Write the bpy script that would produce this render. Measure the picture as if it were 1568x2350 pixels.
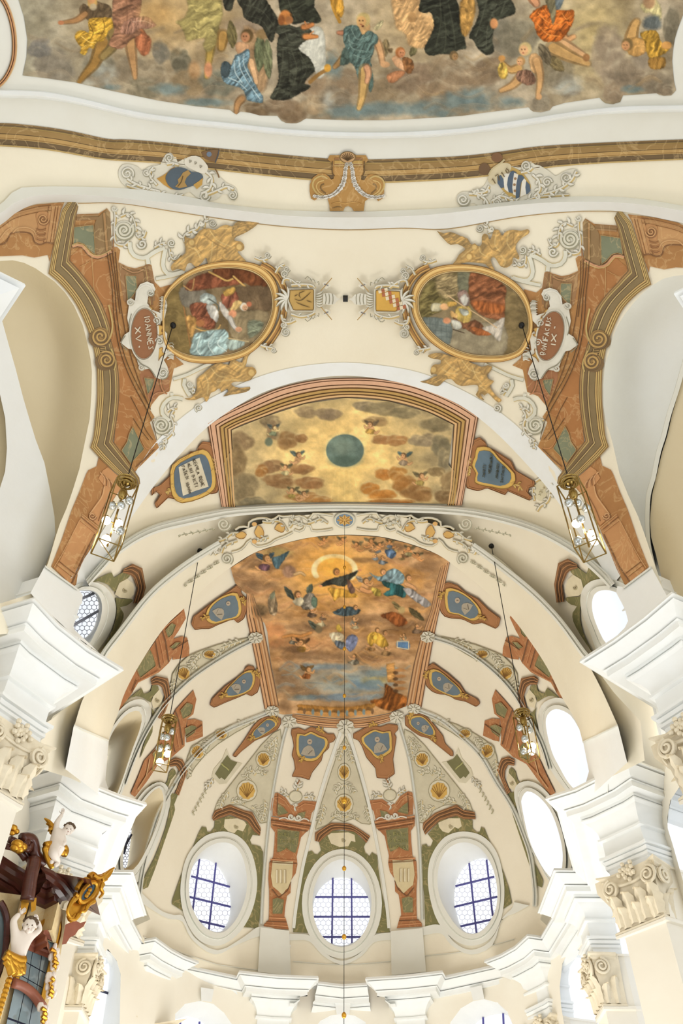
import bpy, bmesh, math, random
import numpy as np
from mathutils import Vector, Matrix
from mathutils.geometry import delaunay_2d_cdt
random.seed(7); np.random.seed(7)
for _o in list(bpy.data.objects): bpy.data.objects.remove(_o)
S = bpy.context.scene; COL = S.collection

# ------------------------------------------------------------------ camera
FPX = 2000.0; CX = 793.0; CY = 1175.0; ZVP = -590.0
TH = math.pi/2 - math.atan2(CY-ZVP, FPX)
CT, ST = math.cos(TH), math.sin(TH)
EYE = 1.6                                   # camera height above the floor
cam = bpy.data.cameras.new('camera'); camo = bpy.data.objects.new('camera', cam); COL.objects.link(camo)
cam.sensor_fit = 'VERTICAL'; cam.sensor_height = 36.0; cam.lens = FPX/2350*36.0
cam.shift_x = (784-CX)/2350.0
camo.location = (0, 0, EYE); camo.rotation_euler = (math.pi/2+TH, 0, 0)
cam.clip_start = 0.05; cam.clip_end = 300
S.camera = camo

# ------------------------------------------------------------------ light
W = bpy.data.worlds.new('world'); S.world = W; W.use_nodes = True
_b = W.node_tree.nodes['Background']; _b.inputs[0].default_value = (0.93, 0.96, 1.0, 1); _b.inputs[1].default_value = 1.35
def area(name, loc, rot, sx, sy, power, col):
    l = bpy.data.lights.new(name, 'AREA'); l.shape = 'RECTANGLE'; l.size = sx; l.size_y = sy; l.energy = power; l.color = col
    o = bpy.data.objects.new(name, l); COL.objects.link(o); o.location = loc; o.rotation_euler = rot; return o
# daylight of the aisle windows (right side of the nave, behind the camera and low)
area('window_daylight_right', (8.5, 6, 5.0), (math.radians(90), math.radians(38), math.radians(90)), 12, 6, 720, (0.95, 0.98, 1.0))
area('window_daylight_left', (-8.5, 6, 5.0), (math.radians(90), math.radians(-38), math.radians(-90)), 12, 6, 190, (1, 0.93, 0.8))
area('window_daylight_rear', (0, -8, 6), (math.radians(125), 0, 0), 12, 8, 230, (0.98, 0.99, 1.0))
area('choir_fill', (0, 17.5, 2.5), (math.radians(180), 0, 0), 6, 8, 820, (1, 0.98, 0.95))  # unseen upward area light, added to brighten the choir vault
for _s in (-1, 1): area('recess_fill', (_s*5.35, 13.1, 10.72), (math.radians(180), 0, 0), .5, 1.8, 26, (1, 0.96, 0.9))  # added fill lights, hidden on the cornice tops, lifting the dark side recesses
S.view_settings.view_transform = 'Standard'; S.view_settings.look = 'None'
S.view_settings.gamma = 1; S.view_settings.use_curve_mapping = False
S.view_settings.exposure = -0.12

# ------------------------------------------------------------------ helpers: colour, noise, materials
def lin(c):
    c = np.asarray(c, float)/255.0
    return np.where(c <= 0.04045, c/12.92, ((c+0.055)/1.055)**2.4)
def _hash(ix, iy, s):
    n = (ix.astype(np.int64)*374761393 + iy.astype(np.int64)*668265263 + s*1442695041) & 0xffffffff
    n = ((n ^ (n >> 13))*1274126177) & 0xffffffff
    n = (n ^ (n >> 16)) & 0xffffff
    return n/float(0xffffff)
def vnoise(x, y, s=0):
    ix = np.floor(x); iy = np.floor(y); fx = x-ix; fy = y-iy
    fx = fx*fx*(3-2*fx); fy = fy*fy*(3-2*fy); ix = ix.astype(np.int64); iy = iy.astype(np.int64)
    a = _hash(ix, iy, s); b = _hash(ix+1, iy, s); c = _hash(ix, iy+1, s); d = _hash(ix+1, iy+1, s)
    return (a*(1-fx)+b*fx)*(1-fy)+(c*(1-fx)+d*fx)*fy
def fbm(x, y, o=4, s=0):
    r = 0; a = 0.5; t = 0
    for k in range(o):
        r = r+a*vnoise(x, y, s+k*17); t += a; a *= 0.5; x = x*2.03+5.1; y = y*2.03+1.7
    return r/t
MATS = {}
def mat(name, col=None, rough=0.85, metal=0.0, noise=0.0, scale=3.0, col2=None, vcol=False, bump=0.0, emit=None, coat=0.0, vein=None, stretch=None, spec=0.3):
    if name in MATS: return MATS[name]
    m = bpy.data.materials.new(name); m.use_nodes = True; nt = m.node_tree; N = nt.nodes; L = nt.links
    bs = N['Principled BSDF']; bs.inputs['Roughness'].default_value = rough; bs.inputs['Metallic'].default_value = metal
    bs.inputs['Specular IOR Level'].default_value = spec
    if coat: bs.inputs['Coat Weight'].default_value = coat
    tc = N.new('ShaderNodeTexCoord'); src = tc.outputs['Object']
    if stretch:
        mp = N.new('ShaderNodeMapping'); mp.inputs['Scale'].default_value = stretch; L.new(src, mp.inputs[0]); src = mp.outputs[0]
    if vcol:
        at = N.new('ShaderNodeVertexColor'); at.layer_name = 'Col'; base = at.outputs[0]
    else:
        rg = N.new('ShaderNodeRGB'); rg.outputs[0].default_value = (*lin(col), 1); base = rg.outputs[0]
    if noise or col2:
        nz = N.new('ShaderNodeTexNoise'); nz.inputs['Scale'].default_value = scale; nz.inputs['Detail'].default_value = 6; nz.inputs['Roughness'].default_value = 0.62
        L.new(src, nz.inputs['Vector'])
        mr = N.new('ShaderNodeMapRange'); mr.inputs[1].default_value = 0.3; mr.inputs[2].default_value = 0.7; L.new(nz.outputs[0], mr.inputs[0])
        mx = N.new('ShaderNodeMix'); mx.data_type = 'RGBA'
        if col2:
            L.new(base, mx.inputs[6]); mx.inputs[7].default_value = (*lin(col2), 1); L.new(mr.outputs[0], mx.inputs[0])
        else:
            hs = N.new('ShaderNodeMix'); hs.data_type = 'RGBA'; hs.blend_type = 'MULTIPLY'; hs.inputs[0].default_value = 1
            L.new(base, hs.inputs[6]); k = 1-noise; hs.inputs[7].default_value = (k, k*0.985, k*0.96, 1)
            L.new(base, mx.inputs[6]); L.new(hs.outputs[2], mx.inputs[7]); L.new(mr.outputs[0], mx.inputs[0])
        base = mx.outputs[2]
    if vein:
        wv = N.new('ShaderNodeTexNoise'); wv.inputs['Scale'].default_value = scale*1.3; wv.inputs['Detail'].default_value = 8; wv.inputs['Distortion'].default_value = 1.6
        L.new(src, wv.inputs['Vector'])
        cr = N.new('ShaderNodeValToRGB'); e = cr.color_ramp.elements; e[0].position = 0.47; e[0].color = (0, 0, 0, 1); e[1].position = 0.53; e[1].color = (0, 0, 0, 1)
        q = e.new(0.5); q.color = (1, 1, 1, 1); L.new(wv.outputs[0], cr.inputs[0])
        ml = N.new('ShaderNodeMath'); ml.operation = 'MULTIPLY'; ml.inputs[1].default_value = 0.26; L.new(cr.outputs[0], ml.inputs[0])
        mx = N.new('ShaderNodeMix'); mx.data_type = 'RGBA'; L.new(base, mx.inputs[6]); mx.inputs[7].default_value = (*lin(vein), 1); L.new(ml.outputs[0], mx.inputs[0]); base = mx.outputs[2]
    L.new(base, bs.inputs['Base Color'])
    if bump:
        n2 = N.new('ShaderNodeTexNoise'); n2.inputs['Scale'].default_value = 14; n2.inputs['Detail'].default_value = 5; L.new(tc.outputs['Object'], n2.inputs['Vector'])
        bp = N.new('ShaderNodeBump'); bp.inputs['Strength'].default_value = bump; bp.inputs['Distance'].default_value = 0.02; L.new(n2.outputs[0], bp.inputs['Height']); L.new(bp.outputs[0], bs.inputs['Normal'])
    if emit:
        bs.inputs['Emission Color'].default_value = (*lin(emit[0]), 1); bs.inputs['Emission Strength'].default_value = emit[1]
    MATS[name] = m; return m
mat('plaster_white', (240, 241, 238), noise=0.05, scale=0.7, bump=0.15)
mat('plaster_trim', (238, 240, 238), noise=0.05, scale=1.5)
mat('plaster_grey', (231, 231, 222), noise=0.05, scale=1.0)
mat('plaster_cream', (242, 234, 214), noise=0.06, scale=0.5, bump=0.15)
mat('plaster_pale', (241, 233, 211), noise=0.05, scale=0.6, bump=0.15)
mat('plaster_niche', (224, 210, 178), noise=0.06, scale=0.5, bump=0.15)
mat('plaster_peach', (240, 234, 219), noise=0.05, scale=0.8)
mat('plaster_band', (229, 228, 218), noise=0.05, scale=0.8)
mat('stone_cream', (236, 225, 200), noise=0.16, scale=4)
mat('paint', vcol=True, noise=0.16, scale=2.6, rough=0.8)
mat('paint_fine', vcol=True, noise=0.08, scale=9, rough=0.85)
mat('marble_paint', vcol=True, noise=0.2, scale=1.5, rough=0.75, vein=(236, 205, 150))
mat('fresco', vcol=True, noise=0.10, scale=5, rough=0.9)
mat('gold', (214, 160, 60), rough=0.32, metal=0.85, noise=0.25, scale=9)
mat('brass', (150, 125, 70), rough=0.25, metal=0.9)
mat('black', (25, 24, 22), rough=0.5)
mat('iron', (58, 60, 80), rough=0.5, metal=0.3)
mat('iron_blue', (86, 84, 150), rough=0.5)
def _glass():
    m = bpy.data.materials.new('window_glass'); m.use_nodes = True; nt = m.node_tree; N = nt.nodes; L = nt.links
    N.remove(N['Principled BSDF']); o = N['Material Output']
    t = N.new('ShaderNodeBsdfTransparent'); t.inputs[0].default_value = (0.97, 0.98, 1, 1); d = N.new('ShaderNodeBsdfTranslucent'); d.inputs[0].default_value = (0.9, 0.93, 0.97, 1)
    g = N.new('ShaderNodeBsdfGlossy'); g.inputs['Roughness'].default_value = 0.1
    a = N.new('ShaderNodeMixShader'); a.inputs[0].default_value = 0.18; L.new(t.outputs[0], a.inputs[1]); L.new(d.outputs[0], a.inputs[2])
    b = N.new('ShaderNodeMixShader'); b.inputs[0].default_value = 0.04; L.new(a.outputs[0], b.inputs[1]); L.new(g.outputs[0], b.inputs[2]); L.new(b.outputs[0], o.inputs[0])
    MATS['window_glass'] = m
_glass()
mat('lead', (150, 152, 165), rough=0.6)
mat('lead_pale', (205, 205, 222), rough=0.6)
mat('floor_stone', (205, 203, 200), noise=0.2, scale=1.0, rough=0.5)

# ------------------------------------------------------------------ helpers: rays and surfaces
def ray(p):
    p = np.asarray(p, float).reshape(-1, 2)
    u = p[:, 0]-CX; v = CY-p[:, 1]
    return np.stack([u, FPX*CT-v*ST, FPX*ST+v*CT], 1)
_AY = [-50, 3, 6, 8, 9, 10, 10.8, 12, 14, 15.3, 16, 20, 60]
_AA = [7.9, 7.8, 7.6, 6.3, 5.7, 5.15, 4.72, 4.8, 4.95, 4.95, 5.0, 5.2, 5.2]
Z0 = 10.0; BB = 6.6; YC = 20.0; AD = 5.0
_WA = [8.6, 8.5, 8.2, 7.6, 7.2, 6.8, 6.5, 6.1, 5.95, 5.9, 5.85, 5.5, 5.3]
def F(p, off, tab=_AA):
    a = np.interp(p[:, 1], _AY, tab)-off
    q = (p[:, 0]/a)**2+(np.maximum(0, p[:, 1]-YC)/(AD-off))**2+(np.maximum(0, p[:, 2]-Z0)/(BB-off))**2
    return np.sqrt(q)-1
def vault(px, off=0.0, tab=_AA):
    """where the view of the photograph meets the inner face of the vault (off metres inside it)"""
    d = ray(px); d = d/np.linalg.norm(d, axis=1)[:, None]
    off = np.broadcast_to(np.asarray(off, float), (len(d),))
    t0 = np.full(len(d), 3.0); t1 = t0.copy(); done = np.zeros(len(d), bool)
    for k in range(150):
        t = 3.0+k*0.22
        out = F(d*t, off, tab) > 0
        new = out & ~done; t1[new] = t; t0[new] = t-0.22; done |= out
        if done.all(): break
    t1[~done] = 36; t0[~done] = 35.9
    for k in range(18):
        m = (t0+t1)/2; o = F(d*m[:, None], off, tab) > 0
        t1 = np.where(o, m, t1); t0 = np.where(o, t0, m)
    return d*t1[:, None]
def wall(px, off=0.0): return vault(px, off, _WA)
def hplane(z):
    return lambda px, off=0.0: (lambda d: d*((z+0*d[:, 2])/d[:, 2])[:, None])(ray(px))
def vplane(p, q):
    """vertical plane through ground points p and q; off pushes it towards the camera side"""
    n = np.array([-(q[1]-p[1]), q[0]-p[0], 0.0]); n /= np.linalg.norm(n)
    c = n[0]*p[0]+n[1]*p[1]
    if c < 0: n, c = -n, -c
    def f(px, off=0.0):
        d = ray(px); den = d@n
        return d*((c-np.asarray(off))/den)[:, None]
    return f
def P(s, sm=0, closed=False):
    """'x,y x,y ...' -> points; sm>0 subdivides with a smooth curve"""
    a = np.array([[float(v) for v in t.split(',')] for t in s.split()]) if isinstance(s, str) else np.asarray(s, float)
    return smooth(a, sm, closed) if sm else a
def smooth(a, n=4, closed=False):
    a = np.asarray(a, float)
    if closed: e = np.vstack([a[-1], a, a[0], a[1]])
    else: e = np.vstack([2*a[0]-a[1], a, 2*a[-1]-a[-2]])
    out = []
    for i in range(1, len(e)-2):
        p0, p1, p2, p3 = e[i-1], e[i], e[i+1], e[i+2]
        for k in range(n):
            t = k/n
            out.append(0.5*((2*p1)+(-p0+p2)*t+(2*p0-5*p1+4*p2-p3)*t*t+(-p0+3*p1-3*p2+p3)*t**3))
    if not closed: out.append(a[-1])
    return np.array(out)
def resamp(a, n):
    a = np.asarray(a, float); s = np.r_[0, np.cumsum(np.linalg.norm(np.diff(a, axis=0), axis=1))]
    t = np.linspace(0, s[-1], n); return np.stack([np.interp(t, s, a[:, k]) for k in range(a.shape[1])], 1)
def MIR(p):
    """the photograph's left half mapped to its (slightly skewed) right half"""
    p = np.asarray(p, float).reshape(-1, 2)
    c = np.interp(p[:, 1], [0, 1300, 1700, 2200], [793, 793, 791, 787])
    k = np.interp(p[:, 1], [460, 745, 950, 1315, 1500, 1830, 2200], [1.006, 1.02, 1.0, 1.03, 1.037, 1.01, 0.98])
    g = np.interp(p[:, 1], [460, 600, 745, 950, 1500, 1830, 2200], [20, 8, 0, -14, -26, -16, -8])
    dx = c-p[:, 0]
    return np.stack([c+dx*k, p[:, 1]+g*np.clip(dx/600, 0, 1.2)], 1)
def inside(pts, poly):
    x, y = pts[:, 0], pts[:, 1]; r = np.zeros(len(pts), bool); n = len(poly)
    for i in range(n):
        x1, y1 = poly[i]; x2, y2 = poly[(i+1) % n]
        if y1 == y2: continue
        c = ((y1 > y) != (y2 > y)) & (x < (x2-x1)*(y-y1)/(y2-y1)+x1); r ^= c
    return r
def polydist(pts, poly, closed=True):
    best = np.full(len(pts), 1e9); near = np.zeros((len(pts), 2)); n = len(poly)
    for i in range(n if closed else n-1):
        a = poly[i]; b = poly[(i+1) % n]; ab = b-a; L2 = ab@ab
        if L2 < 1e-9: continue
        t = np.clip(((pts-a)@ab)/L2, 0, 1); q = a+t[:, None]*ab; d = np.hypot(*(pts-q).T)
        m = d < best; best[m] = d[m]; near[m] = q[m]
    return best, near

# ------------------------------------------------------------------ helpers: objects and meshes
_names = {}
def link(me, name, m, parent=None, sm=False):
    o = bpy.data.objects.new(name, me); COL.objects.link(o)
    if m is not None:
        for q in (m if isinstance(m, (list, tuple)) else [m]): me.materials.append(MATS[q] if isinstance(q, str) else q)
    if parent is not None: o.parent = parent; o.matrix_parent_inverse = Matrix.Translation(-Vector(parent.location))
    me.polygons.foreach_set('use_smooth', [True]*len(me.polygons))
    if not sm and len(me.polygons): me.set_sharp_from_angle(angle=0.55)
    return o
def tag(o, label=None, cat=None, group=None, kind=None):
    if label: o['label'] = label
    if cat: o['category'] = cat
    if group: o['group'] = group
    if kind: o['kind'] = kind
    return o
def thing(name, label, cat, loc=(0, 0, 0), group=None):
    o = bpy.data.objects.new(name, None); COL.objects.link(o); o.empty_display_size = 0.2
    o.location = (loc[0], loc[1], loc[2]+EYE); bpy.context.view_layer.update(); return tag(o, label, cat, group)
class MB:
    """collects faces (in eye coordinates) with a colour per face corner"""
    def __init__(s): s.v = []; s.f = []; s.c = []; s.n = 0; s.hascol = False
    def add(s, v, f, c=None):
        v = np.asarray(v, float); s.v.append(v)
        s.f += [tuple(int(i)+s.n for i in q) for q in f]; s.n += len(v)
        if c is None: cc = np.ones((len(v), 3))*0.8
        else:
            s.hascol = True; cc = np.asarray(c, float)
            if cc.ndim == 1: cc = np.tile(lin(cc), (len(v), 1))
        s.c.append(cc)
    def build(s, name, m, parent=None, sm=False, kind=None, label=None, local=False):
        if not s.v: return None
        v = np.vstack(s.v).copy()
        if not local: v[:, 2] += EYE
        me = bpy.data.meshes.new(name); me.from_pydata(v.tolist(), [], s.f); me.update()
        if s.hascol:
            ca = me.color_attributes.new('Col', 'FLOAT_COLOR', 'POINT')
            cc = np.vstack(s.c)
            if m in ('paint', 'marble_paint', 'paint_fine'): cc = cc*0.88+lin((226, 206, 166))*0.12
            c = np.c_[cc, np.ones(s.n)]; ca.data.foreach_set('color', c.astype(np.float32).ravel())
        o = link(me, name, m, parent, sm)
        if local and parent is not None: o.matrix_parent_inverse = Matrix.Identity(4)
        if kind: o['kind'] = kind
        if label: o['label'] = label
        return o
def tri(outline, holes=(), step=16, pts=None):
    """triangulates a pixel outline with interior points -> (points, triangles, boundary loops)"""
    def dens(l):
        l = np.asarray(l, float); o = []
        for i in range(len(l)):
            a, b = l[i], l[(i+1) % len(l)]; n = max(1, int(math.hypot(*(b-a))/step))
            for k in range(n): o.append(a+(b-a)*k/n)
        return np.array(o)
    loops = [dens(outline)]+[dens(h) for h in holes]
    allp = np.vstack(loops); lo = allp.min(0); hi = allp.max(0)
    gx, gy = np.meshgrid(np.arange(lo[0]+step*.6, hi[0], step), np.arange(lo[1]+step*.6, hi[1], step))
    gx = gx+(np.arange(gx.shape[0]) % 2)[:, None]*step*.5
    g = np.stack([gx.ravel(), gy.ravel()], 1)
    if len(g):
        k = inside(g, loops[0])
        for h in loops[1:]: k &= ~inside(g, h)
        g = g[k]
        if len(g):
            d = np.full(len(g), 1e9)
            for l in loops: d = np.minimum(d, polydist(g, l)[0])
            g = g[d > step*.42]
    verts = [Vector(p) for p in allp]+[Vector(p) for p in g]
    edges = []; b = 0
    for l in loops:
        n = len(l); edges += [(b+i, b+(i+1) % n) for i in range(n)]; b += n
    r = delaunay_2d_cdt(verts, edges, [], 2, 1e-4)
    vv = np.array([tuple(p) for p in r[0]]); tt = r[2]
    # keep only triangles inside
    if len(tt):
        ctr = vv[np.array(tt)].mean(1); k = inside(ctr, loops[0])
        for h in loops[1:]: k &= ~inside(ctr, h)
        tt = [t for t, q in zip(tt, k) if q]
    return vv, tt, loops
def patch(mb, outline, surf=vault, off=0.02, back=None, holes=(), step=16, col=None, colf=None):
    """a sheet of the given outline lying on a surface, off metres proud; back = depth of its edge below the surface"""
    vv, tt, loops = tri(outline, holes, step)
    if len(tt) == 0: return
    p3 = surf(vv, off)
    t = np.array(tt)
    a, b, c = p3[t[:, 0]], p3[t[:, 1]], p3[t[:, 2]]
    nrm = np.cross(b-a, c-a); ctr = (a+b+c)/3
    flip = (nrm*ctr).sum(1) > 0
    t[flip] = t[flip][:, ::-1]
    cc = colf(vv) if colf is not None else col
    mb.add(p3, t.tolist(), cc)
    if back is not None:
        for l in loops:
            n = len(l); f = surf(l, off); g = surf(l, back)
            c2 = colf(l) if colf is not None else col
            if c2 is not None and np.asarray(c2).ndim == 2: c2 = np.vstack([c2, c2])
            mb.add(np.vstack([f, g]), [(i, (i+1) % n, n+(i+1) % n, n+i) for i in range(n)], c2)
def normals2(p, closed=False):
    if closed: d = np.roll(p, -1, 0)-np.roll(p, 1, 0)
    else: d = np.gradient(p, axis=0)
    d /= np.maximum(np.linalg.norm(d, axis=1), 1e-6)[:, None]
    return np.stack([d[:, 1], -d[:, 0]], 1)
def ribbon(mb, path, prof, surf=vault, closed=False, cols=None, step=10, w=1.0, mitre=None):
    """sweeps a profile [(side px, rise m)] along a pixel path; cols: colour per profile segment"""
    path = np.asarray(path, float)
    if mitre is None:
        L = np.linalg.norm(np.diff(path, axis=0), axis=1).sum(); path = resamp(path if not closed else np.vstack([path, path[:1]]), max(3, int(L/step)))
        if closed: path = path[:-1]
    n = len(path); N = normals2(path, closed)
    if mitre is not None:
        for i in range(n):
            if not closed and i in (0, n-1):
                j = 0 if i == 0 else n-2; e = path[j+1]-path[j]; e /= np.linalg.norm(e); N[i] = [e[1], -e[0]]; continue
            a = path[i]-path[i-1]; b = path[(i+1) % n]-path[i]; a /= np.linalg.norm(a); b /= np.linalg.norm(b)
            na = np.array([a[1], -a[0]]); nb = np.array([b[1], -b[0]]); s = na+nb; s /= np.linalg.norm(s); N[i] = s/max(0.35, s@na)
    ww = np.broadcast_to(np.asarray(w, float), (n,))
    rows = []
    for (lat, rise) in prof: rows.append(surf(path+N*(lat*ww)[:, None], rise))
    m = len(rows)
    rng = range(n if closed else n-1)
    if cols is None:
        mb.add(np.vstack(rows), [(j*n+i, j*n+(i+1) % n, (j+1)*n+(i+1) % n, (j+1)*n+i) for j in range(m-1) for i in rng])
    else:
        for j in range(m-1):
            if cols[j] is None: continue
            mb.add(np.vstack([rows[j], rows[j+1]]), [(i, (i+1) % n, n+(i+1) % n, n+i) for i in rng], cols[j])
def bands(widths):
    """[(width px, rise, colour), ...] -> profile and colours for ribbon, centred"""
    t = sum(w for w, _, _ in widths); x = -t/2; pr = []; cs = []
    pr.append((x, -0.03))
    for w_, r, c in widths:
        pr.append((x, r)); cs.append(c); x += w_; pr.append((x, r)); cs.append(c)
    pr.append((x, -0.03)); cs.append(widths[-1][2])
    return pr, cs
def stroke(mb, path, wpx, col, off=0.03, taper=False, surf=vault, closed=False, step=5):
    path = np.asarray(path, float); L = np.linalg.norm(np.diff(path, axis=0), axis=1).sum(); n = max(4, int(L/step))
    if closed: path = resamp(np.vstack([path, path[:1]]), n)[:-1]
    else: path = resamp(path, n)
    w = np.ones(len(path))
    if taper: t = np.linspace(0, 1, len(path)); w = np.clip(np.sin(np.pi*np.clip(t*0.92+0.06, 0, 1))**0.7, 0.12, 1)
    N = normals2(path, closed); n = len(path)
    A = surf(path-N*(wpx/2*w)[:, None], off); B = surf(path+N*(wpx/2*w)[:, None], off); M = surf(path, off+0.012)
    r = range(n if closed else n-1)
    mb.add(np.vstack([A, M, B]), [(i, (i+1) % n, n+(i+1) % n, n+i) for i in r]+[(n+i, n+(i+1) % n, 2*n+(i+1) % n, 2*n+i) for i in r], col)
# solids in eye coordinates
def tube(mb, pts, r, k=8, col=None, closed=False):
    pts = np.asarray(pts, float); n = len(pts); r = np.broadcast_to(np.asarray(r, float), (n,))
    T = np.gradient(pts, axis=0) if not closed else np.roll(pts, -1, 0)-np.roll(pts, 1, 0)
    T /= np.maximum(np.linalg.norm(T, axis=1), 1e-9)[:, None]
    up = np.array([0, 0, 1.0]) if abs(T[0][2]) < 0.9 else np.array([1.0, 0, 0])
    V = []
    u = np.cross(T[0], up); u /= np.linalg.norm(u)
    for i in range(n):
        u = u-T[i]*(u@T[i]); u /= max(np.linalg.norm(u), 1e-9); w = np.cross(T[i], u)
        a = np.arange(k)*2*math.pi/k
        V.append(pts[i]+r[i]*(np.cos(a)[:, None]*u+np.sin(a)[:, None]*w))
    V = np.vstack(V); f = []
    for i in range(n if closed else n-1):
        j = (i+1) % n
        for q in range(k): f.append((i*k+q, i*k+(q+1) % k, j*k+(q+1) % k, j*k+q))
    if not closed: f.append(tuple(range(k))[::-1]); f.append(tuple((n-1)*k+q for q in range(k)))
    mb.add(V, f, col)
def ball(mb, c, r, col=None, k=12, m=8, M=None):
    r = np.broadcast_to(np.asarray(r, float), (3,)); V = [(0, 0, 1)]; 
    for i in range(1, m):
        p = math.pi*i/m
        for j in range(k): q = 2*math.pi*j/k; V.append((math.sin(p)*math.cos(q), math.sin(p)*math.sin(q), math.cos(p)))
    V.append((0, 0, -1)); V = np.array(V)*r
    if M is not None: V = V@np.asarray(M).T
    V = V+np.asarray(c); f = []
    for j in range(k): f.append((0, 1+j, 1+(j+1) % k)); e = 1+(m-2)*k; f.append((len(V)-1, e+(j+1) % k, e+j))
    for i in range(m-2):
        for j in range(k): a = 1+i*k; f.append((a+j, a+k+j, a+k+(j+1) % k, a+(j+1) % k))
    mb.add(V, f, col)
def boxm(mb, c, ex, ey, ez, col=None):
    """box from centre and three half-axis vectors"""
    c, ex, ey, ez = map(lambda q: np.asarray(q, float), (c, ex, ey, ez))
    V = [c+a*ex+b*ey+d*ez for a in (-1, 1) for b in (-1, 1) for d in (-1, 1)]
    mb.add(V, [(0, 1, 3, 2), (4, 6, 7, 5), (0, 4, 5, 1), (2, 3, 7, 6), (0, 2, 6, 4), (1, 5, 7, 3)], col)
def sweepxy(mb, path, prof, side=1, closed=False, col=None):
    """sweeps a vertical profile [(inset, z)] along a ground path with mitred corners"""
    path = np.asarray(path, float); n = len(path); N = []
    for i in range(n):
        if closed or 0 < i < n-1: a = path[i]-path[i-1]; b = path[(i+1) % n]-path[i]
        elif i == 0: a = b = path[1]-path[0]
        else: a = b = path[-1]-path[-2]
        a = a/np.linalg.norm(a); b = b/np.linalg.norm(b)
        na = np.array([-a[1], a[0]])*side; nb = np.array([-b[1], b[0]])*side; s = na+nb; s /= max(np.linalg.norm(s), 1e-6); N.append(s/max(0.3, s@na))
    N = np.array(N); V = []
    for d, z in prof: V.append(np.c_[path+N*d, np.full(n, z)])
    m = len(prof); r = range(n if closed else n-1)
    mb.add(np.vstack(V), [(j*n+i, j*n+(i+1) % n, (j+1)*n+(i+1) % n, (j+1)*n+i) for j in range(m-1) for i in r], col)
def cof(px, z):
    return hplane(z)(np.asarray(px, float).reshape(-1, 2))[:, :2]
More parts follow.
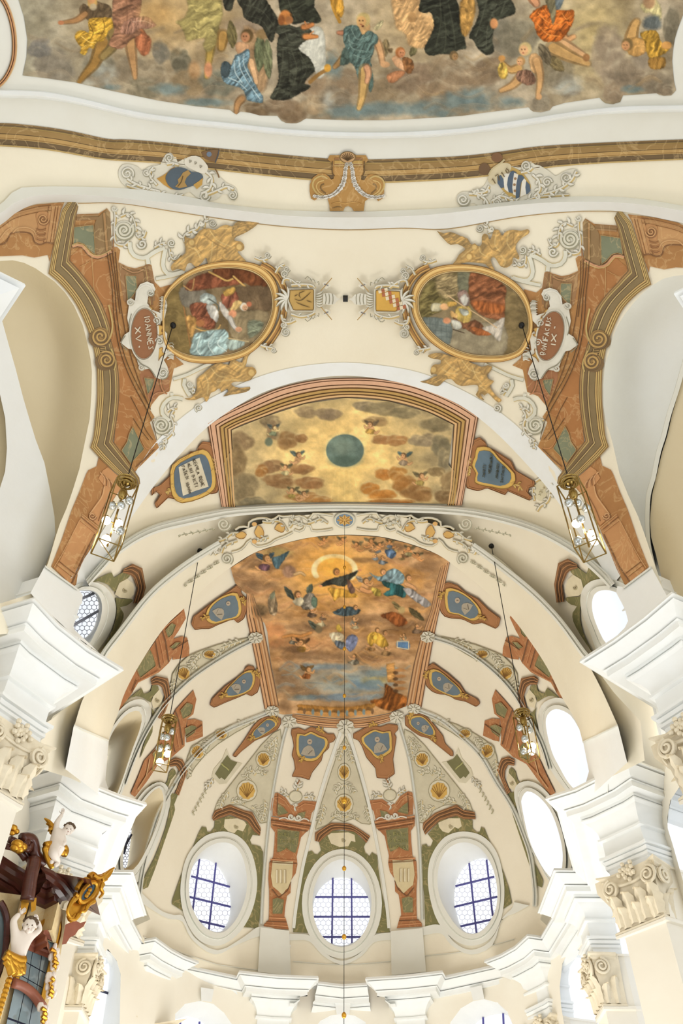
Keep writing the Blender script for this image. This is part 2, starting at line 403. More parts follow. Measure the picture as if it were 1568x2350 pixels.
# ------------------------------------------------------------------ the shell of the church
OV = dict(
 C=(P([(785+68*math.cos(t), 2073+101*math.sin(t)) for t in np.linspace(0, 2*math.pi, 32, endpoint=False)]),
    P([(785+92*math.cos(t), 2074+126*math.sin(t)) for t in np.linspace(0, 2*math.pi, 32, endpoint=False)]),
    P([(784+66*math.cos(t), 2092+78*math.sin(t)) for t in np.linspace(0, 2*math.pi, 32, endpoint=False)])),
 L=(P('513,1933 540,1942 558,1970 567,2017 563,2060 545,2105 520,2135 498,2141 470,2128 448,2098 435,2060 436,2010 450,1970 480,1942', 3, True),
    P('512,1908 550,1920 577,1955 590,2010 587,2060 570,2110 540,2150 500,2171 460,2160 430,2120 415,2065 417,2010 432,1960 468,1920', 3, True),
    P('458,1972 480,1975 505,1995 522,2030 529,2070 526,2105 515,2130 498,2141 470,2128 448,2098 435,2060 433,2030 440,1995', 3, True)),
 R=(P('1066,1933 1098,1943 1122,1970 1137,2010 1142,2055 1135,2095 1110,2133 1083,2144 1055,2132 1030,2100 1010,2060 1004,2015 1013,1970 1036,1942', 3, True),
    P('1066,1908 1110,1920 1140,1955 1154,2005 1158,2055 1150,2110 1125,2155 1080,2171 1040,2155 1005,2115 987,2060 982,2005 992,1960 1022,1920', 3, True),
    P('1118,1971 1128,1985 1137,2010 1142,2055 1135,2095 1110,2133 1083,2144 1060,2130 1047,2090 1043,2060 1049,2020 1068,1988 1095,1972', 3, True)),
 L1=(P('200,1352 222,1360 234,1385 231,1420 217,1455 200,1480 165,1465 155,1425 165,1380 180,1358', 3, True),
     P('207,1335 240,1345 262,1375 266,1405 255,1445 232,1482 205,1508 150,1490 132,1430 145,1370 175,1342', 3, True),
     P('190,1356 215,1360 226,1385 223,1410 215,1440 192,1466 160,1465 150,1425 160,1380 175,1358', 3, True)),
 R1=(P('1374,1357 1400,1355 1428,1368 1447,1400 1442,1450 1420,1480 1393,1478 1372,1440 1360,1402 1361,1372', 3, True),
     P('1376,1329 1410,1330 1445,1350 1470,1395 1465,1460 1430,1505 1378,1505 1355,1453 1338,1412 1332,1378 1338,1351 1355,1335', 3, True),
     P('1374,1357 1400,1355 1428,1368 1447,1400 1442,1450 1420,1480 1393,1478 1372,1440 1360,1402 1361,1372', 3, True)),
 L2=(P('317,1631 326,1646 320,1677 303,1722 278,1797 258,1840 225,1840 228,1780 245,1715 262,1675 290,1640', 3, True),
     P('322,1604 342,1616 347,1640 332,1682 310,1738 282,1815 262,1865 205,1865 210,1780 232,1705 255,1655 290,1615', 3, True),
     P('240,1700 247,1712 246,1735 238,1770 228,1830 200,1830 205,1770 222,1715', 3, True)),
 R2=(P('1276,1627 1256,1642 1254,1670 1266,1722 1283,1758 1312,1805 1352,1830 1372,1790 1356,1725 1338,1690 1328,1670 1308,1640', 3, True),
     P('1283,1601 1250,1611 1236,1636 1236,1670 1248,1729 1269,1775 1300,1815 1340,1860 1395,1830 1385,1750 1362,1700 1340,1655 1314,1617', 3, True),
     P('1276,1627 1256,1642 1254,1670 1266,1722 1283,1758 1312,1805 1352,1830 1372,1790 1356,1725 1338,1690 1328,1670 1308,1640', 3, True)),
 L3=(P('367,1808 375,1825 374,1847 362,1888 344,1933 318,1982 298,2000 284,1995 284,1950 300,1892 331,1840 352,1815', 3, True),
     P('374,1795 389,1815 390,1850 366,1923 341,1982 312,2030 280,2040 265,2000 270,1940 290,1880 322,1825 350,1800', 3, True),
     P('302,1895 300,1925 296,1960 290,1992 275,1995 270,1960 278,1920 292,1893', 3, True)),
 R3=(P('1210,1816 1198,1832 1198,1850 1213,1920 1234,1970 1262,2012 1285,2012 1292,1960 1281,1905 1262,1858 1234,1826', 3, True),
     P('1212,1792 1186,1801 1180,1827 1190,1865 1199,1907 1219,1951 1240,1985 1265,2030 1305,2030 1312,1960 1298,1890 1272,1838 1240,1803', 3, True),
     P('1210,1816 1198,1832 1198,1850 1213,1920 1234,1970 1262,2012 1285,2012 1292,1960 1281,1905 1262,1858 1234,1826', 3, True)))
LOW = dict(
 L=(P('402,2480 402,2327 425,2304 458,2297 490,2304 515,2325 532,2350 540,2400 545,2480'), P('372,2480 386,2362 400,2340 430,2332 455,2338 480,2360 495,2400 500,2480')),
 C=(P('715,2480 720,2365 735,2343 760,2330 787,2327 815,2331 838,2345 852,2368 856,2480'), P('718,2480 722,2400 740,2378 787,2366 832,2378 850,2400 854,2480')),
 R=(P('1025,2480 1028,2370 1035,2345 1058,2314 1085,2298 1112,2293 1142,2301 1165,2322 1177,2350 1178,2480'), P('1070,2480 1076,2380 1095,2345 1125,2330 1155,2326 1176,2336 1183,2370 1190,2480')),
 RB=(P('1377,2025 1395,1995 1440,1985 1500,2040 1560,2200 1640,2480 1446,2480 1414,2350 1392,2221 1376,2163 1369,2116 1368,2069'),)*2,
 RA=(P('1539,1837 1560,1805 1640,1830 1720,2080 1800,2480 1720,2480 1605,2150 1568,2022 1545,1940 1533,1901 1532,1877'),)*2,
 RC=(P('1309,2175 1330,2180 1350,2230 1370,2300 1385,2480 1310,2480 1295,2350 1288,2308 1285,2263 1291,2212'),)*2,
 LC=(P('248,2178 232,2190 205,2240 180,2350 165,2480 262,2480 275,2346 277,2236 268,2205'), P('251,2200 251,2243 241,2312 232,2370 225,2480 150,2480 165,2350 195,2240 225,2195')))
NL = P('-420,560 0,599 29,597 55,603 82,616 102,630 125,646 149,671 170,702 190,746 200,785 208,824 211,853 210,902 206,961 196,1009 182,1077 168,1122 153,1166 137,1203 127,1234 110,1293 94,1326 78,1361 0,1385 -420,1480')
NR = P('1980,620 1568,631 1545,634 1522,640 1497,655 1475,673 1453,697 1434,722 1418,747 1405,779 1397,814 1389,834 1385,882 1385,931 1391,971 1399,990 1407,1019 1422,1087 1442,1136 1465,1185 1481,1230 1502,1293 1516,1332 1528,1371 1980,1400')
ARCH = P('-420,1500 60,1450 150,1400 203,1318 258,1262 310,1226 413,1188 540,1165 660,1159 790,1157 930,1159 1040,1163 1130,1176 1230,1205 1320,1252 1390,1310 1450,1380 1540,1440 1980,1500')
# nave vault above the front arch
mb = MB()
top = np.vstack([P('1980,-340 -420,-340'), ARCH])
patch(mb, top, off=0.0, back=-0.9, holes=[NL, NR], step=22)
mb.build('ceiling', 'plaster_pale', kind='structure', sm=False)
# choir and apse vault: everything between the arch and the cornice
BOUND = P('-420,1400 60,1400 150,1470 250,1545 195,1590 120,1650 95,1665 95,1765 160,1785 300,1850 328,1862 250,1880 240,1905 240,2000 308,2012 345,2110 300,2130 330,2165 460,2225 550,2240 732,2250 838,2252 1015,2238 1110,2220 1215,2165 1262,2130 1240,2110 1275,2010 1335,2000 1338,1900 1300,1880 1260,1850 1440,1765 1480,1745 1470,1655 1410,1590 1365,1530 1480,1440 1560,1380 1980,1380')
mb = MB()
patch(mb, np.vstack([ARCH[1:-1], P('1980,1380'), BOUND[::-1][1:]]), off=-0.01, holes=[OV[k][0] for k in OV], step=16)
mb.build('ceiling', 'plaster_cream', kind='structure')
def cut(pl, x0, x1):
    i0 = 0 if x0 < -400 else [i for i in range(len(pl)-1) if pl[i][0] <= x0 < pl[i+1][0]][-1 if x0 < 800 else 0]
    i1 = len(pl)-1 if x1 > 1900 else [i for i in range(len(pl)-1) if pl[i][0] <= x1 < pl[i+1][0]][-1 if x1 < 800 else 0]
    def at(i, x): a, b = pl[i], pl[i+1]; t = (x-a[0])/(b[0]-a[0]); return a+(b-a)*t
    L = [pl[0]] if x0 < -400 else [at(i0, x0)]
    R = [pl[-1]] if x1 > 1900 else [at(i1, x1)]
    return np.array(L+[q for q in pl[i0+1:i1+1]]+R)
for nm, x0, x1, ks in (('wall_left', -420, 400, ['LC']), ('wall_back', 400, 1180, ['C']), ('wall_right', 1180, 1980, ['RB', 'RC', 'RA'])):
    mb = MB(); c = cut(BOUND, x0, x1)
    if nm == 'wall_back': hs = [np.stack([np.clip(LOW[k][0][:, 0], 401.5, 1178.5), LOW[k][0][:, 1]], 1) for k in ('L', 'C', 'R')]
    else: hs = [LOW[k][0] for k in ks]
    patch(mb, np.vstack([c, P('%d,2700 %d,2700' % (x1, x0))]), surf=wall, off=0, holes=hs, step=18)
    mb.build(nm, 'plaster_peach', kind='structure')
# the vault and side walls going on behind the camera
mb = MB(); ys = np.linspace(-12, 5, 12); an = np.linspace(0.02, math.pi-0.02, 24)
V = []
for y in ys:
    a = np.interp(y, _AY, _AA)
    for t in an: V.append((a*math.cos(t), y, Z0+BB*math.sin(t)+0.03))
k = len(an)
mb.add(V, [(i*k+j, i*k+j+1, (i+1)*k+j+1, (i+1)*k+j) for i in range(len(ys)-2) for j in range(k-1) if i < 9])
mb.build('ceiling', 'plaster_pale', kind='structure', sm=True)
mb = MB(); boxm(mb, (0, 6, -EYE-0.1), (14, 0, 0), (0, 22, 0), (0, 0, 0.1)); mb.build('floor', 'floor_stone', kind='structure')
# side bays left and right behind the big arches
for sgn, N_, nm in ((0, NL, 'wall_left'), (1, NR, 'wall_right')):
    mb = MB()
    if sgn == 0: o = P('-420,420 60,520 240,620 262,853 240,1100 150,1330 100,1440 -420,1560')
    else: o = P('1980,500 1500,560 1360,640 1330,860 1360,1080 1450,1320 1500,1440 1980,1560')
    patch(mb, o, off=-1.15, step=24)
    mb.build(nm, 'plaster_niche' if sgn == 0 else 'plaster_white', kind='structure', sm=True)  # right bay's overexposure is put into its colour as whiter plaster
mb = MB()
ribL = np.vstack([P('-60,560 6,740 20,791 35,843 53,912 67,960 82,1009 102,1062 115,1126 125,1185 127,1225 118,1262 100,1310 78,1361 0,1400 -60,1420 -60,1160'), P('0,1120 12,1081 16,1028 12,960 0,905 -60,800')])
patch(mb, ribL, off=-0.75, back=-1.2, step=20); mb.build('trim_1', 'plaster_white', kind='structure')
mb = MB()
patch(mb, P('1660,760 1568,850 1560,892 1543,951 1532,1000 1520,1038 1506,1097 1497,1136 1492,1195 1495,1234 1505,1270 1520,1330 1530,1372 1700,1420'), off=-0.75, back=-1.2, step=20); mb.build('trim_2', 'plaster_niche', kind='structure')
mb = MB()
ribbon(mb, P('1575,820 1555,892 1536,951 1524,1000 1512,1038 1500,1097 1489,1136 1486,1195 1489,1250 1500,1300', 3), [(-6, -1.2), (-5, -0.66), (5, -0.66), (6, -1.2)]); mb.build('trim_3', 'plaster_grey', kind='structure')
# ------------------------------------------------------------------ entablature, attic and pilasters
CH = 9.0
Lc = [(-7.2, 10.7)]+[tuple(q) for q in cof([(0, 1391), (81, 1367), (138, 1429), (207, 1484), (286, 1532)], CH)]
PROF = [(0.72, 9.02), (0.02, 9.0), (0.0, 8.94), (0.09, 8.925), (0.09, 8.91), (0.04, 8.9), (0.1, 8.87), (0.2, 8.78), (0.23, 8.76), (0.31, 8.755), (0.31, 8.735), (0.23, 8.73), (0.27, 8.72), (0.27, 8.62), (0.46, 8.64), (0.46, 8.59), (0.52, 8.585), (0.52, 8.57), (0.46, 8.565), (0.46, 8.54), (0.52, 8.5), (0.6, 8.44), (0.72, 8.44)]
PLOW = [(0.5, 8.56), (0.52, 8.5), (0.6, 8.43), (0.66, 8.33), (0.68, 8.22), (0.64, 8.2), (0.64, 8.16), (0.7, 8.14), (0.7, 7.86), (0.74, 7.855), (0.74, 7.84), (0.6, 7.83), (0.6, 7.78), (0.66, 7.775), (0.66, 7.76), (0.63, 7.75), (0.66, 7.7), (0.7, 7.695), (0.7, 7.68), (0.66, 7.67), (0.66, 7.62), (0.7, 7.6), (0.7, 7.48), (0.78, 7.48)]
def c2(px): return [tuple(q) for q in cof(px, CH)]
def back(p, q, d, side):
    """a point d metres behind q, square to the run p-q"""
    p = np.array(p); q = np.array(q); t = (q-p)/np.linalg.norm(q-p); n = np.array([-t[1], t[0]])*side; return tuple(q+n*d)
def chain(runs, side):
    """runs: lists of lip points; each run returns to the wall at both ends"""
    return runs
def side_chain(mirror):
    s = 1 if not mirror else -1
    if not mirror:
        A = c2([(81, 1367), (138, 1429), (207, 1484), (286, 1532)]); B = c2([(152, 1746), (215, 1797), (280, 1823), (339, 1841)])
        C = c2([(307, 1995), (338, 2095)]); D = c2([(358, 2149), (395, 2176), (425, 2192), (458, 2205)]); E = c2([(548, 2226), (640, 2236), (732, 2239)])
    else:
        A = c2([(1541, 1355), (1475, 1412), (1405, 1464), (1328, 1513)]); B = c2([(1438, 1734), (1380, 1775), (1318, 1806), (1250, 1828)])
        C = c2([(1270, 1991), (1233, 2090)]); D = c2([(1210, 2142), (1180, 2170), (1148, 2188), (1110, 2203)]); E = c2([(1017, 2226), (930, 2236), (838, 2242)])
    sd = 1 if not mirror else -1
    pts = [back(A[1], A[0], 3.0, -sd)]+A+[back(A[-2], A[-1], 1.9, sd)]
    pts += [back(B[1], B[0], 1.0, -sd)]+B+[back(B[-2], B[-1], 0.55, sd)]
    c0 = back(C[1], C[0], 0.42, -sd)
    pts += [c0]+C+[back(C[0], C[1], 0.4, sd)]
    pts += [back(D[1], D[0], 0.35, -sd)]+D+[back(D[-2], D[-1], 0.4, sd)]
    pts += [back(E[1], E[0], 0.35, -sd)]+E+[back(E[-2], E[-1], 0.35, sd)]
    return pts, A, B, C, D, E
chL, AL, BL, CL, DL, EL = side_chain(False)
chR, AR, BR, CR, DR, ER = side_chain(True)
mid = c2([(787, 2258)])
full = chL+mid+chR[::-1]
def sec(pts, side, nm, prof=PROF, m='plaster_trim'):
    mb = MB(); sweepxy(mb, pts, prof, side=side); return mb.build(nm, m, kind='structure')
sec(chL, 1, 'trim_4'); sec(chR[::-1], 1, 'trim_5'); sec([chL[-1]]+mid+[chR[-1]], 1, 'trim_6')
for pts, sd in ((AL, 1), (AR, -1), (BL, 1), (BR, -1), (CL, 1), (CR, -1), (DL, 1), (DR, -1), (EL, 1), (ER, -1)):
    mb = MB(); pp = [back(pts[1], pts[0], 1.3, -sd)]+list(pts)+[back(pts[-2], pts[-1], 1.3, sd)]; sweepxy(mb, pp, PLOW, side=sd); mb.build('trim_11', 'plaster_trim', kind='structure')
# attic blocks above the cornice (between cornice and vault) and pilaster shafts below the capitals
def inset(pts, d, side, ret):
    pts = [np.array(p) for p in pts]; o = []
    for i in range(len(pts)):
        a = pts[max(i-1, 0)]; b = pts[min(i+1, len(pts)-1)]; t = (b-a)/np.linalg.norm(b-a); n = np.array([-t[1], t[0]])*side
        o.append(pts[i]+n*d)
    t0 = (o[1]-o[0])/np.linalg.norm(o[1]-o[0]); t1 = (o[-1]-o[-2])/np.linalg.norm(o[-1]-o[-2])
    o[0] = o[0]+t0*d; o[-1] = o[-1]-t1*d
    n0 = np.array([-t0[1], t0[0]])*side; n1 = np.array([-t1[1], t1[0]])*side
    return [o[0]+n0*ret]+o+[o[-1]+n1*ret]
def attic(pts, side, z1, ret=1.2, d=0.72, nm='trim_7'):
    mb = MB(); q = inset(pts, d, side, ret)
    sweepxy(mb, q, [(0, 8.95), (0, z1-0.34), (-0.03, z1-0.33), (-0.03, z1-0.3), (0, z1-0.28), (0, z1)], side=side)
    mb.build(nm, 'plaster_white', kind='structure'); return q
for pts, sd in ((AL, 1), (AR, -1)): attic(pts, sd, 10.35, nm='trim_7')
for o in ('170,1662 250,1697 242,1790 262,1850 150,1765', '1338,1700 1418,1662 1440,1750 1330,1850 1352,1770',
          '104,1297 178,1350 190,1366 188,1385 176,1394 170,1410 165,1430 172,1446 230,1500 160,1450 90,1385 70,1361', '1494,1299 1430,1347 1417,1345 1415,1361 1428,1385 1436,1402 1442,1425 1434,1441 1380,1495 1450,1455 1560,1372 1530,1366'):
    mb = MB(); patch(mb, P(o), off=0.26, back=-0.6, step=14); mb.build('trim_8', 'plaster_white', kind='structure')
    e = P(o)[:2]; mb = MB(); ribbon(mb, e+[0, 3], [(-2, 0.26), (-1.5, 0.31), (1.5, 0.31), (2, 0.26)]); mb.build('trim_8', 'plaster_grey', kind='structure')
for pts, sd in ((DL, 1), (DR, -1)): attic(pts, sd, 10.2, d=0.78, nm='trim_9')
for pts, sd in ((EL, 1), (ER, -1)): attic(pts, sd, 10.35, d=0.78, nm='trim_10')
def shaft(pts, side, nm, ret=1.2, d=0.72):
    q = inset(pts, d, side, ret); mb = MB()
    sweepxy(mb, q, [(-0.04, 7.5), (-0.04, 7.46), (0, 7.46), (0, 6.52), (-0.05, 6.5), (-0.05, 6.44), (0, 6.42), (0, -1.1), (-0.1, -1.15), (-0.1, -EYE)], side=side)
    return mb.build(nm, 'plaster_peach', kind='structure'), q
PQ = {}
for k, pts, sd in (('AL', AL, 1), ('AR', AR, -1), ('BL', BL, 1), ('BR', BR, -1), ('CL', CL, 1), ('CR', CR, -1), ('DL', DL, 1), ('DR', DR, -1), ('EL', EL, 1), ('ER', ER, -1)):
    PQ[k] = shaft(pts, sd, 'trim_12')[1]
# cornice corners of the nearer nave piers, cut by the photo's edges
for q, sd in (([(-6.4, 2.8), (-3.56, 4.53), (-5.5, 6.8)], 1), ([(6.5, 2.9), (3.68, 4.63), (5.6, 6.9)], -1)):
    mb = MB(); sweepxy(mb, q, PROF[:-1]+PLOW[2:], side=sd); mb.build('trim_13', 'plaster_trim', kind='structure')
# ------------------------------------------------------------------ windows: ring, reveal, panes, bars
def align(l, n, c):
    l = resamp(np.vstack([l, l[:1]]), 400)[:-1]; a = np.arctan2(l[:, 1]-c[1], l[:, 0]-c[0]); o = np.argsort(a); a = a[o]; l = l[o]
    t = np.linspace(-math.pi, math.pi, n, endpoint=False)
    return np.stack([np.interp(t, a, l[:, k], period=2*math.pi) for k in (0, 1)], 1)
def loft(mb, loops3, col=None):
    n = len(loops3[0]); m = len(loops3)
    mb.add(np.vstack(loops3), [(j*n+i, j*n+(i+1) % n, (j+1)*n+(i+1) % n, (j+1)*n+i) for j in range(m-1) for i in range(n)], col)
def split(polys, a, b):
    a = np.array(a, float); b = np.array(b, float); nn = np.array([-(b-a)[1], (b-a)[0]]); out = []
    for p in polys:
        for s in (1, -1):
            r = []
            for i in range(len(p)):
                u, v = p[i], p[(i+1) % len(p)]; du = ((u-a)@nn)*s; dv = ((v-a)@nn)*s
                if du >= 0: r.append(u)
                if du*dv < 0: r.append(u+(v-u)*du/(du-dv))
            if len(r) > 2:
                r = np.array(r); ar = 0.5*abs(np.dot(r[:, 0], np.roll(r[:, 1], 1))-np.dot(r[:, 1], np.roll(r[:, 0], 1)))
                if ar > 12: out.append(r)
    return out
def hexlead(poly, cell, depth, wpx, surf=vault):
    mb = MB(); lo = poly.min(0); hi = poly.max(0); h = cell*0.866; seen = set()
    r = cell/math.sqrt(3)
    for j in range(int((hi[1]-lo[1])/(1.5*r))+2):
        for i in range(int((hi[0]-lo[0])/cell)+2):
            c = lo+np.array([i*cell+(j % 2)*cell/2, j*1.5*r])
            for k in range(3):
                a = c+r*np.array([math.sin(k*math.pi/3), -math.cos(k*math.pi/3)]); b = c+r*np.array([math.sin((k+1)*math.pi/3), -math.cos((k+1)*math.pi/3)])
                if inside(np.array([(a+b)/2]), poly)[0]:
                    d = (b-a)/np.linalg.norm(b-a); nn = np.array([-d[1], d[0]])*wpx/2
                    mb.add(surf(np.array([a-nn, b-nn, b+nn, a+nn]), depth), [(0, 1, 2, 3)])
    return mb
WN = [0]
def window(opening, ring, pane, bars, depth=0.75, ringh=(0.1, 0.05), surf=vault, o0=0.0, leadf=None, barr=0.028, reveal='plaster_white', ringm='plaster_grey', barm='iron_blue'):
    WN[0] += 1; n = 72; c = opening.mean(0)
    A = align(opening, n, c); Pn = align(pane, n, pane.mean(0))
    s = lambda q, off: surf(q, off)
    mb = MB(); steps = [s(A, o0+ringh[0])]+[s(A*(1-t)+Pn*t, o0+ringh[0]*(1-t)-depth*t) for t in (0.1, 0.35, 0.7, 1.0)]
    loft(mb, steps); w = mb.build('window_%d' % WN[0], reveal, kind='structure', sm=True)
    if ring is not None:
        B = align(ring, n, c); mb = MB()
        L = [s(A, -0.05), s(A, o0+ringh[0]), s(A+(B-A)*0.38, o0+ringh[0]), s(A+(B-A)*0.42, o0+ringh[1]), s(A+(B-A)*0.5, o0+ringh[1]+0.02), s(A+(B-A)*0.54, o0+ringh[1]), s(B, o0+ringh[1]), s(B, -0.05)]
        loft(mb, L); mb.build('window_frame', ringm, w)
    big = c+(align(pane, n, c)-c)*1.0
    polys = [Pn]
    for a, b in bars: polys = split(polys, a, b)
    for p in polys:
        mb = MB(); vv = p; k = s(vv, o0-depth+0.02); cc = k.mean(0); mb.add(np.vstack([k, cc]), [(i, (i+1) % len(k), len(k)) for i in range(len(k))]); mb.build('pane', 'window_glass', w)
    for a, b in bars:
        pts = np.array([np.array(a)*(1-t)+np.array(b)*t for t in np.linspace(0, 1, 7)])
        mb = MB(); tube(mb, s(pts, o0-depth+0.06), barr, 6); mb.build('glazing_bar', barm, w)
    if leadf: leadf(w)
    return w
def zig(poly, cell, depth, wpx=0.9):
    def f(w): hexlead(poly, cell, -depth+0.04, wpx).build('leading', 'lead_pale', w, kind='stuff')
    return f
window(*OV['C'], [((764, 2014), (762, 2168)), ((807, 2014), (808, 2168)), ((718, 2058.5), (850, 2058.5)), ((718, 2104), (850, 2104)), ((722, 2150), (846, 2150))], leadf=zig(OV['C'][2], 12, 0.75))
window(*OV['L'], [((458, 1971), (441, 2100)), ((496, 1979), (479, 2139)), ((440, 2011), (527, 2035)), ((433.6, 2058), (529, 2081)), ((447, 2111), (515, 2127))], leadf=zig(OV['L'][2], 12, 0.75))
window(*OV['R'], [((1077, 1981), (1094, 2143)), ((1117, 1973), (1131, 2102)), ((1046, 2033.6), (1134, 2012)), ((1044, 2081), (1141, 2058)), ((1057, 2126), (1130, 2110))], leadf=zig(OV['R'][2], 12, 0.75))
def hx(poly, depth, cell=11, m='lead'):
    def f(w): hexlead(poly, cell, -depth+0.04, 1.3).build('leading', m, w, kind='stuff')
    return f
window(*OV['L1'], [((168, 1435), (226, 1402)), ((185, 1375), (215, 1362))], depth=0.35, leadf=hx(OV['L1'][2], 0.35), barm='lead')
window(*OV['R1'], [], depth=0.5)
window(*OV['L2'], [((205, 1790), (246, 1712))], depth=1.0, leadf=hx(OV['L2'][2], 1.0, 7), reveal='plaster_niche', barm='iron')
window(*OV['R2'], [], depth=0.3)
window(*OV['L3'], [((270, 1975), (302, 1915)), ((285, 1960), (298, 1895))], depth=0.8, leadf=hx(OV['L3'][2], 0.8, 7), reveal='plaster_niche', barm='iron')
window(*OV['R3'], [], depth=0.3)
def lowwin(k, bars, depth=0.7, **kw): window(LOW[k][0], None, LOW[k][1], bars, depth=depth, ringh=(0.0, 0.0), surf=wall, **kw)
lowwin('L', [((414, 2340), (410, 2480)), ((458, 2345), (452, 2480))])
lowwin('C', [((762, 2370), (762, 2480)), ((812, 2370), (812, 2480))])
lowwin('R', [((1109, 2335), (1114, 2480)), ((1155, 2326), (1162, 2480))])
lowwin('LC', [((190, 2260), (250, 2280))], barm='iron', depth=0.8)
lowwin('RA', [], depth=0.2)
lowwin('RB', [], depth=0.2)
lowwin('RC', [], depth=0.2)
# ------------------------------------------------------------------ stucco ribs, arches and mouldings
TN = [13]
def trim(path, prof, m='plaster_trim', closed=False, w=1.0, step=10, surf=vault):
    mb = MB(); ribbon(mb, path, prof, closed=closed, w=w, step=step, surf=surf); TN[0] += 1
    return mb.build('trim_%d' % TN[0], m, kind='structure')
def strip(p1, p2, r1, r2, m='plaster_trim', n=90, ridge=None, surf=vault):
    """flat raised band between two pixel curves"""
    a = resamp(p1, n); b = resamp(p2, n); rows = [surf(a, -0.05), surf(a, r1)]
    for f, r in (ridge or []): rows.append(surf(a*(1-f)+b*f, r))
    rows += [surf(b, r2), surf(b, -0.05)]; mb = MB()
    mb.add(np.vstack(rows), [(j*n+i, j*n+i+1, (j+1)*n+i+1, (j+1)*n+i) for j in range(len(rows)-1) for i in range(n-1)]); TN[0] += 1
    return mb.build('trim_%d' % TN[0], m, kind='structure')
# moulding below the main fresco
MU = P('-300,205 -100,202 0,206 103,210 193,227 310,255 413,270 540,283 660,296 800,303 929,302 1060,294 1166,279 1338,253 1450,243 1568,241 1760,236 1900,232', 3)
ML = P('-300,228 -100,224 0,226 103,229 193,244 310,272 413,287 540,299 660,312 800,319 964,317 1060,309 1166,296 1338,268 1450,260 1568,258 1760,254 1900,250', 3)
strip(MU, ML, 0.06, 0.03, ridge=[(0.06, 0.06), (0.1, 0.10), (0.55, 0.14), (0.72, 0.13), (0.76, 0.08), (0.86, 0.08), (0.9, 0.05)])
# bent arch between the two nave bays: grey face and white soffit
GU = P('-300,640 -140,545 -60,508 0,470 34,437 69,429 172,428 310,434 430,451 500,466 640,481 796,486 929,482 1060,475 1166,463 1304,451 1441,453 1568,472 1700,500 1900,560', 4)
GM = P('-300,660 -140,565 -60,525 0,490 34,464 69,452 103,447 207,448 344,461 440,471 540,482 660,495 796,499 929,496 1028,489 1166,472 1304,463 1441,466 1568,484 1700,515 1900,580', 4)
GL = P('-300,680 -140,590 -60,550 0,518 34,490 69,472 103,464 190,464 275,466 400,484 540,505 660,519 796,526 929,522 1028,524 1183,497 1304,485 1417,484 1568,512 1700,540 1900,600', 4)
strip(GU, GM, 0.05, 0.24, 'plaster_grey')
strip(GM, GL, 0.24, 0.05, 'plaster_trim')
# front arch between nave and choir (grey band above the orb fresco)
def strip2(a, b, **k): strip(a, b, **k)
strip(P('150,1345 207,1262 262,1175 310,1085 360,1012 430,948 500,905 590,866 680,842 790,832 900,842 985,862 1080,905 1160,955 1225,1015 1290,1085 1350,1170 1400,1265 1425,1320', 3),
      P('205,1345 235,1290 290,1205 350,1120 400,1058 470,985 540,935 610,898 700,872 790,862 890,872 980,897 1060,932 1130,985 1195,1050 1265,1130 1320,1210 1368,1280 1405,1345', 3), 0.02, 0.08, 'plaster_trim')
# moulding of the inner arch and its smooth soffit
strip(P('196,1330 230,1290 258,1262 310,1224 360,1201 413,1187 480,1172 540,1163 660,1157 790,1155 930,1157 1040,1161 1130,1174 1230,1203 1320,1250 1390,1310 1412,1338', 3),
      P('205,1345 240,1305 262,1282 314,1245 365,1222 415,1210 485,1195 545,1184 660,1176 790,1173 930,1176 1040,1181 1125,1194 1222,1222 1308,1268 1372,1322 1398,1350', 3), 0.05, 0.25, 'plaster_grey',
      ridge=[(0.15, 0.16), (0.3, 0.16), (0.35, 0.2), (0.7, 0.2), (0.75, 0.25)])
SO1 = P('205,1345 240,1305 262,1282 314,1245 365,1222 415,1210 485,1195 545,1184 660,1176 790,1173 930,1176 1040,1181 1125,1194 1222,1222 1308,1268 1372,1322 1398,1350', 3)
SOi = P('249,1702 251,1690 270,1640 286,1591 320,1526 375,1443 424,1395 480,1340 530,1302 585,1268 640,1250 715,1233 790,1227 870,1231 935,1246 1000,1270 1045,1300 1110,1352 1165,1405 1210,1462 1255,1530 1290,1600 1325,1660 1338,1705', 4)
SOo = P('170,1668 190,1604 215,1560 241,1498 275,1453 344,1365 413,1306 499,1250 545,1222 620,1196 700,1182 790,1176 880,1181 960,1194 1030,1215 1085,1248 1150,1285 1215,1350 1278,1420 1330,1490 1375,1570 1418,1664', 4)
strip(SOo, SOi, 0.25, 0.27, 'plaster_pale')
# grey rib along the outer edge of the soffit
trim(P('228,1530 241,1498 275,1453 344,1365 413,1306 470,1268 505,1247', 4), [(-9, -0.02), (-8, 0.30), (-3, 0.36), (-2, 0.33), (2, 0.33), (3, 0.38), (7, 0.34), (8, 0.2)], 'plaster_grey')
trim(P('1360,1520 1340,1500 1285,1425 1225,1362 1150,1300 1108,1268 1085,1252', 4), [(-8, 0.2), (-7, 0.34), (-3, 0.38), (-2, 0.33), (2, 0.33), (3, 0.36), (8, 0.30), (9, -0.02)], 'plaster_grey')
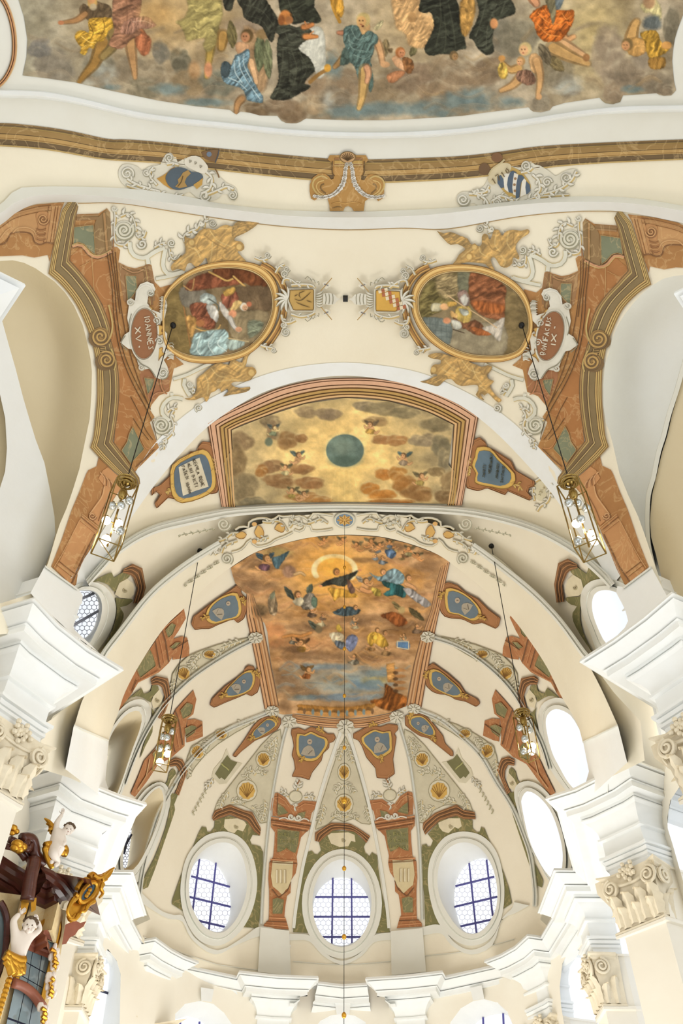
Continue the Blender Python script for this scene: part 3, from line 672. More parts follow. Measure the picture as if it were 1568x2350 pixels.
# double ribs of the choir and apse vault, each a slim moulding
RIB = [(-6, -0.02), (-5.5, 0.05), (-3, 0.1), (-2.2, 0.04), (2.2, 0.04), (3, 0.1), (5.5, 0.05), (6, -0.02)]
RIBS = ['588,1466 540,1490 490,1520 440,1555 400,1592 365,1632 330,1690 305,1745 285,1800',
        '626,1632 570,1654 520,1676 470,1712 425,1762 400,1800 365,1865 345,1925 330,1985 322,2035 318,2080',
        '663,1655 652,1690 640,1745 628,1810 618,1880 610,1960 604,2040 600,2120',
        '626,1632 600,1645 560,1668 505,1704 462,1742 430,1785 410,1820 380,1890 355,1960 340,2030 330,2110']
for i, r in enumerate(RIBS[:3]):
    p = P(r, 4)
    trim(p, RIB if i < 2 else [(q*0.75, h) for q, h in RIB], 'plaster_grey')
RR = ['985,1461 1040,1478 1090,1505 1140,1545 1180,1590 1215,1650 1245,1710 1262,1765',
      '947,1625 1010,1650 1060,1690 1105,1735 1140,1795 1175,1850 1200,1910 1218,1965 1228,2040 1228,2080',
      '911,1645 925,1690 940,1745 950,1810 958,1880 964,1960 967,2040 969,2110']
for i, r in enumerate(RR): trim(P(r, 4), RIB if i < 2 else [(q*0.75, h) for q, h in RIB], 'plaster_grey')
for r in ('782,1680 765,1730 745,1790 728,1850 712,1920 695,1990 680,2080 674,2130', '800,1680 815,1730 833,1790 848,1850 862,1920 875,1990 888,2080 893,2130'):
    trim(P(r, 4), [(-4, -0.02), (-3.5, 0.05), (3.5, 0.05), (4, -0.02)], 'plaster_grey')
# stucco sill band under the apse windows, following their lower edge
for a, b in (('318,2042 345,2068 370,2090 400,2100 420,2102 445,2150 500,2181 560,2150 600,2125 664,2142 672,2143', '312,2062 345,2085 385,2108 418,2114 440,2155 492,2191 545,2168 598,2148 640,2156 672,2158'),
             ('672,2143 706,2145 722,2160 750,2190 785,2205 820,2192 850,2162 862,2145 895,2140', '672,2158 710,2160 740,2192 785,2214 830,2194 858,2163 895,2157'),
             ('895,2140 960,2130 1010,2122 1040,2160 1080,2180 1125,2160 1155,2105 1175,2085 1180,2070', '895,2157 965,2148 1012,2142 1035,2168 1080,2191 1130,2170 1152,2110 1178,2098 1215,2078')):
    strip(P(a, 3), P(b, 3), 0.05, 0.05, 'plaster_grey', n=60)
# flat lesenes between the apse windows down to the cornice
for o in ('598,2128 664,2136 668,2240 592,2230', '897,2137 970,2130 978,2230 899,2238'):
    mb = MB(); patch(mb, P(o), off=0.12, back=-0.05, step=14); TN[0] += 1; mb.build('trim_%d' % TN[0], 'plaster_grey', kind='structure')
trim(P('330,2150 420,2188 500,2214 560,2222 592,2226 600,2190 668,2196', 1), [(-0.7, 0), (-0.6, 0.03), (0.6, 0.03), (0.7, 0)], 'plaster_grey')
trim(P('672,2206 787,2214 897,2206', 3), [(-0.7, 0), (-0.6, 0.03), (0.6, 0.03), (0.7, 0)], 'plaster_grey')
trim(P('975,2193 1080,2182 1180,2155', 3), [(-0.7, 0), (-0.6, 0.03), (0.6, 0.03), (0.7, 0)], 'plaster_grey')
# ------------------------------------------------------------------ painted work on the vault: helper
def ID(p): return np.asarray(p, float).reshape(-1, 2)
def MA(p):
    """left painted side piece -> right painted side piece of the nave bay"""
    p = np.asarray(p, float).reshape(-1, 2); dx = 793-p[:, 0]
    k = np.interp(p[:, 1], [452, 628, 772, 1027, 1300, 1351], [1.003, 1.03, 1.034, 1.032, 1.031, 1.045])
    g = np.interp(p[:, 1], [452, 628, 700, 800, 1027, 1300, 1351], [26, 22, 9, 5, -2, 1, -4])
    return np.stack([793+dx*k, p[:, 1]+g*np.clip(dx/600, 0, 1.2)], 1)
def spiral_pts(c, r, turns=1.75, a0=0.0, d=1, k=0.16, n=26):
    t = np.linspace(0, 1, int(n*turns)+4); a = a0+d*t*turns*2*math.pi; rr = r*(1-(1-k)*t)
    return np.stack([c[0]+rr*np.cos(a), c[1]+rr*np.sin(a)], 1)
class Art:
    def __init__(s, name, label, cat, T=ID, group=None, base=0.012, surf=vault, at=None):
        s.T = T; s.parts = []; s.base = base; s.surf = surf; s.lab = (name, label, cat, group); s.at = at; s.cur = None
    def part(s, nm, m='paint', label=None):
        s.cur = MB(); s.parts.append((nm, m, label, s.cur)); return s
    def o(s, layer): return s.base+0.007*layer
    def poly(s, pts, col, layer=0, sm=0, step=14, back=True):
        p = s.T(P(pts, sm, True)); patch(s.cur, p, surf=s.surf, off=s.o(layer), back=(s.o(layer)-0.02 if back else None), step=step, col=col); return s
    def line(s, pts, w, col, layer=1, taper=False, sm=4, closed=False):
        stroke(s.cur, s.T(P(pts, sm, closed)), w, col, off=s.o(layer), taper=taper, surf=s.surf, closed=closed); return s
    def lines(s, pts, specs, layer=1, sm=4, mitre=False):
        """parallel coloured bands along a path: specs [(width, colour)]"""
        pr, cs = bands([(w, s.o(layer)+0.004*(i % 2), c) for i, (w, c) in enumerate(specs)])
        p = s.T(P(pts, sm))
        ribbon(s.cur, p, pr, surf=s.surf, cols=cs, mitre=True if mitre else None); return s
    def spiral(s, c, r, turns=1.75, a0=0, d=1, w=3, col=(190, 150, 80), layer=2, dark=None, disc=None):
        c = s.T([c])[0]
        if s.T is not ID: d = -d; a0 = math.pi-a0
        q = spiral_pts(c, r, turns, a0, d)
        if disc is not None: patch(s.cur, np.array([(c[0]+r*math.cos(t), c[1]+r*math.sin(t)) for t in np.linspace(0, 2*math.pi, 20, endpoint=False)]), surf=s.surf, off=s.o(layer-1), step=10, col=disc)
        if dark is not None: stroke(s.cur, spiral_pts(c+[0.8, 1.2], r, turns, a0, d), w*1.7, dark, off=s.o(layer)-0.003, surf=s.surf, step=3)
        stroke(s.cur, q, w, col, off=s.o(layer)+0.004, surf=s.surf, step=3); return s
    def leaf(s, a, b, w, col=(236, 234, 222), dark=(150, 148, 128), layer=2, bend=0.25):
        a, b = s.T([a, b]); v = b-a; n = np.array([-v[1], v[0]])
        m = (a+b)/2+n*bend*(1 if s.T is ID else -1)
        q = np.array([(1-t)**2*a+2*t*(1-t)*m+t*t*b for t in np.linspace(0, 1, 7)])
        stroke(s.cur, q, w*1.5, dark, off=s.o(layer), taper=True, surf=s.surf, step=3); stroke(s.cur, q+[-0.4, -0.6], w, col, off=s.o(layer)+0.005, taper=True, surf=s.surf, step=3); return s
    def acanthus(s, pts, w, col=(238, 236, 226), dark=(160, 158, 140), warm=(206, 180, 120), layer=1, leaves=5, lw=4, curl=None, seed=1):
        """a scrolling stucco-like tendril with leaves and curled ends"""
        rnd = random.Random(seed); p = P(pts, 5)
        tp = s.T(p)
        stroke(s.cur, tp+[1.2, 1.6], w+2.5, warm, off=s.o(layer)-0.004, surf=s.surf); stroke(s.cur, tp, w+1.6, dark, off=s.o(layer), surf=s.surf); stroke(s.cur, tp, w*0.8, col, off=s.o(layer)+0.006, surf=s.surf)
        q = resamp(p, leaves+2)[1:-1]; d = np.gradient(resamp(p, leaves+2), axis=0)[1:-1]
        for i in range(leaves):
            t = d[i]/max(np.linalg.norm(d[i]), 1e-6); n = np.array([-t[1], t[0]])*(1 if i % 2 else -1); L = lw*rnd.uniform(1.8, 2.8)
            s.leaf(q[i], q[i]+n*L*0.8+t*L*0.7, lw, col, dark, layer+1, 0.3*(1 if i % 2 else -1))
        if curl:
            for (cx, cy, r, a0, dd) in curl: s.spiral((cx, cy), r, 1.6, a0, dd, w*0.62, col, layer+1, dark=dark, disc=(214, 212, 198))
        return s
    def done(s):
        nm, lab, cat, grp = s.lab
        vs = np.vstack([v for _, _, _, mb in s.parts for v in mb.v]) if s.parts else np.zeros((1, 3))
        c = vs.mean(0)
        ST = ('scrolls', 'mouldings', 'lettering', 'digits', 'crest_scrolls', 'scrollwork', 'leaves', 'gilt_scrolls', 'gilt_leaves', 'garland', 'dark_lines', 'white_scrolls', 'scroll_frame', 'petals', 'chequered_band', 'band', 'eagle', 'shell', 'attic_block', 'moulding_band')
        if len(s.parts) == 1:
            o = s.parts[0][3].build(nm, s.parts[0][1]); tag(o, lab, cat, grp); return o
        t = thing(nm, lab, cat, tuple(c), grp)
        for pn, m, l, mb in s.parts: mb.build(pn, m, t, label=l, kind='stuff' if pn in ST else None)
        return t
GOLD = (196, 156, 78); DG = (118, 88, 44); BR = (150, 98, 52); OR = (186, 126, 72); OL = (208, 156, 104); DB = (84, 60, 34); GB = (124, 104, 68); LG = (206, 178, 112); GR = (112, 124, 100)
W1 = (238, 237, 228); W2 = (196, 194, 178); CR = (240, 231, 206)
SIDE = {ID: 'left', MA: 'right', MIR: 'right'}
# ------------------------------------------------------------------ painted cornice over the bent arch
BU = P('-300,290 -100,284 0,282 86,289 165,301 248,319 293,320 379,327 445,335 540,344 640,354 754,364 843,366 950,363 1060,358 1150,348 1235,336 1350,329 1460,324 1568,320 1700,317 1860,315', 3)
BL_ = P('-300,345 -100,338 0,336 103,344 170,355 241,367 362,375 440,384 540,396 640,407 714,414 790,419 879,420 960,417 1060,411 1160,400 1269,384 1370,376 1470,371 1568,367 1700,363 1860,360', 3)
mb = MB(); patch(mb, np.vstack([P('-300,-330 1860,-330'), BU[::-1]+[0, 4]]), off=.008, step=22); mb.build('trim_60', 'plaster_band', kind='structure')
mb = MB(); n = 120; a = resamp(BU, n); b = resamp(BL_, n)
FR = [(0, DG), (0.09, (84, 62, 28)), (0.14, (172, 140, 74)), (0.2, (150, 116, 60)), (0.44, (92, 66, 30)), (0.47, (184, 146, 84)), (0.62, (168, 126, 62)), (0.66, (196, 160, 98)), (0.69, (88, 64, 34)), (0.9, (70, 50, 26)), (0.93, (198, 168, 104)), (0.99, (198, 168, 104))]
for i, (f, c) in enumerate(FR):
    g = FR[i+1][0] if i+1 < len(FR) else 1.0
    A_ = vault(a*(1-f)+b*f, 0.02+0.006*(i % 2)); B_ = vault(a*(1-g)+b*g, 0.02+0.006*(i % 2))
    mb.add(np.vstack([A_, B_]), [(k, k+1, n+k+1, n+k) for k in range(n-1)], c)
tag(mb.build('painted_cornice', 'marble_paint'), 'long brown and gold painted cornice across the vault below the big fresco', 'painted moulding')
# central console with shell and garlands
A = Art('painted_console', 'gold console with a round shell and white garlands amid the brown cornice', 'painted ornament')
A.part('console_body', 'marble_paint')
A.poly('752,366 757,356 781,356 788,352 812,352 818,356 840,356 845,366 842,372 834,376 834,396 829,402 829,412 836,414 842,404 852,399 864,402 874,408 881,424 882,440 878,456 868,462 862,452 846,456 838,462 835,484 812,484 808,477 800,473 792,475 788,484 757,484 756,470 752,456 742,452 730,456 722,460 714,456 711,440 711,424 718,408 730,399 744,398 754,404 760,412 766,410 766,400 763,394 763,374', (176, 128, 58), 4)
A.line('763,370 763,396 768,404', 2.5, (92, 62, 26), 5); A.line('836,370 836,398 830,404', 2.5, (92, 62, 26), 5)
A.lines('768,372 832,372', [(2, LG), (3, BR), (2, LG), (6, GOLD), (2, DG), (4, BR)], 5, sm=0)
A.poly('766,384 834,384 832,402 768,402', (190, 142, 74), 5)
for sx in (1, -1):
    f = lambda x: 800+(x-800)*sx
    A.line([(f(742), 452), (f(728), 444), (f(718), 428), (f(722), 412), (f(738), 404), (f(752), 410)], 4, LG, 5)
    A.line([(f(744), 448), (f(732), 440), (f(726), 428), (f(731), 418), (f(744), 414)], 3, (224, 190, 120), 5)
    A.line([(f(748), 444), (f(738), 436), (f(736), 426), (f(744), 422)], 3, DG, 5)
A.line('760,468 776,464 792,468 812,464 832,468', 3, (206, 158, 84), 5, True); A.line('762,478 776,474 786,477', 2.5, DG, 5, True)
A.part('shell'); A.poly([(798+19*math.cos(t), 361+14*math.sin(t)) for t in np.linspace(0, 6.28, 20, endpoint=False)], (112, 84, 40), 6)
A.poly([(798+16.5*math.cos(t), 361+12*math.sin(t)) for t in np.linspace(0, 6.28, 20, endpoint=False)], (202, 160, 112), 7)
for t in np.linspace(-2.9, -0.24, 9): A.line([(798, 369), (798+15*math.cos(t), 364+13*math.sin(t))], 1.6, (96, 66, 34), 8, sm=0)
A.part('garland')
for sx in (1, -1):
    f = lambda x: 801+(x-801)*sx
    q = smooth(np.array([(f(797), 374), (f(793), 390), (f(791), 408), (f(786), 424), (f(774), 440), (f(758), 450), (f(738), 453), (f(722), 450)]), 5)
    q = resamp(q, 30)
    for i, pt in enumerate(q):
        r = 3.4+1.8*math.sin(i*1.7)**2+2.0*math.sin(math.pi*i/30)
        A.poly([(pt[0]+r*math.cos(t+i), pt[1]+r*0.8*math.sin(t+i)) for t in np.linspace(0, 6.28, 6, endpoint=False)], [(228, 226, 218), (198, 194, 184), (240, 238, 232)][i % 3], 7+0.3*(i % 3))
        A.line([(pt[0]-r*.6, pt[1]+r*.3), (pt[0]+r*.4, pt[1]-r*.2)], 0.9, (130, 122, 110), 8.5, sm=0)
A.done()
# the two shields on the cornice
A = Art('painted_cartouche', 'white scroll cartouche with dark blue shield and gold figure, left of the console', 'cartouche', group=None)
A.part('scrollwork')
A.poly('272,392 282,378 300,377 318,384 326,392 340,384 352,380 368,378 376,360 390,350 404,358 408,372 430,360 452,362 470,378 478,392 498,400 520,420 540,430 546,446 538,462 528,448 510,446 500,456 478,460 450,452 436,440 420,446 400,452 380,446 350,432 320,430 296,430 284,424 274,410', (222, 219, 204), 2, 2)
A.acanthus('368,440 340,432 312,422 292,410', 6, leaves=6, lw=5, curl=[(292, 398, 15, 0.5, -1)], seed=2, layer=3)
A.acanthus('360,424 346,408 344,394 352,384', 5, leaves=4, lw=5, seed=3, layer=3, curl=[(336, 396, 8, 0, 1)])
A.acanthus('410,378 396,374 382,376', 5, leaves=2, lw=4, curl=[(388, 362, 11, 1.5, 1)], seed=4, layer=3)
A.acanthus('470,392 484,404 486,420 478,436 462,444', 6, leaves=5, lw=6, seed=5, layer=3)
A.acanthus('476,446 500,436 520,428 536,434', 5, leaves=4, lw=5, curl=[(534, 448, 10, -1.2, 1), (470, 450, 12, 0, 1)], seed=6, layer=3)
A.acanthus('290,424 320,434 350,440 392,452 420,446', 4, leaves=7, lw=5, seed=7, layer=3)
A.poly('424,366 440,358 458,360 472,374 478,386 470,398 456,396 440,388 426,380', (226, 222, 208), 5, 2)
for x, y in ((437, 370), (449, 374), (461, 382)): A.line([(x+3*math.cos(t), y+4*math.sin(t)) for t in np.linspace(0, 6, 10)], 1.4, (160, 155, 140), 6, sm=0)
A.part('shield'); A.poly('360,410 372,404 384,396 392,388 402,382 394,396 382,412 392,422 404,436 392,434 376,424', (190, 140, 50), 4, 1)
A.poly('384,398 394,388 408,384 424,386 440,394 456,396 466,404 464,416 450,424 432,430 414,436 398,434 386,424 380,410', (28, 72, 100), 6, 2)
A.poly('420,396 432,390 438,398 428,408 424,418 430,428 412,432 402,428 410,420 408,412 414,406', (164, 128, 66), 7, 1); A.line('408,428 416,418 420,404', 2, (98, 72, 34), 8)
A.poly('444,424 456,416 466,408 464,424 452,434', (190, 146, 60), 7)
A.part('hat'); A.poly('462,350 474,346 490,344 504,344 502,358 496,372 484,370 470,364', (104, 70, 40), 5, 1); A.poly([(480+6*math.cos(t), 354+6*math.sin(t)) for t in np.linspace(0, 6, 10)], (86, 112, 142), 6); A.line('503,344 500,358 494,374', 2.5, (50, 70, 96), 6)
A.line('494,388 500,398 503,408', 3, (120, 84, 44), 5)
A.done()
A = Art('painted_cartouche', 'painted white scroll cartouche dated 1710 with a blue and white striped shield', 'cartouche')
A.part('scrollwork')
A.poly('1048,460 1050,448 1062,440 1078,440 1092,436 1110,428 1120,410 1126,392 1140,380 1160,374 1178,382 1196,384 1202,370 1216,368 1228,378 1240,380 1262,394 1276,404 1290,396 1304,390 1320,388 1328,396 1318,420 1300,436 1290,446 1262,446 1236,456 1216,462 1190,464 1170,460 1150,462 1130,472 1106,476 1088,466 1072,470 1056,472', (222, 219, 204), 2, 2)
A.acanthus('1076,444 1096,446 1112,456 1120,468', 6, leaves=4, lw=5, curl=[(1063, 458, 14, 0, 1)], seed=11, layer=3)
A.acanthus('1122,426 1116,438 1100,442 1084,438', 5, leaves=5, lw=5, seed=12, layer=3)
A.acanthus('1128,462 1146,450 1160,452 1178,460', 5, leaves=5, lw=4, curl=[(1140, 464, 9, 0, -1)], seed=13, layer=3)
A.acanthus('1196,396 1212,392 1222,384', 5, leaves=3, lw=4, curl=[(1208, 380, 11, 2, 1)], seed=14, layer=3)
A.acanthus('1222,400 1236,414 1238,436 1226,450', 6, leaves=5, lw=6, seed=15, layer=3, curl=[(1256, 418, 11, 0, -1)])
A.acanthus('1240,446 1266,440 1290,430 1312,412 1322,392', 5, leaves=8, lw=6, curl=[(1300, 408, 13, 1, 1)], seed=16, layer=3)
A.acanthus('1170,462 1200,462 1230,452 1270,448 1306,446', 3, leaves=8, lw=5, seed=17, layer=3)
A.part('date_field'); A.poly('1120,414 1124,398 1136,384 1154,374 1170,376 1174,386 1164,402 1148,416 1132,424', (214, 202, 168), 5, 2)
A.part('digits')
def glyphs(A, txt, org, ux, uy, col, w, layer=8):
    """strokes letters: org top-left px, ux / uy px vectors of the letter box width and height"""
    G = {'I': [[(.5, 0), (.5, 1)]], '1': [[(.2, .25), (.55, 0), (.55, 1)]], 'O': [[(.5+.42*math.cos(t), .5+.5*math.sin(t)) for t in np.linspace(0, 6.28, 12)]], '0': [[(.5+.36*math.cos(t), .5+.5*math.sin(t)) for t in np.linspace(0, 6.28, 12)]],
         'A': [[(0, 1), (.5, 0), (1, 1)], [(.2, .62), (.8, .62)]], 'N': [[(0, 1), (0, 0), (1, 1), (1, 0)]], 'E': [[(1, 0), (0, 0), (0, 1), (1, 1)], [(0, .5), (.8, .5)]], 'S': [[(.9, .12), (.5, 0), (.1, .22), (.5, .5), (.9, .75), (.5, 1), (.05, .88)]],
         'X': [[(0, 0), (1, 1)], [(1, 0), (0, 1)]], 'V': [[(0, 0), (.5, 1), (1, 0)]], 'B': [[(0, 0), (0, 1), (.7, 1), (.95, .76), (.7, .5), (0, .5)], [(0, 0), (.65, 0), (.85, .25), (.65, .5)]], 'F': [[(1, 0), (0, 0), (0, 1)], [(0, .5), (.75, .5)]],
         'C': [[(.95, .15), (.5, 0), (.05, .5), (.5, 1), (.95, .85)]], 'U': [[(0, 0), (0, .8), (.5, 1), (1, .8), (1, 0)]], 'L': [[(0, 0), (0, 1), (.9, 1)]], 'R': [[(0, 1), (0, 0), (.7, 0), (.9, .25), (.7, .5), (0, .5), (.95, 1)]], 'G': [[(.95, .15), (.5, 0), (.05, .5), (.5, 1), (.95, .85), (.95, .55), (.6, .55)]],
         'M': [[(0, 1), (.1, 0), (.5, .7), (.9, 0), (1, 1)]], 'D': [[(0, 0), (0, 1), (.6, 1), (1, .5), (.6, 0), (0, 0)]], 'P': [[(0, 1), (0, 0), (.7, 0), (.9, .25), (.7, .5), (0, .5)]], 'T': [[(0, 0), (1, 0)], [(.5, 0), (.5, 1)]], 'H': [[(0, 0), (0, 1)], [(1, 0), (1, 1)], [(0, .5), (1, .5)]],
         'Q': [[(.5+.42*math.cos(t), .5+.5*math.sin(t)) for t in np.linspace(0, 6.28, 12)], [(.6, .7), (1, 1.1)]], '7': [[(0, 0), (1, 0), (.35, 1)]], '2': [[(.05, .2), (.5, 0), (.9, .25), (.1, 1), (.95, 1)]], '4': [[(.75, 1), (.75, 0), (0, .7), (1, .7)]], '5': [[(.9, 0), (.2, 0), (.1, .45), (.6, .4), (.9, .7), (.5, 1), (.05, .9)]], '3': [[(.1, .05), (.6, 0), (.85, .22), (.45, .48), (.9, .72), (.5, 1), (.05, .9)]], '.': [[(.35, .45), (.65, .55)]]}
    o = np.array(org, float); ux = np.array(ux, float); uy = np.array(uy, float); x = 0
    for ch in txt:
        if ch != ' ':
            for st in G[ch]: A.line([o+ux*(x+s_*0.72)+uy*t_ for s_, t_ in st], w, col, layer, sm=0)
        x += 1.0 if ch not in 'I.' else 0.62
glyphs(A, '1710', (1126, 412), (10.5, -7.5), (7, 12), (104, 84, 50), 2.2)
A.part('shield'); A.poly('1144,398 1156,388 1170,382 1190,390 1206,404 1218,424 1216,438 1204,448 1186,454 1168,450 1152,434 1142,416', (190, 158, 84), 4, 2)
A.poly('1142,404 1150,402 1156,412 1158,430 1150,432 1142,420', (20, 74, 110), 6, 1)
A.poly('1172,394 1178,392 1186,396 1178,412 1176,430 1178,444 1166,440 1164,424 1166,408', (20, 74, 110), 6, 1)
A.poly('1188,402 1198,402 1204,408 1196,420 1194,436 1192,454 1184,456 1184,436 1186,418', (20, 74, 110), 6, 1)
A.poly('1208,416 1216,424 1218,438 1210,446 1206,444 1206,430', (20, 74, 110), 6, 1)
A.poly('1156,400 1172,394 1166,408 1164,424 1168,442 1158,434 1156,414', (228, 226, 216), 6, 1); A.poly('1179,396 1190,400 1186,418 1184,436 1186,450 1178,446 1176,430 1178,410', (226, 222, 210), 6, 1); A.poly('1200,406 1208,414 1206,430 1208,446 1194,452 1196,434 1198,418', (228, 226, 216), 6, 1)
for q in ((1183, 410), (1181, 424), (1182, 438)): A.poly([(q[0]+3.2*math.cos(t), q[1]+3.2*math.sin(t)) for t in np.linspace(0, 6, 7)], (140, 104, 70), 7)
A.part('tassel'); A.poly([(1141+13*math.cos(t), 361+11*math.sin(t)) for t in np.linspace(0, 6.28, 14, endpoint=False)], (110, 66, 36), 4); A.part('tassel'); A.poly([(1112+13*math.cos(t), 388+14*math.sin(t)) for t in np.linspace(0, 6.28, 14, endpoint=False)], (92, 58, 34), 4)
A.line('1122,402 1130,388 1150,374 1158,366', 4, (210, 196, 156), 5)
A.done()
# ------------------------------------------------------------------ painted architecture at the sides of the nave bay
def side_arch(T, side, txt1, txt2):
    A = Art('painted_architecture', 'tall painted brown marble portal with green panels framing the %s arch of the nave' % side, 'painted architecture', T)
    A.part('marble_wall', 'marble_paint')
    A.poly('177,492 227,490 246,478 253,488 257,567 269,567 276,574 272,602 293,612 310,616 331,610 339,605 348,609 355,647 368,660 395,652 405,700 395,760 403,819 422,836 399,846 389,898 365,908 348,929 344,940 355,957 344,969 365,1027 320,1072 310,1082 262,1020 268,960 272,921 274,880 268,830 252,770 236,700 215,665 186,626 158,597 170,510', (178, 122, 62), 1)
    A.poly('163,588 178,574 190,560 206,570 215,588 240,588 262,598 262,640 268,700 276,780 292,850 318,900 338,950 318,964 300,980 296,1004 282,1026 262,1016 270,930 272,850 252,770 236,700 215,665 186,626 162,600', (172, 108, 50), 2)
    A.line('210,585 214,640 217,690', 2, (222, 178, 120), 3); A.line('183,612 196,606 206,600', 1.5, (214, 170, 110), 3)
    A.poly('262,500 258,570 262,600', (150, 100, 60), 2)
    A.part('upper_pilaster', 'marble_paint', 'grey brown upright moulding'); A.poly('222,502 236,488 246,480 253,490 257,570 242,582 222,588 217,560 217,516', (138, 106, 66), 3)
    A.lines('239,488 246,575', [(1.5, DG), (5, (168, 124, 76)), (1.5, DG)], 4, sm=0); A.lines('176,500 226,498', [(7, (142, 104, 64)), (1.5, DG), (4, (160, 120, 78))], 3, sm=0)
    A.lines('166,566 184,562 196,572 206,584 222,591 240,586 256,577', [(2, (98, 60, 34)), (5, (206, 148, 108)), (2, LG)], 4)
    A.part('dark_lines')
    for q in ('246,580 257,653 262,726 275,802 300,870 337,940 352,975 360,1010', '252,580 263,653 269,726 282,802 307,866 343,932'): A.line(q, 1.6, (72, 46, 24), 5)
    for q in ('265,578 275,681 286,750 303,826 331,905 346,940', '258,575 268,655 276,720'): A.line(q, 2.0, (108, 66, 34), 4)
    for q in ('306,960 322,985 342,1010', '300,910 318,945 334,985 352,1010'): A.line(q, 1.5, (98, 60, 30), 4)
    A.line('356,1030 336,1050 312,1072', 2.5, (120, 72, 36), 4); A.line('320,1000 335,1028 356,1030', 2, (214, 150, 96), 4)
    A.part('attic_block', 'marble_paint'); A.poly('272,604 293,614 310,618 331,612 339,607 348,611 355,648 356,690 330,700 300,700 284,690 276,640', (150, 106, 66), 2)
    A.lines('334,612 340,650 346,700', [(1.5, DG), (4, (128, 84, 48)), (1.5, LG), (4, (140, 92, 56)), (1.5, DG)], 3, sm=2)
    A.lines('280,612 296,622 312,626 330,618', [(1.5, DG), (3, (176, 126, 86)), (1.5, DG)], 3)
    A.part('attic_block', 'marble_paint').poly('318,820 345,845 390,842 388,896 364,906 348,926 338,910 322,870', (166, 104, 66), 2); A.lines('372,848 368,880 378,902', [(1.5, DG), (3, (190, 120, 84)), (1.5, DG)], 4); A.line('344,918 356,904 370,900 384,904', 3, (196, 132, 92), 4)
    for q in ('170,521 215,516 219,585 207,576 193,560 180,556 168,560', '288,633 313,633 315,664 303,681 293,690', '331,867 355,870 350,890 339,906', '305,979 331,1031 300,1064 279,1034 292,1014 296,996'):
        A.part('green_panel', 'marble_paint').poly(q, GR, 4); A.line(q+' '+q.split()[0], 1.6, (196, 160, 108), 5, sm=0)
    A.done()
    # stepped moulding band
    A = Art('painted_moulding', 'grey brown and gold stepped moulding with two volutes along the %s nave arch' % side, 'painted moulding', T, base=0.04)
    A.part('moulding_band')
    OUT = '164,452 150,468 140,480 132,520 124,560 116,595 110,628'; INN = '180,474 176,490 172,520 168,550 163,578 160,597'
    SEG = [(P('166,450 142,482 124,560 111,628'), P('180,474 174,500 167,550 160,597')),
           (P('111,628 137,650 166,685 186,720 207,771 213,790', 3), P('160,597 186,626 215,665 235,700 252,746 255,770', 3)),
           (P('213,790 221,834 223,873 223,912 220,950 215,1000 207,1027', 3), P('256,784 266,820 272,853 274,900 270,950 264,990 260,1013', 3)),
           (P('207,1027 227,1049 262,1082 292,1106 308,1124', 1), P('260,1013 280,1040 300,1068 320,1096 322,1110', 1))]
    FRB = [(0, (150, 116, 62)), (.06, LG), (.1, (140, 104, 54)), (.14, LG), (.19, (128, 94, 48)), (.23, (206, 170, 104)), (.29, (92, 72, 44)), (.31, GB), (.55, (112, 92, 60)), (.58, (200, 172, 116)), (.63, DB), (.66, (108, 84, 52)), (.82, LG), (.88, (92, 66, 36)), (.9, (172, 134, 82)), (.97, (100, 70, 40))]
    for a_, b_ in SEG:
        nn = 26; a_ = T(resamp(a_, nn)); b_ = T(resamp(b_, nn))
        for i, (f, c) in enumerate(FRB):
            g = FRB[i+1][0] if i+1 < len(FRB) else 1.0; r = 0.045+0.008*(i % 2)
            X = vault(a_*(1-f)+b_*f, r); Y = vault(a_*(1-g)+b_*g, r); A.cur.add(np.vstack([X, Y]), [(k, k+1, nn+k+1, nn+k) for k in range(nn-1)], c)
    for c_, r_, a0, d in (((231, 772), 21, 0.2, 1), ((245, 826), 20, -2.2, 1)):
        A.part('volute').poly([(c_[0]+r_*1.15*math.cos(t)-4, c_[1]+r_*math.sin(t)+5) for t in np.linspace(0, 6.28, 16, endpoint=False)], (110, 82, 48), 3)
        A.spiral(c_, r_, 2.0, a0, d, 4.5, (196, 158, 92), 5, dark=(92, 64, 34), disc=(150, 114, 62))
    A.line('250,700 258,740 256,765 246,786 232,792', 4, LG, 4); A.line('255,800 266,830 262,850', 3.5, LG, 4)
    for y in (794, 799, 804, 809): A.line([(230, y), (244, y+2)], 1.8, (196, 160, 104), 4, sm=0)
    A.done()
    # entablature beyond the moulding, towards the outside
    A = Art('painted_entablature', 'painted orange brown entablature with scroll bracket in the upper %s corner of the nave bay' % side, 'painted architecture', T)
    A.part('entablature', 'marble_paint')
    A.poly('-60,540 -20,515 0,503 34,481 86,469 148,464 140,482 132,520 124,560 114,600 110,585 79,591 52,586 0,588 -60,600', (176, 120, 62), 1)
    A.poly('-60,545 0,510 34,488 86,476 140,471 132,520 124,556 107,557 93,560 79,557 69,536 28,535 21,543 0,560 -60,580', (202, 150, 96), 2)
    A.line('-30,560 0,561 14,556 21,543 30,534 69,535 80,556 94,561 108,556 124,560', 3, (128, 80, 44), 3)
    for k in range(3): A.line([(-40, 536+k*6), (0, 512+k*6), (34, 489+k*6), (86, 475+k*6), (118, 471+k*6)], 1.4, [(146, 96, 54), (226, 180, 128), (150, 100, 56)][k], 3)
    for x in (112, 120, 128, 134): A.line([(x, 474), (x-12, 556)], 1.5, (150, 98, 58) if x % 3 else (228, 184, 134), 3, sm=0)
    A.part('bracket'); A.poly('84,490 98,484 112,490 114,510 106,530 104,548 94,556 84,552 80,540 88,520 84,504', (196, 140, 88), 4, 2); A.spiral((99, 503), 13, 1.8, 0, 1, 3, (222, 172, 118), 6, dark=(140, 90, 52))
    for k in range(5): A.line([(84, 524+k*6), (94, 528+k*6), (106, 524+k*6)], 2, (220, 172, 120) if k % 2 else (146, 96, 58), 6)
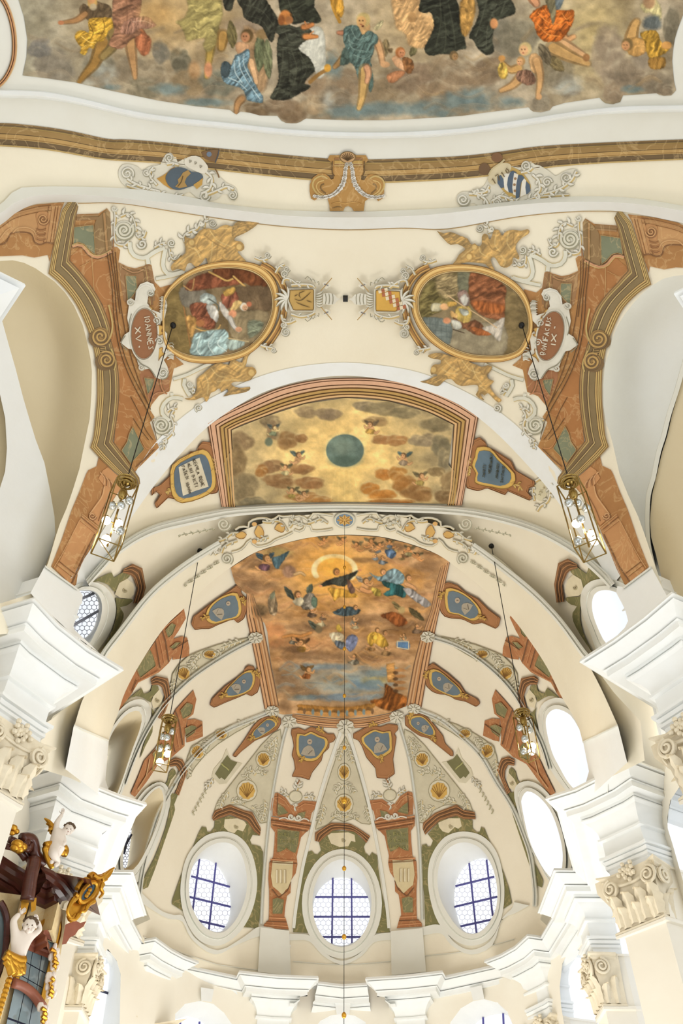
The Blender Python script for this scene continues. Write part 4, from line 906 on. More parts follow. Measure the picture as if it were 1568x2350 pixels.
    A.line('30,534 40,524 60,522 76,528 84,540', 3, (222, 176, 124), 4); A.line('0,548 14,530 26,522', 3, (222, 176, 124), 4)
    A.done()
    # bracket and pier below
    A = Art('painted_pier', 'painted orange marble pier with scroll bracket standing above the %s attic block of the nave' % side, 'painted architecture', T)
    A.part('pier', 'marble_paint')
    A.poly('227,1049 222,1070 203,1079 198,1088 182,1130 165,1170 142,1238 118,1300 162,1341 177,1351 190,1305 205,1265 227,1212 252,1160 270,1132 292,1108 262,1084', (176, 118, 62), 1)
    A.poly('189,1182 226,1212 212,1240 172,1330 160,1338 128,1306 150,1262', (206, 146, 92), 2)
    for q, c in (('189,1180 227,1211', (226, 176, 122)), ('186,1186 223,1217', (140, 86, 46)), ('183,1193 220,1223', (222, 168, 116))): A.line(q, 2, c, 4, sm=0)
    A.line('183,1193 148,1262 124,1302', 1.8, (230, 180, 126), 3); A.line('218,1226 190,1285 166,1338', 3, (122, 72, 36), 3); A.line('132,1296 168,1324', 2, (226, 178, 124), 4, sm=0); A.line('136,1288 172,1316', 2, (150, 96, 54), 4, sm=0)
    A.part('scroll_bracket'); A.poly('248,1072 284,1104 272,1128 256,1150 236,1190 226,1206 204,1186 212,1168 232,1140 240,1116 226,1098 236,1080', (204, 144, 92), 3, 1)
    for k in range(5): A.line([(230+k*6, 1084+k*5), (240+k*5, 1096+k*4), (238+k*6, 1112+k*3)], 2.6, (228, 178, 128) if k % 2 == 0 else (140, 88, 50), 4)
    A.line('240,1116 234,1140 216,1166 206,1180', 3, (226, 176, 124), 4); A.spiral((212, 1184), 9, 1.5, 0, 1, 2.4, (228, 180, 130), 5, dark=(140, 88, 50)); A.line('252,1140 236,1170 226,1196', 2, (146, 92, 52), 4)
    A.done()
    # name plate
    A = Art('name_cartouche', 'white scroll cartouche with brown oval plate lettered %s %s beside the %s oval painting' % (txt1, txt2, side), 'cartouche', T, base=0.07)
    A.part('scroll_frame')
    A.poly('296,700 292,690 300,684 310,690 312,668 322,652 338,646 352,652 357,664 350,678 340,680 338,696 352,712 368,718 370,680 378,680 384,700 378,730 364,744 384,766 380,800 400,810 398,826 384,818 376,826 384,840 388,856 374,872 356,866 344,846 330,848 318,838 312,818 304,802 294,800 276,786 286,768 298,760 292,730', (230, 228, 216), 0, 1)
    A.line('312,688 318,664 334,654 348,660 350,672', 4, W1, 1); A.spiral((298, 692), 8, 1.4, 0, 1, 2.4, W1, 2, dark=W2); A.spiral((345, 672), 8, 1.4, -1, 1, 2.4, W1, 2, dark=(140, 140, 124))
    A.spiral((374, 856), 12, 1.5, 2, -1, 3, W1, 2, dark=(140, 140, 124), disc=(220, 218, 206)); A.spiral((324, 842), 7, 1.4, 0, 1, 2.4, W1, 2, dark=W2); A.line('292,804 278,788 288,770', 2, (150, 150, 132), 2)
    A.line('302,720 296,745 300,764', 2, (150, 150, 134), 1); A.line('306,806 316,826 326,836 344,846 358,866', 2.4, (150, 150, 134), 1)
    for k in range(6): A.line([(366, 684+k*6), (376, 682+k*6), (382, 688+k*5)], 2.2, W1 if k % 2 else (168, 166, 150), 2)
    for k in range(6): A.line([(384, 790+k*7), (394, 786+k*7), (399, 792+k*6)], 2.4, W1 if k % 2 else (168, 166, 150), 2)
    A.spiral((359, 736), 9, 1.5, 1, -1, 3, W1, 3, dark=(150, 148, 130)); A.spiral((366, 782), 9, 1.5, 3, 1, 3, W1, 3, dark=(150, 148, 130))
    A.part('gilt_leaves')
    for q in ('342,702 352,708 348,714 360,722 352,726 366,734', '354,752 364,746 376,750 370,760 378,764 366,770 356,764', '366,800 374,796 372,808 380,812 370,818 364,828'): A.poly(q, (222, 178, 90), 2, 1); A.line(q, 1.4, (156, 108, 48), 3)
    ex_, tl = (331, .06) if T is ID else (338, .13)
    el = lambda a, b: [(ex_+a*math.cos(t)*1.0-b*math.sin(t)*tl*(1 if T is ID else -1), 766+a*math.cos(t)*0.15+b*math.sin(t)) for t in np.linspace(0, 2*math.pi, 36, endpoint=False)]
    A.part('oval_rim'); A.poly(el(34, 63), (236, 234, 222), 3); A.line(el(30, 59)+[el(30, 59)[0]], 1.5, (150, 140, 120), 5, sm=0)
    A.part('plate'); A.poly(el(29, 57), (142, 84, 48), 4)
    A.part('lettering')
    if T is ID:
        glyphs(A, txt1, (343, 722), (1.6, 12.6), (-12.5, 2.2), (236, 228, 208), 2.4, 6); glyphs(A, txt2, (322, 750), (1.6, 19), (-12.5, 2.0), (236, 228, 208), 2.6, 6)
    else:
        A.T = ID; glyphs(A, txt1, (1240, 813), (1.7, -9.6), (12, 2), (244, 238, 222), 2.2, 6); glyphs(A, txt2, (1264, 798), (2.0, -24), (11, 2), (240, 232, 212), 2.6, 6)
    A.done()
side_arch(ID, 'left', 'IOANNES', 'XV.')
side_arch(MA, 'right', 'BONIFACIUS', 'IX.')
# ------------------------------------------------------------------ fresco painter: colours laid on the vertices of a fine sheet
class Pic:
    def __init__(s, pts): s.p = np.asarray(pts, float); s.C = np.zeros((len(s.p), 3)); s.k = 0
    def _m(s, lo, hi): return np.where((s.p[:, 0] >= lo[0]) & (s.p[:, 0] <= hi[0]) & (s.p[:, 1] >= lo[1]) & (s.p[:, 1] <= hi[1]))[0]
    def _mix(s, i, a, col): a = np.clip(a, 0, 1)[:, None]; s.C[i] = s.C[i]*(1-a)+col*a
    def base(s, f): s.C = f(s.p[:, 0], s.p[:, 1])
    def fold(s, i, col, amp, ang, f, seed):
        x, y = s.p[i, 0], s.p[i, 1]; c, n = math.cos(ang), math.sin(ang); u = x*c+y*n; v = -x*n+y*c
        w = fbm(x*0.05, y*0.05, 2, seed+9)*3
        q = fbm(u*f*0.35+w, v*f*0.09+w, 3, seed)-0.5; r = np.clip(q*2.8, -1, 1)*amp
        return np.clip(np.asarray(col, float)[None]*(1+r[:, None])+np.clip(r, 0, 1)[:, None]*16, 0, 255)
    def fill(s, poly, col, a=1.0, soft=1.6, amp=0.28, ang=0.4, f=0.55, sm=3, edge=0.22):
        s.k += 7; q = P(poly, sm, True); lo = q.min(0)-soft*2; hi = q.max(0)+soft*2; i = s._m(lo, hi)
        if not len(i): return s
        pt = s.p[i]+np.stack([fbm(s.p[i, 0]*.25, s.p[i, 1]*.25, 2, 3)-.5, fbm(s.p[i, 0]*.25, s.p[i, 1]*.25, 2, 5)-.5], 1)*2.6
        d, _ = polydist(pt, q); d = np.where(inside(pt, q), d, -d)
        c = s.fold(i, col, amp, ang, f, s.k); e = np.exp(-np.clip(d, 0, 99)/2.2)*edge; c = c*(1-e[:, None])
        s._mix(i, a*(d/soft*0.5+0.5), c); return s
    def ell(s, cx, cy, rx, ry, col, a=1.0, soft=0.35, ang=0, warp=0.0, amp=0.0):
        s.k += 7; R = max(rx, ry)*(1+soft+warp)+2; i = s._m((cx-R, cy-R), (cx+R, cy+R))
        if not len(i): return s
        x = s.p[i, 0]-cx; y = s.p[i, 1]-cy; c, n = math.cos(ang), math.sin(ang); u = (x*c+y*n)/rx; v = (-x*n+y*c)/ry
        r = np.sqrt(u*u+v*v)
        if warp: r = r+(fbm(s.p[i, 0]*0.06, s.p[i, 1]*0.06, 3, s.k)-0.5)*2*warp
        cc = s.fold(i, col, amp, ang, 0.3, s.k) if amp else np.asarray(col, float)[None]
        s._mix(i, a*np.clip((1+soft/2-r)/soft, 0, 1), cc); return s
    def ln(s, pts, w, col, a=1.0, soft=1.3, sm=4):
        if a in (.8, .7): a *= .6; soft = 2.2; w = w*1.3
        q = P(pts, sm); i = s._m(q.min(0)-w-2, q.max(0)+w+2)
        if not len(i): return s
        d, _ = polydist(s.p[i], q, False); s._mix(i, a*np.clip((w/2-d)/soft+0.5, 0, 1), np.asarray(col, float)[None]); return s
    def clouds(s, lst, lit=(205, 190, 160)):
        for (cx, cy, rx, ry, col) in lst:
            for k in range(5):
                t = k*1.31+cx*0.1; ox, oy = math.cos(t)*rx*0.45, math.sin(t)*ry*0.45; r = 0.55+0.12*math.sin(k*2.1+cy)
                s.ell(cx+ox, cy+oy-1.5, rx*r*1.05, ry*r*1.05, lit, 0.34, 0.4, warp=0.24); s.ell(cx+ox+1, cy+oy+1.5, rx*r, ry*r, col, 0.72, 0.4, warp=0.24, amp=0.1)
        return s
    def swirls(s, n, box, cols, seed, w=(3, 8), L=(14, 40), a=.4, tilt=.25):
        r = random.Random(seed)
        for k in range(n):
            x = r.uniform(box[0], box[2]); y = r.uniform(box[1], box[3]); l = r.uniform(*L); t = r.uniform(-tilt, tilt); b = r.uniform(-.35, .35)*l
            q = [(x-l*.5*math.cos(t), y-l*.5*math.sin(t)), (x, y+b), (x+l*.5*math.cos(t), y+l*.5*math.sin(t))]; ww = r.uniform(*w); c = np.array(r.choice(cols), float)
            s.ln(q, ww, c, a, ww*.8, sm=5); s.ln(np.array(q)-[0, ww*.45], 1.2, c*.3+np.array([225, 200, 160])*.7, a*.7, 1.2, sm=5)
        return s
    def minis(s, n, box, robes, seed, r0=5):
        r = random.Random(seed)
        for k in range(n):
            x = r.uniform(box[0], box[2]); y = r.uniform(box[1], box[3]); d = r.choice((-1, 1)); z = r0*r.uniform(.8, 1.3); c = r.choice(robes)
            s.fill([(x-z*1.6*d, y+z*1.8), (x-z*.6*d, y+z*.2), (x+z*.3*d, y-z*.2), (x+z*1.0*d, y+z*.9), (x+z*2.2*d, y+z*1.3), (x+z*.6*d, y+z*2.3)], c, .9, 1.2, .4)
            s.limb([(x, y+z*.4), (x+z*1.2*d, y+z*.3), (x+z*1.9*d, y-z*.5)], z*.5, z*.3, (206, 160, 116), .9); s.head(x, y-z*.6, z*.62, d=d)
        return s
    def head(s, x, y, r, skin=(206, 158, 112), hair=(110, 84, 56), d=1):
        s.ell(x, y, r*1.12, r*1.2, hair, 1, 0.3, warp=.08); s.ell(x+d*r*0.28, y+r*0.25, r*0.78, r*0.9, skin, 1, 0.35)
        s.ell(x+d*r*0.1, y+r*0.1, r*.16, r*.12, (90, 60, 40), .8, .6); s.ell(x+d*r*0.62, y+r*0.1, r*.16, r*.12, (90, 60, 40), .8, .6); s.ell(x+d*r*.38, y+r*0.72, r*.2, r*.1, (160, 80, 60), .8, .6); return s
    def limb(s, pts, w0, w1, col=(205, 158, 112), a=1):
        q = resamp(P(pts, 4), 12)
        for k in range(11):
            w = w0+(w1-w0)*k/10; s.ln([q[k], q[k+1]], w*1.15, np.asarray(col)*0.72, a*0.8, sm=0); 
        for k in range(11):
            w = w0+(w1-w0)*k/10; s.ln([q[k], q[k+1]], w*0.85, col, a, 1.5, sm=0)
        return s
    def wing(s, root, tip, w, col=(120, 112, 88), side=1):
        a = np.array(root, float); b = np.array(tip, float); v = b-a; n = np.array([-v[1], v[0]])/max(np.linalg.norm(v), 1)*side
        s.fill([a, a+v*.3+n*w*.5, a+v*.7+n*w*.45, b, a+v*.75-n*w*.35, a+v*.4-n*w*.5, a+v*.1-n*w*.3], col, 1, 1.3, .3, math.atan2(v[1], v[0])+1.5, 0.9)
        for k in range(3): s.ln([a+v*(.2+.15*k)+n*w*.2, a+v*(.65+.1*k)-n*w*(.1+.1*k)], 0.9, np.asarray(col)*0.6, .7, sm=0)
        return s
    def putto(s, x, y, r, robe=None, wing=(120, 112, 90), d=1, skin=(208, 160, 112)):
        """a small winged child: wings, body, limbs, head"""
        s.wing((x-d*r*.3, y-r*.2), (x-d*r*2.6, y-r*1.9), r*1.3, wing, d); s.wing((x+d*r*.4, y-r*.5), (x+d*r*2.2, y-r*2.0), r*1.1, wing, -d)
        s.ell(x, y+r*.8, r*1.05, r*1.5, skin, 1, .3, ang=.4*d, amp=.12); s.limb([(x+d*r*.6, y+r*.3), (x+d*r*1.7, y+r*.6), (x+d*r*2.2, y-r*.2)], r*.6, r*.4, skin); s.limb([(x-d*r*.4, y+r*1.8), (x-d*r*1.6, y+r*2.2), (x-d*r*2.6, y+r*1.6)], r*.8, r*.45, skin)
        if robe is not None: s.fill([(x-r*1.2, y+r*1.0), (x, y+r*.9), (x+r*1.1, y+r*1.4), (x+r*.6, y+r*2.6), (x-r*1.0, y+r*2.5), (x-r*1.9, y+r*1.8)], robe, 1, 1.2, .35)
        return s.head(x+d*r*.2, y-r*.6, r*.85, skin, d=d)
def sheet(outline, step, surf=vault, off=0.02):
    """fine regular sheet cut to the outline; its rim vertices are moved onto the outline"""
    q = np.asarray(outline, float); lo = q.min(0)-step; hi = q.max(0)+step
    xs = np.arange(lo[0], hi[0]+step, step); ys = np.arange(lo[1], hi[1]+step, step); nx, ny = len(xs), len(ys)
    g = np.stack(np.meshgrid(xs, ys), -1).reshape(-1, 2); ins = inside(g, q).reshape(ny, nx)
    k = ins[:-1, :-1] | ins[1:, :-1] | ins[:-1, 1:] | ins[1:, 1:]; J, I = np.where(k)
    f = np.stack([J*nx+I, J*nx+I+1, (J+1)*nx+I+1, (J+1)*nx+I], 1)
    out = np.unique(f); u = out[~ins.ravel()[out]]
    if len(u): g[u] = polydist(g[u], q)[1]
    remap = -np.ones(len(g), int); remap[out] = np.arange(len(out)); return g[out], remap[f]
def painting(name, outline, painter, m='fresco', off=0.02, step=2.0, parent=None, surf=vault, T=None, sat=.84, con=1.0):
    g, f = sheet(outline, step); pc = Pic(g); painter(pc); c = np.clip(pc.C, 0, 255)
    g1 = c.mean(1, keepdims=True); c = g1+(c-g1)*sat; mott = (fbm(g[:, 0]*.05, g[:, 1]*.07, 4, 55)-.5)[:, None]; c = (c*.9+np.array([160., 138., 104.])*.1)*(1+mott*.34)+6
    grain = (fbm(g[:, 0]*0.6, g[:, 1]*0.6, 3, 77)-0.5)[:, None]*14; c = np.clip((c+grain-125)*con+125, 0, 255)
    gp = T(g) if T else g
    mb = MB(); mb.add(surf(gp, off), f.tolist(), lin(c))
    return mb.build(name, m, parent, sm=True)
def rimstrip(mb, outline, col, off, w=2):
    stroke(mb, outline, w, col, off=off, closed=True, step=6)
# ------------------------------------------------------------------ the big fresco of the first bay
FO = P('-40,-330 -10,-200 20,-90 43,0 55,38 63,90 61,131 52,173 110,180 172,189 255,208 365,231 450,244 517,251 528,252 535,258 543,263 552,256 575,259 596,265 637,266 646,277 656,282 668,283 680,283 689,280 702,272 796,276 893,276 980,271 1060,266 1117,258 1214,246 1218,252 1224,256 1241,258 1262,253 1269,244 1297,236 1376,224 1382,231 1390,237 1407,239 1424,234 1430,219 1507,214 1514,218 1524,220 1541,219 1552,207 1547,185 1545,165 1543,140 1545,114 1549,90 1555,69 1568,34 1590,-20 1630,-120 1660,-330')
def big(s):
    def b(x, y):
        n = fbm(x*0.012, y*0.016, 4, 1); n2 = fbm(x*0.03, y*0.03, 4, 2)
        c = np.array([158., 144., 120.])[None]+(n-.5)[:, None]*np.array([90., 88., 84.])+(n2-.5)[:, None]*52
        wl = np.clip((260-x)/240, 0, 1)[:, None]; c = c*(1-wl*.5)+np.array([156., 160., 142.])*wl*.5
        wy = np.exp(-(((x-390)/160)**2+((y-40)/90)**2))[:, None]; c = c*(1-wy*.75)+np.array([198., 160., 100.])*wy*.75
        for cx, cy, rx, ry, cl, a in ((1360, 70, 90, 130, (200, 176, 118), .8), (930, 60, 120, 110, (188, 158, 106), .5), (1240, 90, 60, 60, (196, 186, 150), .5)):
            w_ = (np.exp(-(((x-cx)/rx)**2+((y-cy)/ry)**2))*a)[:, None]; c = c*(1-w_)+np.array(cl, float)*w_
        return c
    s.base(b); G1 = (112, 108, 96); G2 = (136, 120, 98); G3 = (104, 106, 92)
    s.clouds([(120, 150, 50, 38, (126, 118, 104)), (90, 110, 30, 24, (118, 116, 112)), (225, 150, 42, 34, (120, 114, 96)), (300, 160, 46, 34, (126, 112, 90)), (345, 170, 40, 32, (132, 118, 94)), (368, 118, 22, 26, G1), (415, 140, 24, 32, (98, 94, 76)),
              (440, 190, 48, 30, (134, 112, 80)), (500, 190, 40, 34, G3), (330, 205, 44, 26, (120, 112, 90)), (590, 250, 34, 18, (110, 88, 62)), (668, 255, 34, 28, (116, 92, 66)), (640, 240, 40, 20, (124, 102, 78)), (740, 200, 60, 30, (146, 122, 94)),
              (720, 240, 30, 24, (156, 132, 100)), (800, 190, 50, 30, (128, 108, 84)), (770, 230, 40, 30, (122, 110, 92)), (880, 205, 46, 34, (132, 112, 84)), (950, 175, 60, 36, (126, 104, 82)), (1000, 210, 44, 28, (140, 116, 88)), (1020, 160, 40, 30, (138, 118, 92)),
              (1070, 180, 50, 30, (136, 114, 88)), (1120, 160, 40, 30, (116, 96, 74)), (1130, 75, 46, 44, (112, 108, 94)), (1190, 90, 44, 50, (116, 110, 92)), (1270, 150, 40, 50, (116, 106, 84)), (1290, 190, 30, 30, (122, 112, 92)),
              (1241, 235, 24, 20, (126, 116, 98)), (1400, 130, 44, 70, (150, 132, 110)), (1407, 210, 26, 26, (142, 122, 98)), (1440, 170, 44, 34, (132, 116, 96)), (1500, 190, 40, 26, (120, 108, 90)), (1525, 205, 20, 14, (112, 98, 80)), (1540, 60, 20, 50, (98, 92, 76)), (1480, 120, 30, 40, (140, 126, 108))], (176, 166, 142))
    for q in ((390, 205, 34, 13), (470, 235, 50, 9), (262, 200, 22, 7), (800, 258, 50, 16), (880, 250, 60, 16), (960, 250, 40, 14), (1040, 235, 60, 20), (1090, 220, 36, 20), (1110, 245, 26, 10), (1170, 235, 30, 12), (1020, 262, 30, 8), (762, 150, 22, 26), (1455, 205, 24, 8)):
        s.ell(*q, (100, 124, 128), .75, .8, warp=.4)
    for q in ((240, 170, 24, 22), (200, 188, 20, 8), (755, 232, 12, 18), (1310, 195, 26, 18), (1300, 205, 30, 10)): s.ell(*q, (176, 180, 172), .6, .9, warp=.4)
    s.swirls(90, (60, 60, 1550, 270), [(150, 130, 104), (110, 100, 86), (180, 164, 136), (134, 112, 84), (170, 140, 96)], 5, (5, 13), (26, 80), .35, .5)
    s.fill('690,70 730,60 745,80 748,130 746,170 730,180 715,150 690,130 676,100', (190, 190, 178), .95, 2, .12)
    s.ell(560, 75, 46, 34, (158, 138, 118), .7, .5, warp=.3); s.fill('560,60 600,80 620,130 612,200 590,210 560,150', (160, 128, 92), .7, 3, .2)
    # left pair
    s.fill('204,14 192,8 182,20 186,36 200,44 208,48 236,44 254,40 258,36 252,14 232,6 216,2', (98, 80, 58), 1, 1.5); s.limb('196,32 176,46 156,50 140,52', 13, 6, (168, 122, 76)); s.ell(140, 52, 7, 5, (186, 120, 80))
    s.ell(212, 4, 11, 17, (190, 150, 84), 1, .3); s.ell(214, 16, 8, 8, (176, 160, 130), .9, .4); s.ell(210, -2, 9, 10, (204, 146, 96))
    s.limb('236,96 224,130 214,150 196,170 182,188', 26, 10, (158, 118, 58)); s.limb('250,60 262,100 236,130', 20, 14, (140, 118, 70))
    s.fill('202,50 210,42 234,40 256,42 260,62 250,70 240,92 222,98 214,112 204,110 196,126 184,122 186,108 180,102 172,86 178,72 192,70 204,74', (204, 156, 52), 1, 1.3, .42, 1.1, .9)
    s.ln('205,54 214,74 208,92', 1.6, (110, 80, 26)); s.ln('236,44 240,64 230,88', 1.6, (124, 88, 30)); s.ln('188,84 204,96 220,98', 1.8, (236, 196, 96)); s.ln('186,112 200,104 214,106', 1.5, (240, 200, 100))
    s.limb('298,84 302,120 308,160 310,178', 22, 9, (188, 142, 92)); s.limb('322,70 336,96 334,120', 12, 6, (180, 110, 70)); s.fill('312,70 330,76 346,88 344,118 330,128 318,116 310,96', (168, 100, 66), 1, 2, .35)
    s.fill('264,-10 320,-10 322,30 314,58 324,76 300,92 280,112 250,104 262,70 258,40', (148, 104, 78), 1, 1.6, .34, 1.3, .6); s.fill('286,50 312,40 340,38 352,50 358,58 342,66 320,66 304,78 290,78 276,74', (164, 118, 96), 1, 1.4, .4, .3, .8)
    s.ln('290,-8 292,40 284,80', 2, (110, 70, 50), .7); s.ln('306,50 330,48 350,56', 1.5, (206, 166, 140)); s.ell(356, 30, 36, 26, (202, 156, 92), .5, .8)
    # pale green figure
    s.limb('492,70 484,110 478,150 474,176', 18, 9, (170, 140, 66)); s.limb('512,80 508,110', 20, 14, (180, 138, 72)); s.fill('430,-10 500,-10 512,30 500,70 496,100 478,120 466,104 470,88 446,92 428,94 424,80 414,60 404,50 424,40 432,14', (160, 146, 88), .9, 2.4, .3, 1.2, .5)
    s.ell(478, 160, 9, 18, (206, 140, 100), 1, .5); s.ell(446, 160, 14, 20, (176, 128, 80), .6, .6)
    # angel in blue, left of centre
    s.wing((536, 110), (528, 46), 22, (116, 106, 66)); s.wing((598, 80), (594, 166), 26, (96, 104, 74), -1); s.wing((612, 90), (618, 182), 22, (110, 116, 84))
    s.ell(604, 78, 16, 12, (130, 104, 66), .9, .4); s.fill('540,104 548,96 562,98 574,106 572,120 556,126 544,122', (206, 158, 116), 1, 1.2, .1); s.limb('576,140 584,170 588,190', 13, 9, (214, 170, 124))
    s.fill('540,128 556,120 570,112 574,130 568,150 576,170 590,200 604,222 602,236 584,234 566,228 560,210 548,200 524,194 510,182 508,160 516,142 530,150', (98, 128, 142), 1, 1.4, .45, .9, .9)
    s.fill('506,160 514,140 530,150 524,176 512,176', (60, 76, 84), 1, 1.2, .3)
    for q in ('548,132 552,158 570,190 596,226', '560,124 560,150 580,188', '524,178 546,188 566,206', '538,140 540,166 556,190'): s.ln(q, 2.2, (176, 196, 200), .9)
    s.ln('554,130 556,160 574,196 590,232', 1.2, (48, 66, 80), .8); s.ln('530,184 552,192', 1.3, (44, 62, 76), .8)
    s.limb('556,226 546,238 542,258', 14, 8, (180, 134, 86)); s.head(567, 82, 13, (188, 130, 90), (96, 76, 46), -1)
    # black monks
    MK = (46, 48, 40)
    s.fill('515,-10 560,-10 600,-10 624,20 640,50 634,70 626,96 616,90 602,62 580,52 560,40 556,20 548,10 540,-4 532,22 520,24 514,14', MK, 1, 1.3, .5, .6, .7)
    s.fill('646,-12 716,-12 722,16 734,36 736,50 718,54 700,50 676,56 660,44 646,30 640,10', (48, 52, 42), 1, 1.3, .4, 1.2, .6)
    s.ln('560,10 600,24 630,60', 1.5, (88, 92, 78), .8); s.ln('566,36 600,46 620,74', 1.3, (92, 96, 80), .7); s.ln('660,-8 668,20 680,48', 1.4, (90, 94, 82), .7)
    s.fill('646,54 664,56 680,62 700,60 716,72 712,86 696,98 686,108 690,118 708,130 720,150 722,164 706,180 700,192 712,196 708,204 690,214 664,228 640,230 620,226 626,212 640,180 636,140 636,100 640,80 632,74 636,60', (50, 53, 44), 1, 1.3, .55, 1.35, .6)
    for q, c in (('650,110 648,150 640,200 630,222', (96, 98, 82)), ('668,112 680,150 676,190 660,222', (88, 92, 76)), ('690,124 704,156 690,190', (84, 88, 74)), ('656,76 664,96 690,96', (100, 102, 86)), ('660,112 664,160 656,210', (26, 28, 22)), ('680,116 692,150 684,196', (26, 28, 22)), ('644,106 690,108', (28, 28, 22))): s.ln(q, 1.8, c, .8)
    s.ell(655, 40, 14, 17, (196, 122, 60), 1, .3); s.ell(646, 46, 8, 12, (150, 88, 44), 1, .4); s.ell(664, 46, 9, 9, (170, 110, 64), 1, .4); s.ell(668, 34, 3, 3, (90, 60, 30), .8)
    s.limb('696,62 708,60 718,56', 10, 7, (196, 122, 66)); s.limb('700,84 712,84 728,84', 11, 6, (196, 124, 66)); s.ln('700,50 704,60', 4, (200, 130, 76)); s.ln('712,78 720,72', 3, (206, 136, 80))
    s.ln('712,188 730,172 750,160', 9, (146, 108, 56)); s.ell(752, 156, 8, 9, (206, 150, 54), 1, .4)
    # seated angel in blue green, centre
    s.wing((860, 70), (880, 46), 12, (170, 160, 120)); s.wing((885, 90), (884, 130), 20, (134, 116, 80)); s.limb('790,130 780,142 768,154', 12, 8, (160, 122, 74)); s.limb('790,76 776,75', 9, 6, (196, 130, 96))
    s.limb('866,96 874,120 878,144', 13, 10, (206, 156, 108)); s.ell(884, 148, 11, 7, (210, 160, 112)); s.fill('824,44 846,44 850,70 846,82 826,82 820,66', (210, 164, 108), 1, 1.4, .12)
    s.fill('790,66 806,58 822,60 832,80 846,70 864,80 869,94 860,104 858,120 850,142 854,150 848,160 834,176 824,182 816,160 808,146 794,138 786,124 792,110 788,90', (84, 110, 106), 1, 1.4, .4, .6, .9)
    s.fill('788,110 800,120 802,144 790,150 780,146', (70, 90, 84), .9, 1.4, .3); s.fill('836,152 852,156 858,190 850,212 842,190', (80, 104, 98), .9, 1.4, .3)
    for q in ('806,66 820,90 846,84', '800,80 808,110 840,118', '812,126 836,134 850,128', '800,92 812,100 838,98'): s.ln(q, 1.6, (126, 152, 144), .9)
    for q in ('802,72 814,98 850,96', '798,100 812,122 846,122', '816,140 830,170'): s.ln(q, 1.4, (44, 66, 66), .8)
    s.limb('838,160 834,200 830,228 824,248', 20, 10, (202, 162, 96)); s.limb('842,154 846,170 842,188', 12, 8, (214, 156, 116)); s.head(834, 46, 14, (208, 160, 100), (186, 164, 104), -1); s.ell(833, 60, 3, 2.5, (90, 40, 30), .9)
    # red haired putto
    s.wing((900, 120), (892, 112), 12, (120, 100, 70)); s.wing((944, 130), (954, 100), 16, (110, 104, 70)); s.fill('900,134 910,126 924,138 936,144 946,140 950,156 940,166 922,160 906,150', (214, 162, 118), 1, 1.2, .15); s.fill('888,174 900,166 924,162 930,168 920,178 904,190 892,188', (190, 126, 84), 1, 1.2, .2)
    s.fill('924,132 944,136 950,150 944,168 930,164', (128, 84, 48), 1, 1.2, .4); s.head(919, 120, 10, (204, 136, 92), (170, 104, 56), 1)
    # pale figures behind and the black monk right of centre
    s.fill('900,-10 956,-10 970,26 996,40 1000,70 990,100 966,112 938,104 930,80 910,66 904,40', (204, 160, 106), .8, 2.5, .3, .7, .6); s.ell(946, 40, 10, 12, (184, 140, 88)); s.ell(982, 24, 14, 16, (214, 176, 124), .8, .5); s.ln('760,-10 766,20 780,50', 8, (190, 138, 50)); s.fill('756,-12 782,-12 790,20 784,40 772,30', (196, 142, 50), .9, 1.6, .4)
    s.fill('974,-10 1040,-10 1056,30 1064,70 1068,96 1070,110 1052,116 1036,124 1010,124 986,128 974,112 984,90 996,60 990,30 976,30 962,26 962,18', (42, 46, 38), 1, 1.4, .5, 1.3, .5)
    for q in ('1010,0 1012,50 1000,110', '1030,10 1040,60 1046,110', '1020,40 1024,80 1020,118'): s.ln(q, 1.8, (84, 88, 72), .8)
    s.fill('1056,4 1084,-10 1092,20 1084,60 1070,84 1058,70', (176, 132, 66), .9, 2, .3)
    s.fill('1098,-10 1160,-10 1182,14 1180,32 1160,40 1142,48 1134,70 1130,92 1134,118 1116,126 1098,112 1086,92 1076,86 1084,66 1094,46 1100,24', (54, 58, 48), 1, 1.4, .5, 1.1, .6)
    for q in ('1118,0 1104,50 1092,84', '1140,10 1120,60 1116,110', '1160,6 1150,30'): s.ln(q, 2, (100, 104, 88), .8)
    s.ell(1134, 54, 9, 12, (206, 140, 88), 1, .4); s.head(1042, 128, 9, (160, 124, 80), (110, 90, 60))
    # orange robe, legs to the right
    s.limb('1290,70 1300,90 1318,84', 13, 9, (216, 160, 106)); s.limb('1290,100 1310,110 1340,126', 20, 10, (214, 166, 116)); s.limb('1270,110 1310,130 1350,146', 26, 12, (204, 160, 98)); s.ell(1346, 132, 8, 9, (150, 106, 64))
    s.fill('1222,28 1240,16 1262,10 1276,20 1296,24 1316,22 1318,40 1312,60 1296,84 1284,94 1262,96 1246,94 1232,76 1226,54 1216,40', (188, 96, 32), 1, 1.4, .5, .8, .8)
    for q in ('1236,30 1256,50 1284,56', '1230,52 1256,78 1286,84', '1290,30 1300,44 1312,36'): s.ln(q, 2, (232, 140, 62), .9)
    for q in ('1240,40 1262,66 1290,72', '1248,20 1262,40'): s.ln(q, 1.8, (110, 54, 22), .8)
    s.fill('1250,-10 1276,-10 1278,20 1270,56 1262,30', (120, 112, 84), 1, 1.4, .3); s.limb('1222,-8 1232,10', 18, 12, (212, 150, 108)); s.fill('1276,-10 1296,-10 1286,20 1276,20', (110, 124, 130), .9, 1.2)
    # two putti low right
    s.wing((1262, 130), (1294, 164), 26, (128, 112, 74)); s.wing((1240, 100), (1262, 150), 24, (120, 108, 84), -1)
    s.limb('1192,156 1170,160 1152,142', 15, 8, (206, 158, 92)); s.ell(1152, 134, 8, 7, (196, 140, 74)); s.fill('1150,144 1160,148 1166,164 1162,180 1148,178 1142,160', (206, 168, 74), 1, 1.3, .4)
